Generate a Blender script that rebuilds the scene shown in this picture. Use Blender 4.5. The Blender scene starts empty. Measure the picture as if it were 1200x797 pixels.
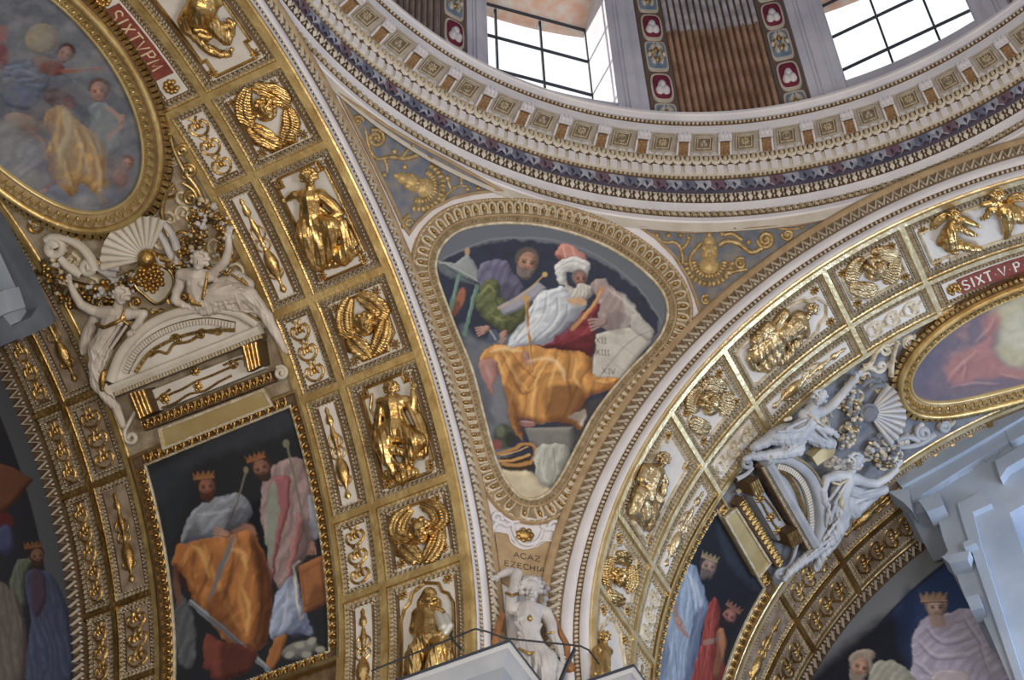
import bpy, bmesh, math, random
import numpy as np
from mathutils import Matrix, Vector
random.seed(7); RNG = np.random.default_rng(7)
PI = math.pi
S = 4.0                      # metres per arch radius; everything below is laid out in arch radii

# ------------------------------------------------------------------ camera, world, lights, exposure
CAM = dict(pos=(-1.59029, -0.128123, -2.516707), yaw=0.432043, pitch=0.873767, roll=-0.0426579, f=2120.519)
A = 1.182147                 # distance of the crossing's wall planes from its centre
SPH = math.sqrt(1.117**2 + A*A)   # radius of the pendentive sphere
def cam_frame():
    y, p, r = CAM['yaw'], CAM['pitch'], CAM['roll']
    fw = np.array([math.cos(y)*math.cos(p), math.sin(y)*math.cos(p), math.sin(p)])
    rt = np.array([math.sin(y), -math.cos(y), 0.0]); up = np.cross(rt, fw)
    return np.array(CAM['pos']), rt*math.cos(r)+up*math.sin(r), -rt*math.sin(r)+up*math.cos(r), fw
CC, CR, CU, CF = cam_frame()
scene = bpy.context.scene
COL = scene.collection
cd = bpy.data.cameras.new('camera'); co = bpy.data.objects.new('camera', cd); COL.objects.link(co)
cd.sensor_width = 36.0; cd.lens = CAM['f']/1200*36.0; cd.clip_end = 500; cd.clip_start = 0.05
co.matrix_world = Matrix(((CR[0], CU[0], -CF[0], CC[0]*S), (CR[1], CU[1], -CF[1], CC[1]*S), (CR[2], CU[2], -CF[2], CC[2]*S), (0, 0, 0, 1)))
scene.camera = co
scene.view_settings.view_transform = 'Standard'; scene.view_settings.look = 'None'
scene.view_settings.exposure = 0.08; scene.view_settings.gamma = 1.0
scene.cycles.max_bounces = 5; scene.cycles.diffuse_bounces = 3; scene.cycles.glossy_bounces = 3
scene.cycles.transmission_bounces = 4; scene.cycles.caustics_reflective = False; scene.cycles.caustics_refractive = False
scene.cycles.use_denoising = True
w = bpy.data.worlds.new('sky'); scene.world = w; w.use_nodes = True
wt = w.node_tree; bg = wt.nodes['Background']
tc = wt.nodes.new('ShaderNodeTexCoord'); sp = wt.nodes.new('ShaderNodeSeparateXYZ'); rp = wt.nodes.new('ShaderNodeValToRGB')
wt.links.new(tc.outputs['Generated'], sp.inputs[0]); wt.links.new(sp.outputs['Z'], rp.inputs[0])
rp.color_ramp.elements[0].position = 0.0; rp.color_ramp.elements[0].color = (0.30, 0.265, 0.235, 1)
rp.color_ramp.elements[1].position = 0.35; rp.color_ramp.elements[1].color = (0.90, 0.94, 1.0, 1)
wt.links.new(rp.outputs[0], bg.inputs[0]); bg.inputs[1].default_value = WORLD = 1.2
def area(name, loc, aim, size, power, col, sy=None):
    l = bpy.data.lights.new(name, 'AREA'); l.energy = power; l.color = col; l.size = size*S
    if sy: l.shape = 'RECTANGLE'; l.size_y = sy*S
    o = bpy.data.objects.new(name, l); COL.objects.link(o)
    o.location = Vector(loc)*S
    d = (Vector(aim)-Vector(loc)); o.rotation_euler = d.to_track_quat('-Z', 'Y').to_euler()
    return o
area('warm_fill', (-0.9, 0.5, -1.2), (0.95, 1.35, 0.8), 0.4, 270, (1.0, 0.85, 0.64))  # added warm fill, low in the crossing, to brighten the left vault
area('nave_fill', (-0.5, -1.0, -1.5), (1.2, 1.1, 0.9), 0.6, 420, (0.98, 0.95, 0.95))  # added unseen fill standing in for light bounced off the floor
area('window_daylight', (1.8, -0.35, 0.3), (1.5, 0.75, 0.7), 0.35, 85, (0.58, 0.74, 1.0))
sl = bpy.data.lights.new('sun', 'SUN'); sl.energy = 5.0; sl.angle = 0.02; sl.color = (1.0, 0.97, 0.92)
so = bpy.data.objects.new('sun', sl); COL.objects.link(so)
so.rotation_euler = Vector((-math.cos(1.25)*math.cos(.62), -math.sin(1.25)*math.cos(.62), -math.sin(.62))).to_track_quat('-Z', 'Y').to_euler()

# ------------------------------------------------------------------ materials
def nd(t, kind, **kw):
    n = t.nodes.new('ShaderNode'+kind)
    for k, v in kw.items(): setattr(n, k, v)
    return n
MATS = {}
def mat(name, col, rough=0.7, metal=0.0, col2=None, scale=3.0, bump=0.0, bscale=None, detail=4.0, spec=0.4):
    m = bpy.data.materials.new(name); m.use_nodes = True; t = m.node_tree; b = t.nodes['Principled BSDF']
    b.inputs['Base Color'].default_value = (*col, 1); b.inputs['Roughness'].default_value = rough; b.inputs['Metallic'].default_value = metal
    b.inputs['Specular IOR Level'].default_value = spec
    tcn = nd(t, 'TexCoord'); 
    n = nd(t, 'TexNoise'); n.inputs['Scale'].default_value = scale; n.inputs['Detail'].default_value = detail
    t.links.new(tcn.outputs['Object'], n.inputs['Vector'])
    if col2 is not None:
        r = nd(t, 'ValToRGB'); r.color_ramp.elements[0].position = 0.36; r.color_ramp.elements[1].position = 0.64
        r.color_ramp.elements[0].color = (*col2, 1); r.color_ramp.elements[1].color = (*col, 1)
        t.links.new(n.outputs['Fac'], r.inputs[0]); t.links.new(r.outputs[0], b.inputs['Base Color'])
    if bump:
        n2 = nd(t, 'TexNoise'); n2.inputs['Scale'].default_value = bscale or scale*6; n2.inputs['Detail'].default_value = 3
        t.links.new(tcn.outputs['Object'], n2.inputs['Vector'])
        bp = nd(t, 'Bump'); bp.inputs['Strength'].default_value = bump; bp.inputs['Distance'].default_value = 0.02
        t.links.new(n2.outputs['Fac'], bp.inputs['Height']); t.links.new(bp.outputs[0], b.inputs['Normal'])
    MATS[name] = m
    return m
GOLD = mat('gilding', (0.62, 0.42, 0.16), 0.40, 1.0, (0.38, 0.23, 0.08), 5, 0.5, 30)
GOLDB = mat('bright_gilding', (0.68, 0.52, 0.26), 0.40, 1.0, (0.46, 0.32, 0.14), 4, 0.3, 14)
GOLDF = mat('figure_gilding', (0.80, 0.57, 0.25), 0.36, 1.0, (0.50, 0.31, 0.11), 7, 0.6, 18)
PALE = mat('pale_gilt', (0.74, 0.67, 0.53), 0.55, 0.2, (0.50, 0.41, 0.26), 14, 0.3, 40)
CREAM = mat('cream_stucco', (0.70, 0.66, 0.58), 0.75, 0, (0.60, 0.55, 0.46), 4, 0.15, 30)
WHITE = mat('white_stucco', (0.78, 0.77, 0.80), 0.7, 0, (0.68, 0.67, 0.72), 2.5, 0.1, 20)
PANEL = mat('panel_white', (0.78, 0.75, 0.70), 0.7, 0, (0.66, 0.63, 0.58), 3, 0.1, 25)
MARBLE = mat('white_marble', (0.60, 0.58, 0.57), 0.55, 0, (0.46, 0.44, 0.44), 5, 0.12, 18)
OCHRE = mat('ochre_ground', (0.20, 0.13, 0.07), 0.8, 0, (0.12, 0.075, 0.04), 12, 0.3, 40)
UMBER = mat('umber_ground', (0.15, 0.095, 0.055), 0.8, 0, (0.09, 0.055, 0.035), 12, 0.3, 40)
BUFF = mat('buff_band', (0.46, 0.34, 0.20), 0.75, 0, (0.36, 0.25, 0.14), 8, 0.2, 30)
SLATE = mat('slate_blue_ground', (0.13, 0.155, 0.21), 0.8, 0, (0.23, 0.215, 0.20), 9, 0.1, 20)
SCROLLG = mat('scroll_gilt', (0.50, 0.38, 0.19), 0.45, 0.6, (0.32, 0.22, 0.10), 16, 0.4, 40)
ZIGG = mat('zigzag_ground', (0.25, 0.18, 0.11), 0.8, 0, (0.17, 0.12, 0.07), 10)
SOFG = mat('soffit_taupe', (0.52, 0.48, 0.44), 0.75, 0, (0.42, 0.37, 0.32), 8)
SOFF2 = mat('soffit_frame', (0.50, 0.46, 0.38), 0.7, 0, (0.36, 0.31, 0.24), 16)
VIOLET = mat('violet_ground', (0.085, 0.085, 0.14), 0.8, 0, (0.14, 0.11, 0.15), 3, 0.1, 20)
MAROON = mat('maroon_field', (0.24, 0.03, 0.06), 0.6, 0, (0.17, 0.02, 0.05), 6)
PLAQUE = mat('red_marble', (0.27, 0.075, 0.05), 0.5, 0, (0.19, 0.045, 0.035), 8)
BLUEGREY = mat('blue_lit_stone', (0.42, 0.48, 0.56), 0.7, 0, (0.32, 0.38, 0.47), 1.6, 0.1, 12)  # surround stone with the window's blue haze put into its colour
GREYW = mat('grey_pilaster', (0.74, 0.75, 0.86), 0.7, 0, (0.60, 0.61, 0.73), 1.5, 0.1, 12)
BROWNR = mat('brown_reeding', (0.56, 0.36, 0.25), 0.5, 0, (0.32, 0.18, 0.12), 3, 0.2, 20)
MARBW = mat('warm_lit_marble', (0.66, 0.60, 0.54), 0.5, 0, (0.50, 0.44, 0.38), 5, 0.12, 18)  # white marble warmed in colour for the left vault's warm light
GREYS = mat('cool_lit_stucco', (0.47, 0.48, 0.50), 0.7, 0, (0.36, 0.38, 0.41), 4, .1, 20)  # white stucco dimmed in colour for the right vault's cool light
IRON = mat('dark_iron', (0.05, 0.06, 0.08), 0.6, 0.2)
BLACK = mat('black_cable', (0.02, 0.02, 0.025), 0.5)
INK = mat('incised_letters', (0.10, 0.08, 0.08), 0.8)
LETG = mat('pale_lettering', (0.72, 0.55, 0.38), 0.6)
PINK = mat('pink_fresco', (0.85, 0.55, 0.42), 0.8, 0, (0.85, 0.80, 0.74), 6)
STONEB = mat('stone_blue', (0.30, 0.38, 0.48), 0.8, 0, (0.45, 0.46, 0.48), 8)
def vmat(name, rough=0.55, spec=0.25, canvas=0.12):
    m = bpy.data.materials.new(name); m.use_nodes = True; t = m.node_tree; b = t.nodes['Principled BSDF']
    a = nd(t, 'VertexColor'); a.layer_name = 'paint'
    t.links.new(a.outputs['Color'], b.inputs['Base Color']); b.inputs['Roughness'].default_value = rough; b.inputs['Specular IOR Level'].default_value = spec
    tcn = nd(t, 'TexCoord'); n = nd(t, 'TexNoise'); n.inputs['Scale'].default_value = 25; n.inputs['Detail'].default_value = 3
    t.links.new(tcn.outputs['Object'], n.inputs['Vector'])
    bp = nd(t, 'Bump'); bp.inputs['Strength'].default_value = canvas; bp.inputs['Distance'].default_value = 0.01
    t.links.new(n.outputs['Fac'], bp.inputs['Height']); t.links.new(bp.outputs[0], b.inputs['Normal'])
    return m
FRESCO = vmat('fresco_paint')
def glassmat():
    m = bpy.data.materials.new('window_glass'); m.use_nodes = True; t = m.node_tree
    b = t.nodes['Principled BSDF']; out = t.nodes['Material Output']
    tr = nd(t, 'BsdfTransparent'); gl = nd(t, 'BsdfGlossy'); gl.inputs['Roughness'].default_value = 0.05
    mx = nd(t, 'MixShader'); mx.inputs[0].default_value = 0.06
    t.links.new(tr.outputs[0], mx.inputs[1]); t.links.new(gl.outputs[0], mx.inputs[2]); t.links.new(mx.outputs[0], out.inputs['Surface'])
    return m
GLASS = glassmat()
CORNICE = mat('shaded_cornice', (0.42, 0.45, 0.50), 0.7, 0, (0.34, 0.37, 0.43), 2)  # white-grey cornice, shading of its underside put into the colour
FARF = mat('far_coffer_field_shade', (0.36, 0.29, 0.22), 0.8, 0, (0.22, 0.16, 0.11), 8)  # ornamented field, colour darkened for the shade deep in the vault
STONED = mat('shaded_stone', (0.17, 0.20, 0.25), 0.7, 0, (0.10, 0.12, 0.16), 2)  # darker copy of the surround stone: shade painted in at the left
RIBG = mat('rib_gilding', (0.82, 0.62, 0.28), 0.42, 0.8, (0.56, 0.38, 0.15), 5, 0.3, 20)
TABG = mat('tablet_gilt', (0.80, 0.66, 0.34), 0.38, 0.6, (0.66, 0.50, 0.22), 3)
RIBR = mat('rib_lit_gilding', (0.95, 0.80, 0.50), 0.38, 0.75, (0.74, 0.58, 0.30), 5, 0.3, 20)  # rib gilding brightened in colour where the right vault is lit

# ------------------------------------------------------------------ surfaces: maps from (s, t, h) to space and from picture points to (s, t)
def ray(x, y):
    d = CF*CAM['f'] + CR*(x-600) - CU*(y-398.5)
    return d/np.linalg.norm(d)
def nrm(v): return v/np.maximum(np.linalg.norm(v, axis=-1, keepdims=True), 1e-12)
class Barrel:
    """s runs into the side chapel from the arch face, t is the angle above the springing, h stands proud"""
    def __init__(self, side): self.sw = side == 'R'
    def fix(self, P):
        if self.sw: P = P[..., [1, 0, 2]]
        return P
    def pos(self, s, t, h=0.0):
        s, t, h = np.broadcast_arrays(np.asarray(s, float), np.asarray(t, float), np.asarray(h, float))
        rr = 1-h; c = np.where(t < 0, 1.0, np.cos(t)); z = np.where(t < 0, t, rr*np.sin(t))
        return self.fix(np.stack([rr*c, A+s, z], -1))
    def nor(self, s, t):
        s, t = np.broadcast_arrays(np.asarray(s, float), np.asarray(t, float))
        c = np.where(t < 0, 1.0, np.cos(t)); z = np.where(t < 0, 0.0, np.sin(t))
        return self.fix(np.stack([-c, 0*c, -z], -1))
    def px(self, x, y, h=0.0):
        d = ray(x, y); c = CC.copy()
        if self.sw: d = d[[1, 0, 2]]; c = c[[1, 0, 2]]
        r = 1-h; a = d[0]**2+d[2]**2; b = c[0]*d[0]+c[2]*d[2]; k = c[0]**2+c[2]**2-r*r
        t = (-b+math.sqrt(max(b*b-a*k, 0)))/a; P = c+t*d
        if P[2] < 0:
            t = (r-c[0])/d[0]; P = c+t*d; return P[1]-A, P[2]
        return P[1]-A, math.atan2(P[2], P[0])
class Sphere:
    """the pendentive: gnomonic s (right), t (up) about a direction"""
    def __init__(self, az=PI/4, el=0.5, R=SPH):
        self.R = R
        self.c = np.array([math.cos(az)*math.cos(el), math.sin(az)*math.cos(el), math.sin(el)])
        self.e1 = np.array([math.sin(az), -math.cos(az), 0.0]); self.e2 = np.cross(self.e1, self.c)
    def pos(self, s, t, h=0.0):
        s, t, h = np.broadcast_arrays(np.asarray(s, float), np.asarray(t, float), np.asarray(h, float))
        d = nrm(self.c+s[..., None]*self.e1+t[..., None]*self.e2)
        return d*(self.R-h)[..., None]
    def nor(self, s, t):
        s, t = np.broadcast_arrays(np.asarray(s, float), np.asarray(t, float))
        return -nrm(self.c+s[..., None]*self.e1+t[..., None]*self.e2)
    def st(self, P):
        k = P@self.c; return float(P@self.e1/k), float(P@self.e2/k)
    def px(self, x, y, h=0.0):
        d = ray(x, y); r = self.R-h; b = CC@d; k = CC@CC-r*r
        return self.st(CC+(-b+math.sqrt(b*b-k))*d)
class Plane:
    def __init__(self, o, e1, e2, n): self.o, self.e1, self.e2, self.n = [np.array(q, float) for q in (o, e1, e2, n)]
    def pos(self, s, t, h=0.0):
        s, t, h = np.broadcast_arrays(np.asarray(s, float), np.asarray(t, float), np.asarray(h, float))
        return self.o+s[..., None]*self.e1+t[..., None]*self.e2+h[..., None]*self.n
    def nor(self, s, t): return np.broadcast_to(self.n, np.shape(np.asarray(s, float))+(3,)).copy()
    def px(self, x, y, h=0.0):
        d = ray(x, y); o = self.o+h*self.n; k = ((o-CC)@self.n)/(d@self.n); P = CC+k*d-self.o
        return float(P@self.e1), float(P@self.e2)
class Ring:
    """a band of the round entablature between profile points (radius, height); s = azimuth, t = 0..1 along the profile"""
    def __init__(self, p0, p1): self.p0, self.p1 = np.array(p0, float), np.array(p1, float); d = self.p1-self.p0; d /= np.linalg.norm(d); self.nn = np.array([-d[1], d[0]])
    def pos(self, s, t, h=0.0):
        s, t, h = np.broadcast_arrays(np.asarray(s, float), np.asarray(t, float), np.asarray(h, float))
        q = self.p0+(self.p1-self.p0)*t[..., None]+self.nn*h[..., None]
        return np.stack([q[..., 0]*np.cos(s), q[..., 0]*np.sin(s), q[..., 1]], -1)
    def nor(self, s, t):
        s = np.asarray(s, float); return np.stack([self.nn[0]*np.cos(s), self.nn[0]*np.sin(s), self.nn[1]+0*s], -1)
BL, BR, SP = Barrel('L'), Barrel('R'), Sphere()
FACE_L = Plane((0, A, 0), (1, 0, 0), (0, 0, 1), (0, -1, 0)); FACE_R = Plane((A, 0, 0), (0, 1, 0), (0, 0, 1), (-1, 0, 0))

# ------------------------------------------------------------------ mesh building
class MB:
    def __init__(self): self.V = []; self.F = []; self.M = []; self.n = 0
    def add(self, V, F, m=0):
        V = np.asarray(V, float).reshape(-1, 3); k = self.n
        self.V.append(V); self.F += [tuple(i+k for i in f) for f in F]; self.M += [m]*len(F); self.n += len(V)
        return self
    def grid(self, P, m=0, cu=False, cv=False):
        P = np.asarray(P, float); a, b = P.shape[:2]; F = []
        for i in range(a if cu else a-1):
            i2 = (i+1) % a
            for j in range(b if cv else b-1):
                j2 = (j+1) % b; F.append((i*b+j, i2*b+j, i2*b+j2, i*b+j2))
        return self.add(P.reshape(-1, 3), F, m)
    def box(self, surf, s0, s1, t0, t1, h0, h1, ns=1, nt=1, m=0, inset=0.0):
        """a board lying on a surface, its top inset for a chamfer"""
        ns += 1; nt += 1
        ss = np.linspace(s0, s1, ns); tt = np.linspace(t0, t1, nt)
        s2 = np.linspace(s0+inset, s1-inset, ns); t2 = np.linspace(t0+inset, t1-inset, nt)
        G, T = np.meshgrid(ss, tt, indexing='ij'); G2, T2 = np.meshgrid(s2, t2, indexing='ij')
        lo = surf.pos(G, T, h0); hi = surf.pos(G2, T2, h1)
        self.grid(hi, m)
        for L, H in ((lo[0], hi[0]), (lo[-1], hi[-1]), (lo[:, 0], hi[:, 0]), (lo[:, -1], hi[:, -1])): self.grid(np.stack([L, H]), m)
        return self
    def build(self, name, mt, parent=None, smooth=False, loc=None, merge=False):
        me = bpy.data.meshes.new(name)
        V = np.concatenate(self.V)*S if self.V else np.zeros((0, 3))
        off = np.zeros(3)
        if parent is not None: off = np.array(WLOC.get(parent.name, (0, 0, 0)))
        elif loc is not None: off = np.array(loc)*S
        elif len(V): off = V.mean(0)
        me.from_pydata((V-off).tolist(), [], self.F)
        for q in (mt if isinstance(mt, (list, tuple)) else [mt]): me.materials.append(q)
        if any(self.M): me.polygons.foreach_set('material_index', self.M)
        if smooth: me.polygons.foreach_set('use_smooth', [True]*len(me.polygons))
        bm = bmesh.new(); bm.from_mesh(me)
        if merge: bmesh.ops.remove_doubles(bm, verts=bm.verts, dist=1e-5*S)
        bmesh.ops.recalc_face_normals(bm, faces=bm.faces); bm.to_mesh(me); bm.free()
        o = bpy.data.objects.new(name, me); COL.objects.link(o)
        if parent is not None: o.parent = parent; WLOC[o.name] = tuple(off)
        else: o.location = off; WLOC[o.name] = tuple(off)
        return o
WLOC = {}
def tag(o, label=None, cat=None, group=None, kind=None):
    if label: o['label'] = label
    if cat: o['category'] = cat
    if group: o['group'] = group
    if kind: o['kind'] = kind
    return o
def thing(name, P, label=None, cat=None, group=None, kind=None):
    o = bpy.data.objects.new(name, None); COL.objects.link(o); o.empty_display_size = 0.1
    o.location = np.asarray(P)*S; WLOC[o.name] = tuple(np.asarray(P)*S)
    return tag(o, label, cat, group, kind)
def inst(src, parent, P, X, Y, Z, name=None, mirror=False):
    """another object on the same mesh, standing at P with the given axes"""
    o = bpy.data.objects.new(name or src.name.split('.')[0], src); COL.objects.link(o); o.parent = parent
    q = (np.asarray(P)*S-np.array(WLOC[parent.name])); sc = 1
    o.matrix_local = Matrix([[X[i], Y[i], Z[i], q[i]] for i in range(3)]+[[0, 0, 0, 1]])
    return o
def local_mesh(name, mb, mt, smooth=True):
    """mesh data in its own axes (scaled to metres), for inst()"""
    me = bpy.data.meshes.new(name); V = np.concatenate(mb.V)*S
    me.from_pydata(V.tolist(), [], mb.F)
    for q in (mt if isinstance(mt, (list, tuple)) else [mt]): me.materials.append(q)
    if any(mb.M): me.polygons.foreach_set('material_index', mb.M)
    if smooth: me.polygons.foreach_set('use_smooth', [True]*len(me.polygons))
    return me
def frame_at(surf, s, t, up=None):
    """surface point with axes X (along s), Y, Z = outward normal"""
    P = surf.pos(s, t); N = nrm(surf.nor(s, t)); e = 1e-4
    if up is None: Y = nrm(surf.pos(s, t+e)-P)
    else: Y = nrm(up-N*(up@N))
    Y = nrm(Y-N*(Y@N)); X = np.cross(Y, N)
    return P, X, Y, N

class Path:
    """a line on a surface with frames; at(a, b, h): a along it, b to its left, h proud"""
    def __init__(self, surf, pts, closed=False, smooth=False, step=0.02, fillet=False):
        pts = [tuple(p) for p in pts]; n = len(pts); Q = []; C = []
        if smooth:
            P = np.array(pts, float)
            seg = n if closed else n-1
            for i in range(seg):
                if closed: p0, p1, p2, p3 = P[(i-1) % n], P[i], P[(i+1) % n], P[(i+2) % n]
                else: p0, p1, p2, p3 = P[max(i-1, 0)], P[i], P[i+1], P[min(i+2, n-1)]
                m = max(2, int(np.linalg.norm(p2-p1)/step))
                for u in np.arange(m)/m:
                    Q.append(0.5*((2*p1)+(-p0+p2)*u+(2*p0-5*p1+4*p2-p3)*u*u+(-p0+3*p1-3*p2+p3)*u**3))
            if not closed: Q.append(P[-1])
        else:
            seg = n if closed else n-1
            for i in range(seg):
                p, q = np.array(pts[i], float), np.array(pts[(i+1) % n], float)
                m = max(1, int(math.ceil(np.linalg.norm(q-p)/step)))
                for u in np.arange(m)/m: Q.append(p+(q-p)*u)
            if not closed: Q.append(np.array(pts[-1], float))
        Q = np.array(Q); self.closed = closed
        P = surf.pos(Q[:, 0], Q[:, 1]); N = nrm(surf.nor(Q[:, 0], Q[:, 1]))
        if closed:
            d0 = nrm(P-np.roll(P, 1, 0)); d1 = nrm(np.roll(P, -1, 0)-P)
        else:
            d1 = nrm(np.concatenate([P[1:]-P[:-1], P[-1:]-P[-2:-1]])); d0 = np.concatenate([d1[:1], d1[:-1]])
        T = nrm(d0+d1); B = nrm(np.cross(N, T)); cs = np.clip(np.sqrt(np.clip((1+(d0*d1).sum(1))/2, 0, 1)), 0.35, 1)
        self.P, self.N, self.B = P, N, B/cs[:, None]
        if closed:
            self.P = np.concatenate([P, P[:1]]); self.N = np.concatenate([N, N[:1]]); self.B = np.concatenate([self.B, self.B[:1]])
        self.L = np.concatenate([[0], np.cumsum(np.linalg.norm(self.P[1:]-self.P[:-1], axis=1))]); self.len = self.L[-1]
    def at(self, a, b, h):
        a = np.asarray(a, float)
        i = np.clip(np.searchsorted(self.L, a, side='right')-1, 0, len(self.L)-2)
        u = ((a-self.L[i])/np.maximum(self.L[i+1]-self.L[i], 1e-9))[..., None]
        f = lambda X: X[i]*(1-u)+X[i+1]*u
        return f(self.P)+f(self.B)*np.asarray(b, float)[..., None]+f(self.N)*np.asarray(h, float)[..., None]
    def frame(self, a, b=0.0, h=0.0):
        P = self.at(a, b, h); e = 1e-4
        T = nrm(self.at(min(a+e, self.len), b, h)-self.at(max(a-e, 0), b, h))
        i = int(np.clip(np.searchsorted(self.L, a)-1, 0, len(self.L)-2)); N = nrm(self.N[i]); N = nrm(N-T*(N@T))
        return P, T, np.cross(N, T), N
def sweep(mb, path, prof, m=0, close=False):
    P = np.stack([path.P+path.B*b+path.N*h for b, h in prof], 1)
    if path.closed: P = P[:-1]
    mb.grid(P, m, cu=path.closed, cv=close)
    if not path.closed and not close:
        pass
    return mb
def tile(mb, path, tm, pitch, b0, b1, h0, h1, m=0, a0=None, a1=None, stretch=True):
    a0 = 0 if a0 is None else a0; a1 = path.len if a1 is None else a1
    n = max(1, int(round((a1-a0)/pitch))); pitch = (a1-a0)/n
    V, F = tm; V = np.array(V, float); k = np.arange(n)[:, None]
    P = path.at(a0+(k+V[None, :, 0])*pitch, np.broadcast_to(b0+(b1-b0)*V[None, :, 1], (n, len(V))), np.broadcast_to(h0+(h1-h0)*V[None, :, 2], (n, len(V))))
    F2 = [tuple(q+i*len(V) for q in f) for i in range(n) for f in F]
    return mb.add(P, F2, m)
# unit-cell ornaments (a, b, h in 0..1)
def ribbon(pts, w, closed=False):
    pts = np.array(pts, float); n = len(pts); V = []; F = []
    for i in range(n):
        a, b = pts[max(i-1, 0)], pts[min(i+1, n-1)]
        if closed: a, b = pts[i-1], pts[(i+1) % n]
        d = (b-a)/max(np.linalg.norm(b-a), 1e-9); q = np.array([-d[1], d[0]])*w/2
        V += [(*(pts[i]-q), 0), (*pts[i], 1), (*(pts[i]+q), 0)]
    for i in range(n if closed else n-1):
        j = (i+1) % n
        F += [(3*i, 3*j, 3*j+1, 3*i+1), (3*i+1, 3*j+1, 3*j+2, 3*i+2)]
    return V, F
def join(*ts):
    V = []; F = []
    for v, f in ts: k = len(V); V += list(v); F += [tuple(i+k for i in q) for q in f]
    return V, F
def dome_t(cx, cy, rx, ry, hh=1.0, n=8, h0=0.0):
    V = [(cx+rx*math.cos(2*PI*i/n), cy+ry*math.sin(2*PI*i/n), h0) for i in range(n)]
    V += [(cx+.7*rx*math.cos(2*PI*i/n), cy+.7*ry*math.sin(2*PI*i/n), h0+(hh-h0)*.7) for i in range(n)]+[(cx, cy, hh)]
    F = [(i, (i+1) % n, n+(i+1) % n, n+i) for i in range(n)]+[(n+i, n+(i+1) % n, 2*n) for i in range(n)]
    return V, F
T_ZIG = ribbon([(0, 0.05), (0.5, 0.95), (1, 0.05)], 0.26)
T_ZIG2 = join(ribbon([(0, 0.05), (0.5, 0.95), (1, 0.05)], 0.22), dome_t(0.5, 0.2, 0.16, 0.16, 0.8, 5), dome_t(0.0, 0.8, 0.16, 0.16, 0.8, 5))
T_ZIG3 = join(ribbon([(0, 0.05), (0.5, 0.95), (1, 0.05)], 0.16), dome_t(0.5, 0.2, 0.12, 0.14, 0.6, 5))
T_ARCH = join(ribbon([(0.08, 0), (0.1, 0.55), (0.5, 0.95), (0.9, 0.55), (0.92, 0)], 0.2), dome_t(0.5, 0.35, 0.18, 0.25, 0.8, 5))
T_BEAD = dome_t(0.5, 0.5, 0.36, 0.45, 1, 6)
T_LEAF = join(([(0.5, 0, 0), (0.22, 0.3, .4), (0.36, .62, .5), (.2, .95, .2), (0.5, .8, .6), (0.8, .95, .2), (.64, .62, .5), (0.78, 0.3, .4), (0.5, 0.45, 1)], [(i, (i+1) % 8, 8) for i in range(8)]), dome_t(0.0, 0.75, 0.14, 0.2, .8, 5), dome_t(0.0, 0.25, 0.1, 0.14, .6, 5))
T_DENT = ([(0.15, 0, 0), (0.85, 0, 0), (0.85, 1, 0), (0.15, 1, 0), (0.15, 0, 1), (0.85, 0, 1), (0.85, 1, 1), (0.15, 1, 1)], [(4, 5, 6, 7), (0, 1, 5, 4), (1, 2, 6, 5), (2, 3, 7, 6), (3, 0, 4, 7)])
T_CURL = join(ribbon([(0.05, .2), (.3, .85), (.7, .8), (.75, .4), (.5, .3), (.42, .5)], 0.2), dome_t(0.9, 0.35, 0.14, 0.3, .8, 5))
T_ACAN = join(*[([(x, 0, 0), (x-w, .5, .5), (x-w*.5, h, .2), (x+w*.5, h, .2), (x+w, .5, .5), (x, .5, 1)], [(0, 4, 5), (4, 3, 5), (3, 2, 5), (2, 1, 5), (1, 0, 5)]) for x, w, h in ((.22, .16, .75), (.5, .2, 1), (.8, .16, .75))])
def rect_sides(surf, s0, s1, t0, t1, step=0.03):
    """four mitred-free straight sides, each running anticlockwise with its left side facing in"""
    c = [(s0, t0), (s1, t0), (s1, t1), (s0, t1)]
    return [Path(surf, [c[i], c[(i+1) % 4]], step=step) for i in range(4)]
Barrel.hand = property(lambda self: 1 if self.sw else -1); Sphere.hand = 1; Ring.hand = -1
Plane.hand = property(lambda self: 1 if np.dot(np.cross(self.e1, self.e2), self.n) > 0 else -1)
def ccw(surf, pts): return list(pts) if surf.hand > 0 else list(pts)[::-1]
def rpath(surf, s0, s1, t0, t1, step=0.03): return Path(surf, ccw(surf, [(s0, t0), (s1, t0), (s1, t1), (s0, t1)]), closed=True, step=step)
def rsides(surf, s0, s1, t0, t1, step=0.03):
    c = ccw(surf, [(s0, t0), (s1, t0), (s1, t1), (s0, t1)])
    return [Path(surf, [c[i], c[(i+1) % 4]], step=step) for i in range(4)]
# ================================================================== the structure
D2R = PI/180
TB, TT = -0.75, 2.35          # angular extent of the vaults that is built
def strip(name, path, tm, pitch, b0, b1, h0, h1, mt, parent, a0=None, a1=None, smooth=False):
    o = MB(); tile(o, path, tm, pitch, b0, b1, h0, h1, a0=a0, a1=a1)
    return tag(o.build(name, mt, parent, smooth), kind='stuff')
# --- the two short barrel vaults, as shells with thickness
def vault(name, surf, s1):
    m = MB(); ss = np.linspace(0, s1, 14); tt = np.linspace(TB, TT, 90)
    G, T = np.meshgrid(ss, tt, indexing='ij')
    a = surf.pos(G, T, -0.004); b = surf.pos(G, T, -0.06)
    m.grid(a); m.grid(b)
    for L, H in ((a[0], b[0]), (a[-1], b[-1]), (a[:, 0], b[:, 0]), (a[:, -1], b[:, -1])): m.grid(np.stack([L, H]))
    return tag(m.build(name, OCHRE), kind='structure')
VL = vault('ceiling', BL, 1.1); VR = vault('ceiling', BR, 1.1)
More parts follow.
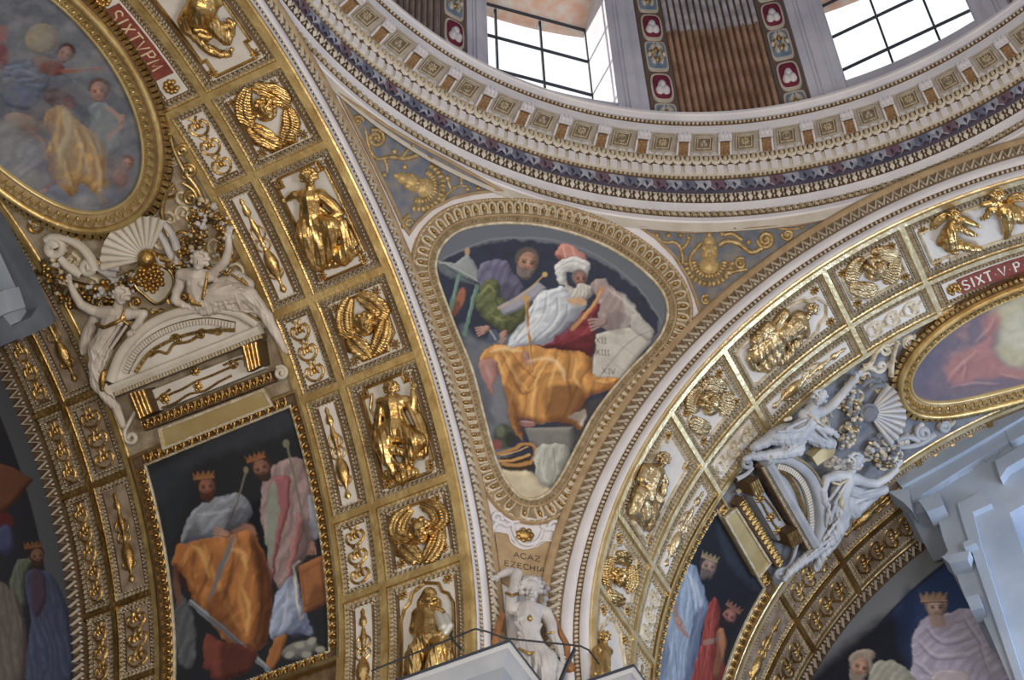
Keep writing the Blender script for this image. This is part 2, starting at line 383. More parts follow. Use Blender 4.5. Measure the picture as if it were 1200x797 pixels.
# --- pendentive wall
m = MB(); rows = []
for z in list(np.linspace(-0.75, -0.02, 8))+list(np.linspace(0, 1.10, 60)):
    zz = max(z, 0); rho = math.sqrt(SPH**2-zz**2); a1 = math.asin(min(A/rho, 1)); a0 = PI/2-a1
    az = np.linspace(a0, a1, 60); rows.append(np.stack([rho*np.cos(az), rho*np.sin(az), 0*az+z], -1))
m.grid(np.array(rows)); WALLC = tag(m.build('wall_corner', WHITE, smooth=True), kind='structure')
# --- archivolts on the two arch faces
def archivolt(name, surf):
    root = thing(name, surf.pos(1.0, 0.0), kind='structure')
    pts = [(1.0, TB)]+[(1.0, -0.01)]+[(math.cos(t), math.sin(t)) for t in np.linspace(0, TT, 80)]
    if surf.hand > 0: pts = pts            # left side of the path faces the arch opening
    P = Path(surf, pts, step=0.05)
    sg = -1.0 if surf.hand > 0 else 1.0    # b sign that points away from the opening
    def sw(nm, prof, mt): o = MB(); sweep(o, P, [(sg*b, h) for b, h in prof]); o.build(nm, mt, root, True)
    sw('white_fillet', [(-0.001, -0.01), (-0.001, 0.003), (0.006, 0.005), (0.019, 0.005), (0.021, 0.003)], WHITE)
    sw('bead_ground', [(0.021, 0.003), (0.036, 0.004)], UMBER)
    sw('white_cyma', [(0.036, 0.004), (0.037, 0.007), (0.048, 0.010), (0.060, 0.010), (0.063, 0.009)], WHITE)
    sw('zigzag_ground', [(0.063, 0.009), (0.100, 0.013)], ZIGG)
    sw('buff_fillet', [(0.100, 0.013), (0.101, 0.017), (0.116, 0.019), (0.120, 0.019), (0.124, -0.01)], BUFF)
    strip('bead_moulding', P, T_BEAD, 0.0115, sg*0.022, sg*0.035, 0.003, 0.008, PALE, root)
    strip('zigzag_moulding', P, T_ZIG3, 0.021, sg*0.065, sg*0.098, 0.011, 0.019, CREAM, root)
    return root
AL = archivolt('trim_1', FACE_L); AR = archivolt('trim_2', FACE_R)

# --- round entablature under the drum
PROF = [('white_band', (1.196, 1.085), (1.192, 1.117), CREAM), ('white_fascia', (1.192, 1.117), (1.190, 1.137), WHITE), ('bead_ground', (1.190, 1.137), (1.188, 1.157), OCHRE),
        ('upper_white_fascia', (1.186, 1.157), (1.182, 1.187), WHITE), ('leaf_ground', (1.182, 1.187), (1.180, 1.226), UMBER), ('acanthus_ground', (1.180, 1.226), (1.178, 1.282), VIOLET),
        ('small_bead_ground', (1.176, 1.282), (1.174, 1.294), OCHRE), ('dentil_ground', (1.174, 1.294), (1.168, 1.330), CREAM), ('egg_ground', (1.160, 1.330), (1.152, 1.352), UMBER),
        ('white_fillet', (1.148, 1.352), (1.146, 1.362), WHITE), ('soffit', (1.146, 1.362), (1.087, 1.362), SOFG), ('corona', (1.087, 1.360), (1.085, 1.392), WHITE),
        ('crown_bead_ground', (1.083, 1.392), (1.081, 1.404), UMBER), ('crown_cyma', (1.080, 1.404), (1.078, 1.442), WHITE)]
ENT = thing('trim_3', (0, 0, 1.1), kind='structure'); NAZ = 300; AZ = np.linspace(0, 2*PI, NAZ, endpoint=False)
RG = {}
prev = None
for nm, p0, p1, mt in PROF:
    m = MB(); pts = [p0, p1]
    if prev is not None and prev != p0: pts = [prev]+pts
    if nm == 'crown_cyma': pts = [prev, (1.080, 1.404), (1.086, 1.418), (1.080, 1.432), (1.076, 1.434), (1.076, 1.444), (1.23, 1.450)]
    if nm == 'white_fascia': pts = [p0, (1.188, 1.120), (1.188, 1.134), p1]
    if nm == 'upper_white_fascia': pts = [prev, p0, (1.183, 1.170), (1.186, 1.174), p1]
    G = np.array([[(r*math.cos(a), r*math.sin(a), z) for r, z in pts] for a in AZ]); m.grid(G, cu=True)
    m.build(nm, mt, ENT, False); RG[nm] = Ring(p0, p1); prev = p1
def ringpath(nm, lo=-48, hi=112, t=0.5):
    return Path(RG[nm], [(a*D2R, t) for a in np.arange(hi, lo-0.1, -1.0)], step=1.0)     # runs clockwise: left side is up
def rstrip(name, nm, tm, pitch, hw, h1, mt, h0=0.0): return strip(name, ringpath(nm), tm, pitch, -hw, hw, h0, h1, mt, ENT)
rstrip('bead_moulding', 'bead_ground', T_CURL, 0.017, 0.008, 0.008, PALE)
rstrip('leaf_moulding', 'leaf_ground', T_LEAF, 0.024, 0.018, 0.010, CREAM)
rstrip('small_bead_moulding', 'small_bead_ground', T_BEAD, 0.012, 0.005, 0.007, PALE)
rstrip('crown_bead_moulding', 'crown_bead_ground', T_BEAD, 0.011, 0.005, 0.006, PALE)
# running acanthus in three tints
P = ringpath('acanthus_ground')
T_ACA2 = join(*[([(x-.30, .1, 0), (x-.1, .5, .6), (x-.28, .9, .2), (x+.05, .8, .8), (x+.3, .95, .1), (x+.2, .5, .7), (x+.34, .15, .1), (x, .3, .8)], [(0, 7, 1), (1, 7, 3), (1, 3, 2), (3, 5, 4), (3, 7, 5), (5, 7, 6)]) for x in (.3, .8)])
for mt, off, st in ((mat('acanthus_grey_white', (0.50, 0.52, 0.60), 0.7, 0, (0.24, 0.27, 0.38), 9), 0.0, .075), (mat('acanthus_indigo', (0.15, 0.17, 0.25), 0.7), 0.030, .15), (mat('acanthus_plum', (0.19, 0.12, 0.16), 0.7), 0.105, .15)):
    o = MB(); a = off
    while a < P.len-0.06: tile(o, P, T_ACA2, 0.045, -0.027, 0.027, 0.001, 0.010, a0=a, a1=a+0.048); a += st
    tag(o.build('acanthus', mt, ENT), kind='stuff')
# dentils, eggs, modillions and soffit coffers, each an object on shared mesh data
def along(nm, azs, t=0.5, h=0.0):
    r = RG[nm]
    for a in azs:
        P = r.pos(a*D2R, t, h); N = r.nor(a*D2R, t); X = np.array([math.sin(a*D2R), -math.cos(a*D2R), 0]); yield P, X, np.cross(N, X), N
mb = MB(); V, F = T_DENT; V = np.array(V)*[0.026, 0.024, 0.006]-[0.013, 0.008, 0]; mb.add(V, F); DENT = local_mesh('dentil', mb, WHITE, False)
STEP = 360/66
for P, X, Y, N in along('dentil_ground', [29.3+STEP/4*(k+.5) for k in range(-62, 60)]): inst(DENT, ENT, P, X, Y, N, 'dentil')
mb = MB(); V, F = dome_t(0, 0, 0.0066, 0.0115, 0.013, 10); mb.add(V, F)
mb2 = MB(); V, F = ribbon([(-.0105, .015), (-.0108, 0), (-.0085, -.009), (0, -.0145), (.0085, -.009), (.0108, 0), (.0105, .015)], 0.0055); V = np.array(V); V[:, 2] *= 0.012; mb2.add(V, F)
EGGW = MB(); EGGW.add(mb.V[0], mb.F, 1); EGGW.add(mb2.V[0], mb2.F, 0); EGG = local_mesh('egg_and_tongue', EGGW, [CREAM, PALE])
for P, X, Y, N in along('egg_ground', [29.3+STEP/4.5*(k+.5) for k in range(-70, 67)]): inst(EGG, ENT, P, X, Y, N, 'egg_and_tongue')
# modillion: a scrolled bracket under the soffit with an ochre face and a white leaf at its end
def bracket():
    m = MB(); w = 0.017
    pr = [(-0.024, 0), (-0.024, 0.020), (-0.012, 0.018), (0.008, 0.010), (0.016, 0.017), (0.026, 0.018), (0.032, 0.010), (0.030, 0)]
    G = np.array([[(x, y, h) for y, h in pr] for x in (-w, w)]); m.grid(G, 0)
    for x in (-w, w): m.add([(x, y, h) for y, h in pr], [tuple(range(len(pr)))], 0)
    m.grid(np.array([[(x, y, h+0.002) for y, h in pr[1:5]] for x in (-w*.72, w*.72)]), 1)
    for x in (-.011, 0, .011):
        V, F = dome_t(x, 0.028, 0.006, 0.008, 0.024, 6); m.add(V, F, 0)
    return local_mesh('modillion', m, [WHITE, mat('modillion_ochre', (0.34, 0.20, 0.09), 0.6, 0.2, (0.17, 0.10, 0.05), 40)], False)
MODI = bracket()
SOF = RG['soffit']
def coffer_mesh(kind):
    m = MB(); q = 0.025
    for (a, b, h, mi) in ((q, q*.84, 0.007, 0), (q*.84, q*.74, 0.003, 1), (q*.70, q*.62, 0.004, 2)):
        c = [(-1, -1), (1, -1), (1, 1), (-1, 1)]
        for i in range(4):
            (x0, y0), (x1, y1) = c[i], c[(i+1) % 4]
            m.add([(x0*a, y0*a, 0), (x1*a, y1*a, 0), (x1*a, y1*a, h), (x0*a, y0*a, h), (x0*b, y0*b, h), (x1*b, y1*b, h), (x1*b, y1*b, 0), (x0*b, y0*b, 0)], [(0, 1, 2, 3), (3, 2, 5, 4), (4, 5, 6, 7)], mi)
    m.add([(-q*.62, -q*.62, .0006), (q*.62, -q*.62, .0006), (q*.62, q*.62, .0006), (-q*.62, q*.62, .0006)], [(0, 1, 2, 3)], 1)
    if kind == 0:
        for i in range(8):
            a = i*PI/4; V, F = dome_t(.0075, 0, .0052, .0028, .006, 6); V = np.array(V); V = np.stack([V[:, 0]*math.cos(a)-V[:, 1]*math.sin(a), V[:, 0]*math.sin(a)+V[:, 1]*math.cos(a), V[:, 2]], -1); m.add(V, F, 2)
        V, F = dome_t(0, 0, .003, .003, .008, 8); m.add(V, F, 2)
    elif kind == 1:
        V, F = ribbon([(.0095*math.cos(a), .0095*math.sin(a)) for a in np.arange(0, 2*PI, PI/8)], .004, True); V = np.array(V); V[:, 2] *= .005; m.add(V, F, 2)
        V, F = ribbon([(.0045*math.cos(a), .0045*math.sin(a)) for a in np.arange(0, 2*PI, PI/6)], .003, True); V = np.array(V); V[:, 2] *= .008; m.add(V, F, 0)
    else:
        for x, y in ((-.005, -.004), (.005, -.004), (0, .004)): V, F = dome_t(x, y, .0055, .0065, .007, 8); m.add(V, F, 0)
    return m
SQG = mat('coffer_ground', (0.25, 0.20, 0.14), 0.8, 0, (0.16, 0.12, 0.09), 10)
SOFF = [local_mesh('soffit_coffer', coffer_mesh(k), [SOFF2, SQG, PALE], False) for k in (0, 1, 2)]
for i, k in enumerate(range(-14, 15)):
    for t0, kind in ((0.0, 'm'), (0.5, 'c')):
        a = (29.3+STEP*(k+t0))*D2R; rr = 1.118 if kind == 'm' else 1.117
        P = np.array([rr*math.cos(a), rr*math.sin(a), 1.362]); Z = np.array([0, 0, -1.0]); Y = np.array([-math.cos(a), -math.sin(a), 0]); X = np.cross(Y, Z)
        if kind == 'm': inst(MODI, ENT, P, X, Y, Z, 'modillion')
        else: inst(SOFF[(0, 1, 0, 2)[k % 4]], ENT, P, X, Y, Z, 'soffit_coffer')

# --- drum wall with windows
RD, RGL, ZB, ZT = 1.22, 1.45, 1.695, 2.48
WC = [44.5+45*k if k >= 0 else 0 for k in range(0, 7)]+[-2.6]; WH = 8.7
def cylp(r, az, z): return np.array([r*math.cos(az*D2R), r*math.sin(az*D2R), z])
m = MB()
def cyl_panel(mb, r, a0, a1, z0, z1, mi=0, n=None):
    n = n or max(2, int(abs(a1-a0)/2.0)+1)
    mb.grid(np.array([[cylp(r, a, z0), cylp(r, a, z1)] for a in np.linspace(a0, a1, n)]), mi)
edges = sorted([c % 360 for c in WC]); 
for i, c in enumerate(edges):
    nx = edges[(i+1) % len(edges)]+(360 if i == len(edges)-1 else 0)
    cyl_panel(m, RD, c+WH, nx-WH, 1.44, 3.1)
    cyl_panel(m, RD, c-WH, c+WH, 1.44, ZB); cyl_panel(m, RD, c-WH, c+WH, ZT, 3.1)
cyl_panel(m, 1.52, 0, 360, 1.44, 1.70); 
m.build('wall_drum', GREYW, smooth=False)['kind'] = 'structure'
m = MB(); cyl_panel(m, RD, 0, 360, 3.1, 3.12); G = []
for t in np.linspace(0, PI/2, 16): G.append([(max(RD*math.cos(t), .02)*math.cos(a), max(RD*math.cos(t), .02)*math.sin(a), 3.1+RD*math.sin(t)) for a in np.linspace(0, 2*PI, 60)])
m.grid(np.array(G)); m.build('ceiling', mat('dome_blue', (0.35, 0.36, 0.42), 0.8))['kind'] = 'structure'
for i, c in enumerate(WC):
    if not (c > 300 or c < 140): continue
    W = thing('window_%d' % (i+1), cylp(RD, c, ZB), kind='structure')
    for nm, aa, mt in (('left_reveal', c+WH, WHITE), ('right_reveal', c-WH, WHITE)):
        o = MB(); o.grid(np.array([[cylp(r, aa, z) for z in (ZB, ZT)] for r in (RD, RGL+.03)])); o.build(nm, mt, W)
    o = MB(); o.grid(np.array([[cylp(r, a, ZT) for r in (RD, RGL+.03)] for a in np.linspace(c-WH, c+WH, 8)])); o.build('painted_soffit', PINK, W)
    o = MB(); o.grid(np.array([[cylp(r, a, ZB+(r-RD)*.3) for r in (RD, RGL+.03)] for a in np.linspace(c-WH, c+WH, 8)])); o.build('sill', WHITE, W)
    o = MB()
    def bar(a0, a1, z0, z1, r0=RGL-.004, r1=RGL+.004):
        c8 = [cylp(r, a, z) for r in (r0, r1) for a in (a0, a1) for z in (z0, z1)]
        o.add(c8, [(0, 1, 3, 2), (4, 6, 7, 5), (0, 2, 6, 4), (1, 5, 7, 3), (0, 4, 5, 1), (2, 3, 7, 6)])
    for k in range(4): a = c-WH+2*WH*k/3; bar(a-.13, a+.13, ZB, ZT)
    nz = 4; zs = [ZT-.005-k*(ZT-ZB-.01)/nz*0.98 for k in range(nz+1)]
    for z in zs: bar(c-WH, c+WH, z-.003, z+.003)
    o.build('window_bars', IRON, W)
    for k in range(3):
        for j in range(nz):
            o = MB(); cyl_panel(o, RGL, c-WH+2*WH*k/3, c-WH+2*WH*(k+1)/3, zs[j+1], zs[j], n=2); o.build('pane', GLASS, W)
# pilasters, medallion strips and reeded panels on the drum
DR = thing('trim_4', cylp(RD, 20, 1.6), kind='structure')
def cbox(mb, a0, a1, z0, z1, h, r=RD, n=3, mi=0):
    G = np.array([[cylp(r-h, a, z) for z in (z0, z1)] for a in np.linspace(a0, a1, n)]); B = np.array([[cylp(r, a, z) for z in (z0, z1)] for a in np.linspace(a0, a1, n)])
    mb.grid(G, mi)
    for L, H in ((G[0], B[0]), (G[-1], B[-1]), (G[:, 0], B[:, 0]), (G[:, 1], B[:, 1])): mb.grid(np.stack([L, H]), mi)
def disc(az, z, wa, hz, h, kind='oval', n=20):
    k = []
    for i in range(n):
        t = 2*PI*i/n; cx, sy = math.cos(t), math.sin(t); e = 0.55 if kind == 'oval' else 0.3
        k.append(cylp(RD-h, az+wa*np.sign(cx)*abs(cx)**e, z+hz*np.sign(sy)*abs(sy)**e))
    return k
BLUEP = mat('panel_blue', (0.25, 0.34, 0.45), 0.7, 0, (0.16, 0.24, 0.36), 9)
MEDB = mat('medallion_brown_ground', (0.17, 0.12, 0.10), 0.8)
def medallion(az, z, kind, wa=1.45):
    if kind == 'm':
        root = thing('medallion', cylp(RD, az, z)); tag(root, MEDL.pop(0) if MEDL else None, 'medallion', 'painted medallions between the dome windows')
        for nm, w_, hz, h, mt in (('rim', wa, .072, .012, CREAM), ('field', wa*.82, .060, .015, MAROON)):
            o = MB(); k = disc(az, z, w_, hz, h); b = disc(az, z, w_, hz, 0); o.add(k, [tuple(range(len(k)))]); o.grid(np.stack([k, b]), cu=False, cv=True); o.build(nm, mt, root)
        for dx, dz, s in ((-.42, -.022, 1), (.42, -.022, 1), (0, .004, 1.1)):
            o = MB(); P = cylp(RD-.015, az+dx, z+dz); X = np.array([math.sin(az*D2R), -math.cos(az*D2R), 0]); Z = -cylp(1, az, 0); Z[2] = 0
            V, F = dome_t(0, 0, .0115*s, .020*s, .014, 10); V = np.array(V); o.add(P+V[:, :1]*X+V[:, 1:2]*np.array([0, 0, 1.])+V[:, 2:]*Z, F); o.build('white_mount', WHITE, root, True)
    else:
        root = thing('relief_tablet', cylp(RD, az, z)); tag(root, TABL.pop(0) if TABL else None, 'tablet', 'blue tablets between the dome windows')
        for nm, w_, hz, h, mt in (('rim', wa, .080, .010, CREAM), ('field', wa*.84, .068, .013, BLUEP)):
            o = MB(); k = disc(az, z, w_, hz, h, 'sq'); b = disc(az, z, w_, hz, 0, 'sq'); o.add(k, [tuple(range(len(k)))]); o.grid(np.stack([k, b]), cv=True); o.build(nm, mt, root)
        o = MB(); X = np.array([math.sin(az*D2R), -math.cos(az*D2R), 0]); Z = -cylp(1, az, 0); Z[2] = 0; P = cylp(RD-.013, az, z)
        for q in range(12):
            a = q*PI/6; V, F = dome_t((.014 if q % 2 else .02)*math.cos(a), (.026 if q % 2 else .045)*math.sin(a), .007, .010, .010, 6); V = np.array(V); o.add(P+V[:, :1]*X+V[:, 1:2]*np.array([0, 0, 1.])+V[:, 2:]*Z, F, q % 2)
        for sx in (-1, 1):
            V, F = ribbon([(sx*.006, -.05), (sx*.016, -.03), (sx*.006, 0), (sx*.018, .03), (sx*.004, .05)], .008); V = np.array(V); V[:, 2] *= .012; o.add(P+V[:, :1]*X+V[:, 1:2]*np.array([0, 0, 1.])+V[:, 2:]*Z, F, 0)
        o.build('foliage', [CREAM, GOLD], root, True)
PL = {29.65: 'left strip of the central reeded panel', 12.9: 'right strip of the central reeded panel', 58.4: 'strip left of the left dome window', -13.9-4.2: 'strip right of the right dome window'}
MEDL = []; TABL = []
REEDS_UP = mat('reed_blue_white', (0.72, 0.72, 0.78), 0.6, 0, (0.42, 0.42, 0.48), 5); REEDS_DK = mat('reed_taupe', (0.34, 0.28, 0.26), 0.6, 0, (0.24, 0.19, 0.17), 5)
for az, side in ((29.65, 'strip left of the middle reeded panel'), (12.9, 'strip right of the middle reeded panel'), (58.4, 'pilaster left of the left dome window'), (-18.0, 'pilaster right of the right dome window')):
    o = MB(); cbox(o, az-1.85, az+1.85, 1.45, 3.0, .006); o.build('medallion_strip', MEDB, DR)
    for j, z in enumerate((1.615, 1.775, 1.945, 2.105, 2.275)):
        if j % 2: MEDL.append('maroon medallion with white mounts, %s, %s' % (('lower one', 'upper one')[j//2], side)); medallion(az, z, 'm')
        else: TABL.append('blue foliage tablet, %s, %s' % (('lowest', 'middle', 'top')[j//2], side)); medallion(az, z, 't')
for a0, a1 in ((27.8, 14.8), (73.5, 60.4), (-20, -31)):
    n = int((a0-a1)/0.92); o = MB(); cbox(o, a1, a0, 1.45, 3.0, .002, n=8); o.build('reed_ground', UMBER, DR)
    for k in range(n):
        ac = a0-(k+.5)*(a0-a1)/n; hw = (a0-a1)/n*.40
        for z0, z1, mt, hh in ((1.5, 2.085+.006*(k % 2), BROWNR if a0 == 27.8 else REEDS_DK, .012), (2.085, 3.0, REEDS_UP if a0 == 27.8 else REEDS_DK, .009)):
            o = MB(); o.grid(np.array([[cylp(RD-hh*math.sin(u*PI), ac-hw+2*hw*u, z) for z in (z0, z1)] for u in np.linspace(0, 1, 6)])); o.build('reed', mt, DR, True)
for a0, a1 in ((35.8, 31.7), (56.4, 53.4), (10.9, 6.3), (-11.6, -15.9)):
    for u0, u1, h in ((0, 1, .008), (.25, .75, .014), (.36, .64, .022)):
        o = MB(); cbox(o, a0+(a1-a0)*u0, a0+(a1-a0)*u1, 1.45, 3.0, h); o.build('pilaster', GREYW, DR)
# --- side chapel end walls are painted lunettes (built with the frescoes); piers under the arches
CORN = thing('trim_5', (1.0, A, -0.2), kind='structure')
e, z0 = 0.155, -0.2
def outline(e): return [(1-e, 2.6), (1-e, A-e), (A-e, A-e), (A-e, 1-e), (2.6, 1-e)]
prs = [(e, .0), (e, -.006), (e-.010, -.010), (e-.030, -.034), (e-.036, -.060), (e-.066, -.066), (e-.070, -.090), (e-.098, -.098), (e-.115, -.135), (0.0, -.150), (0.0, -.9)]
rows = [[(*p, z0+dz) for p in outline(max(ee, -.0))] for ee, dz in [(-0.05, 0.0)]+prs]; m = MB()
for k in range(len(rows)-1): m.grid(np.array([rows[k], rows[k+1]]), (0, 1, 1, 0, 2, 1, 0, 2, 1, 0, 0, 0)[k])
m.build('cornice', [CORNICE, mat('cornice_highlight', (.60, .63, .68), .7), mat('cornice_soffit_shade', (.30, .33, .38), .7)], CORN)  # one cornice in three tones: highlight and soffit shade laid in as colour
for k, (ee, dz) in enumerate([(e+.001, -.004)]):
    m = MB(); o = outline(ee); G = np.array([[(*p, z0+dz-.004) for p in o], [(*p, z0+dz+.004) for p in o]]); m.grid(G); m.build('dark_lip', IRON, CORN)
# ================================================================== gilt ribs and coffers of the two vaults
TH = [-0.12, 0.2, 0.405, 0.712, 0.925, 1.245, 1.46, 1.955, 2.17, 2.35]
def ribs(surf, root, far):
    f0, f1, f2 = far
    P = lambda pts: Path(surf, pts, step=0.04)
    W0 = .0085 if surf is BL else .0062
    def rib(pts, w=None, h=0.014, mt=None):
        w = w or W0; mt = mt or (RIBG if surf is BL else RIBR)
        o = MB(); sweep(o, P(pts), [(-w*1.5, -.004), (-w*1.5, .004), (-w, .006), (-w, h), (w, h), (w, .006), (w*1.5, .004), (w*1.5, -.004)]); o.build('rib', mt, root)
    for s in (0.0075, 0.2085, 0.318): rib([(s, TB), (s, TT)])
    rib([(f0, TB), (f0, TT)], 0.0055); rib([(f1, TB), (f1, TT)], 0.006, .012, GOLD); rib([(f2-.004, TB), (f2-.004, TT)], .005, .010)
    for t in TH+[-0.45]:
        rib([(0.0, t), (0.318, t)]); rib([(f0, t), (f2, t)], .006, .012, GOLD)
ribs(BL, VL, (0.797, 0.912, 1.015)); ribs(BR, VR, (0.722, 0.853, 1.0))
# far-end zigzag border of each vault, next to the lunette
for surf, root, s0, s1 in ((BL, VL, .995, 1.03), (BR, VR, .985, 1.025)):
    P = Path(surf, [(s0, TB), (s0, TT)], step=.04); sg = -1 if surf.hand < 0 else -1
    sgn = -surf.hand
    o = MB(); sweep(o, P, [(sgn*b, h) for b, h in ((0, .012), (.036, .012), (.038, .016), (.043, .016), (.043, -.004))]); o.build('border_ground', UMBER, root)
    strip('zigzag_moulding', P, T_ZIG3, .024, sgn*.003, sgn*.036, .012, .022, CREAM, root)
ROS = MB()
for i in range(8):
    a = i*PI/4; V, F = dome_t(.62, 0, .38, .2, .5, 6); V = np.array(V)*.0135; ROS.add(np.stack([V[:, 0]*math.cos(a)-V[:, 1]*math.sin(a), V[:, 0]*math.sin(a)+V[:, 1]*math.cos(a), V[:, 2]], -1), F)
V, F = dome_t(0, 0, .25, .25, .7, 8); ROS.add(np.array(V)*.0135, F)
ROSM = {k: local_mesh('rosette', ROS, mm) for k, mm in (('g', GOLD), ('p', PALE))}
def outline_shape(kind, s0, s1, t0, t1):
    """inner moulding of a coffer, as fractions of its white field"""
    S_ = lambda x: s0+(s1-s0)*x; T_ = lambda y: t0+(t1-t0)*y
    if kind == 'tall': p = [(.12, .02), (.88, .02), (.88, .12), (.97, .12), (.97, .90), (.86, .90), (.86, .98), (.14, .98), (.14, .90), (.03, .90), (.03, .12), (.12, .12)]
    elif kind == 'arch': p = [(.1, .0), (.9, .0), (.97, .05), (.97, .70), (.90, .80), (.80, .84), (.74, .93), (.5, .98), (.26, .93), (.2, .84), (.10, .80), (.03, .70), (.03, .05)]
    elif kind == 'octo': p = [(.25, .05), (.75, .05), (.80, .15), (.95, .26), (.95, .74), (.80, .85), (.75, .95), (.25, .95), (.20, .85), (.05, .74), (.05, .26), (.20, .15)]
    else: p = [(.12, .04), (.88, .04), (.88, .18), (.96, .18), (.96, .82), (.88, .82), (.88, .96), (.12, .96), (.12, .82), (.04, .82), (.04, .18), (.12, .18)]
    return [(S_(x), T_(y)) for x, y in p]
def coffer(surf, s0, s1, t0, t1, label, kind='octo', bs=.034, bt=.025, field=PANEL, ground=UMBER, orn=PALE, ros='g', inner=True, group=None, moul=GOLD, fine=True):
    P0 = surf.pos((s0+s1)/2, (t0+t1)/2); root = thing('coffer', P0); tag(root, label, 'coffer', group)
    g = .008
    # ornament borders: a zigzag band and a bead line on each side
    o = MB(); o.box(surf, s0+g, s1-g, t0+g, t1-g, -.004, .002, ns=3, nt=8); o.build('border_ground', ground, root)
    if fine:
        o = MB()
        ss = rsides(surf, s0+g, s1-g, t0+g, t1-g)
        for k, P in enumerate(ss):
            vert = (k % 2 == 1) if surf.hand > 0 else (k % 2 == 0)
            wd = (bs if vert else bt)-g
            tile(o, P, T_ARCH if vert else T_ZIG2, .0125, .0015, wd*.62, .002, .009, a0=.002, a1=P.len-.002)
            tile(o, P, T_BEAD, .0095, wd*.68, wd*.98, .002, .009, a0=wd*.7, a1=P.len-wd*.7)
        tag(o.build('border_ornament', orn, root), kind='stuff')
    a0, a1, b0, b1 = s0+bs, s1-bs, t0+bt, t1-bt
    o = MB(); o.box(surf, a0, a1, b0, b1, .001, .006, ns=3, nt=8, inset=.0015); o.build('field', field, root)
    if inner:
        Q = Path(surf, ccw(surf, outline_shape(kind, a0, a1, b0, b1)), closed=True, step=.03)
        o = MB(); sweep(o, Q, [(-.0040, .005), (-.0032, .0105), (.0004, .0135), (.0032, .0095), (.0040, .005)]); o.build('field_moulding', moul, root)
        w_, h_ = (a1-a0), (b1-b0); q = .085 if kind != 'octo' else .1
        for fx in (q, 1-q):
            for fy in (q*min(w_/h_, 1)*.9+.02, 1-q*min(w_/h_, 1)*.9-.02):
                if kind == 'arch' and fy < .5: continue
                P, X, Y, N = frame_at(surf, a0+w_*fx, b0+h_*fy); inst(ROSM[ros], root, P+N*.006, X, Y, N, 'rosette')
    root['_h'] = .007
    return root
FIG = {}
names = ['lowest', 'second lowest', 'third up', 'fourth up', 'fifth up', 'sixth up', 'topmost']
subj = ['seated gold woman under an arched moulding', 'gold winged cherub head with round cheeks', 'seated gold prophet with crossed drapery', 'small gold winged cherub head', 'tall seated gold prophet with robe', 'gold winged head in a small square', 'gold putto at the crown']
subjR = ['gold figure cut by the picture bottom', 'gold cherub face', 'bald gold figure holding a book', 'small gold cherub bust', 'reclining gold prophet with sheaf', 'gold cherub with four wings', 'pair of gold putti at the crown']
for side, surf, sb in (('left', BL, subj), ('right', BR, subjR)):
    for k in range(7):
        tall = k in (0, 2, 4, 6)
        kind = 'arch' if k == 0 or (side == 'right' and k == 4) else 'tall' if tall else 'octo'
        gr = OCHRE if side == 'left' else mat('cool_lit_ground_%d' % k, (0.20, 0.18, 0.15), .8, 0, (0.13, .115, .10), 12, .3, 40)  # right: coffer ground greyed in colour for the bluish light there
        FIG[side, k] = coffer(surf, .006, .208, TH[k], TH[k+1], 'coffer with %s, %s arch' % (sb[k], side), kind, ground=gr, field=PANEL, moul=GOLD if side == 'left' else PALE)
        vase = k in (0, 2, 4)
        if k == 6: continue
        FIG[side, 'n', k] = coffer(surf, .210, .318, TH[k], TH[k+1], 'narrow coffer with %s, %s of the inner row on the %s arch' % ('gold vase' if vase else 'gold scrollwork', names[k], side), 'x', bs=.034 if vase else .024, bt=.027, inner=False, ground=gr)
# crown plaques
RMOULD = MB()
# --- far coffers, rows beyond the painted fields
for side, surf, f0, f1, f2 in (('left', BL, .797, .912, 1.0), ('right', BR, .722, .853, .985)):
    for k in range(6):
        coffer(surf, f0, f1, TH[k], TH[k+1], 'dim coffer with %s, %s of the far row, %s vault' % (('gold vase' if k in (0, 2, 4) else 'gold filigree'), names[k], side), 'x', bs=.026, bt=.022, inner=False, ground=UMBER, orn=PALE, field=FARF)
        FIG[side, 'f', k] = bpy.data.objects[COL.objects[-1].parent.name]
        q = coffer(surf, f1, f2, TH[k], TH[k+1], 'dim coffer of the lunette-side row in the %s vault, %s' % (side, names[k]), 'x', bs=.022, bt=.028, inner=False, ground=UMBER, orn=PALE, field=FARF); FIG[side, 'g', k] = q
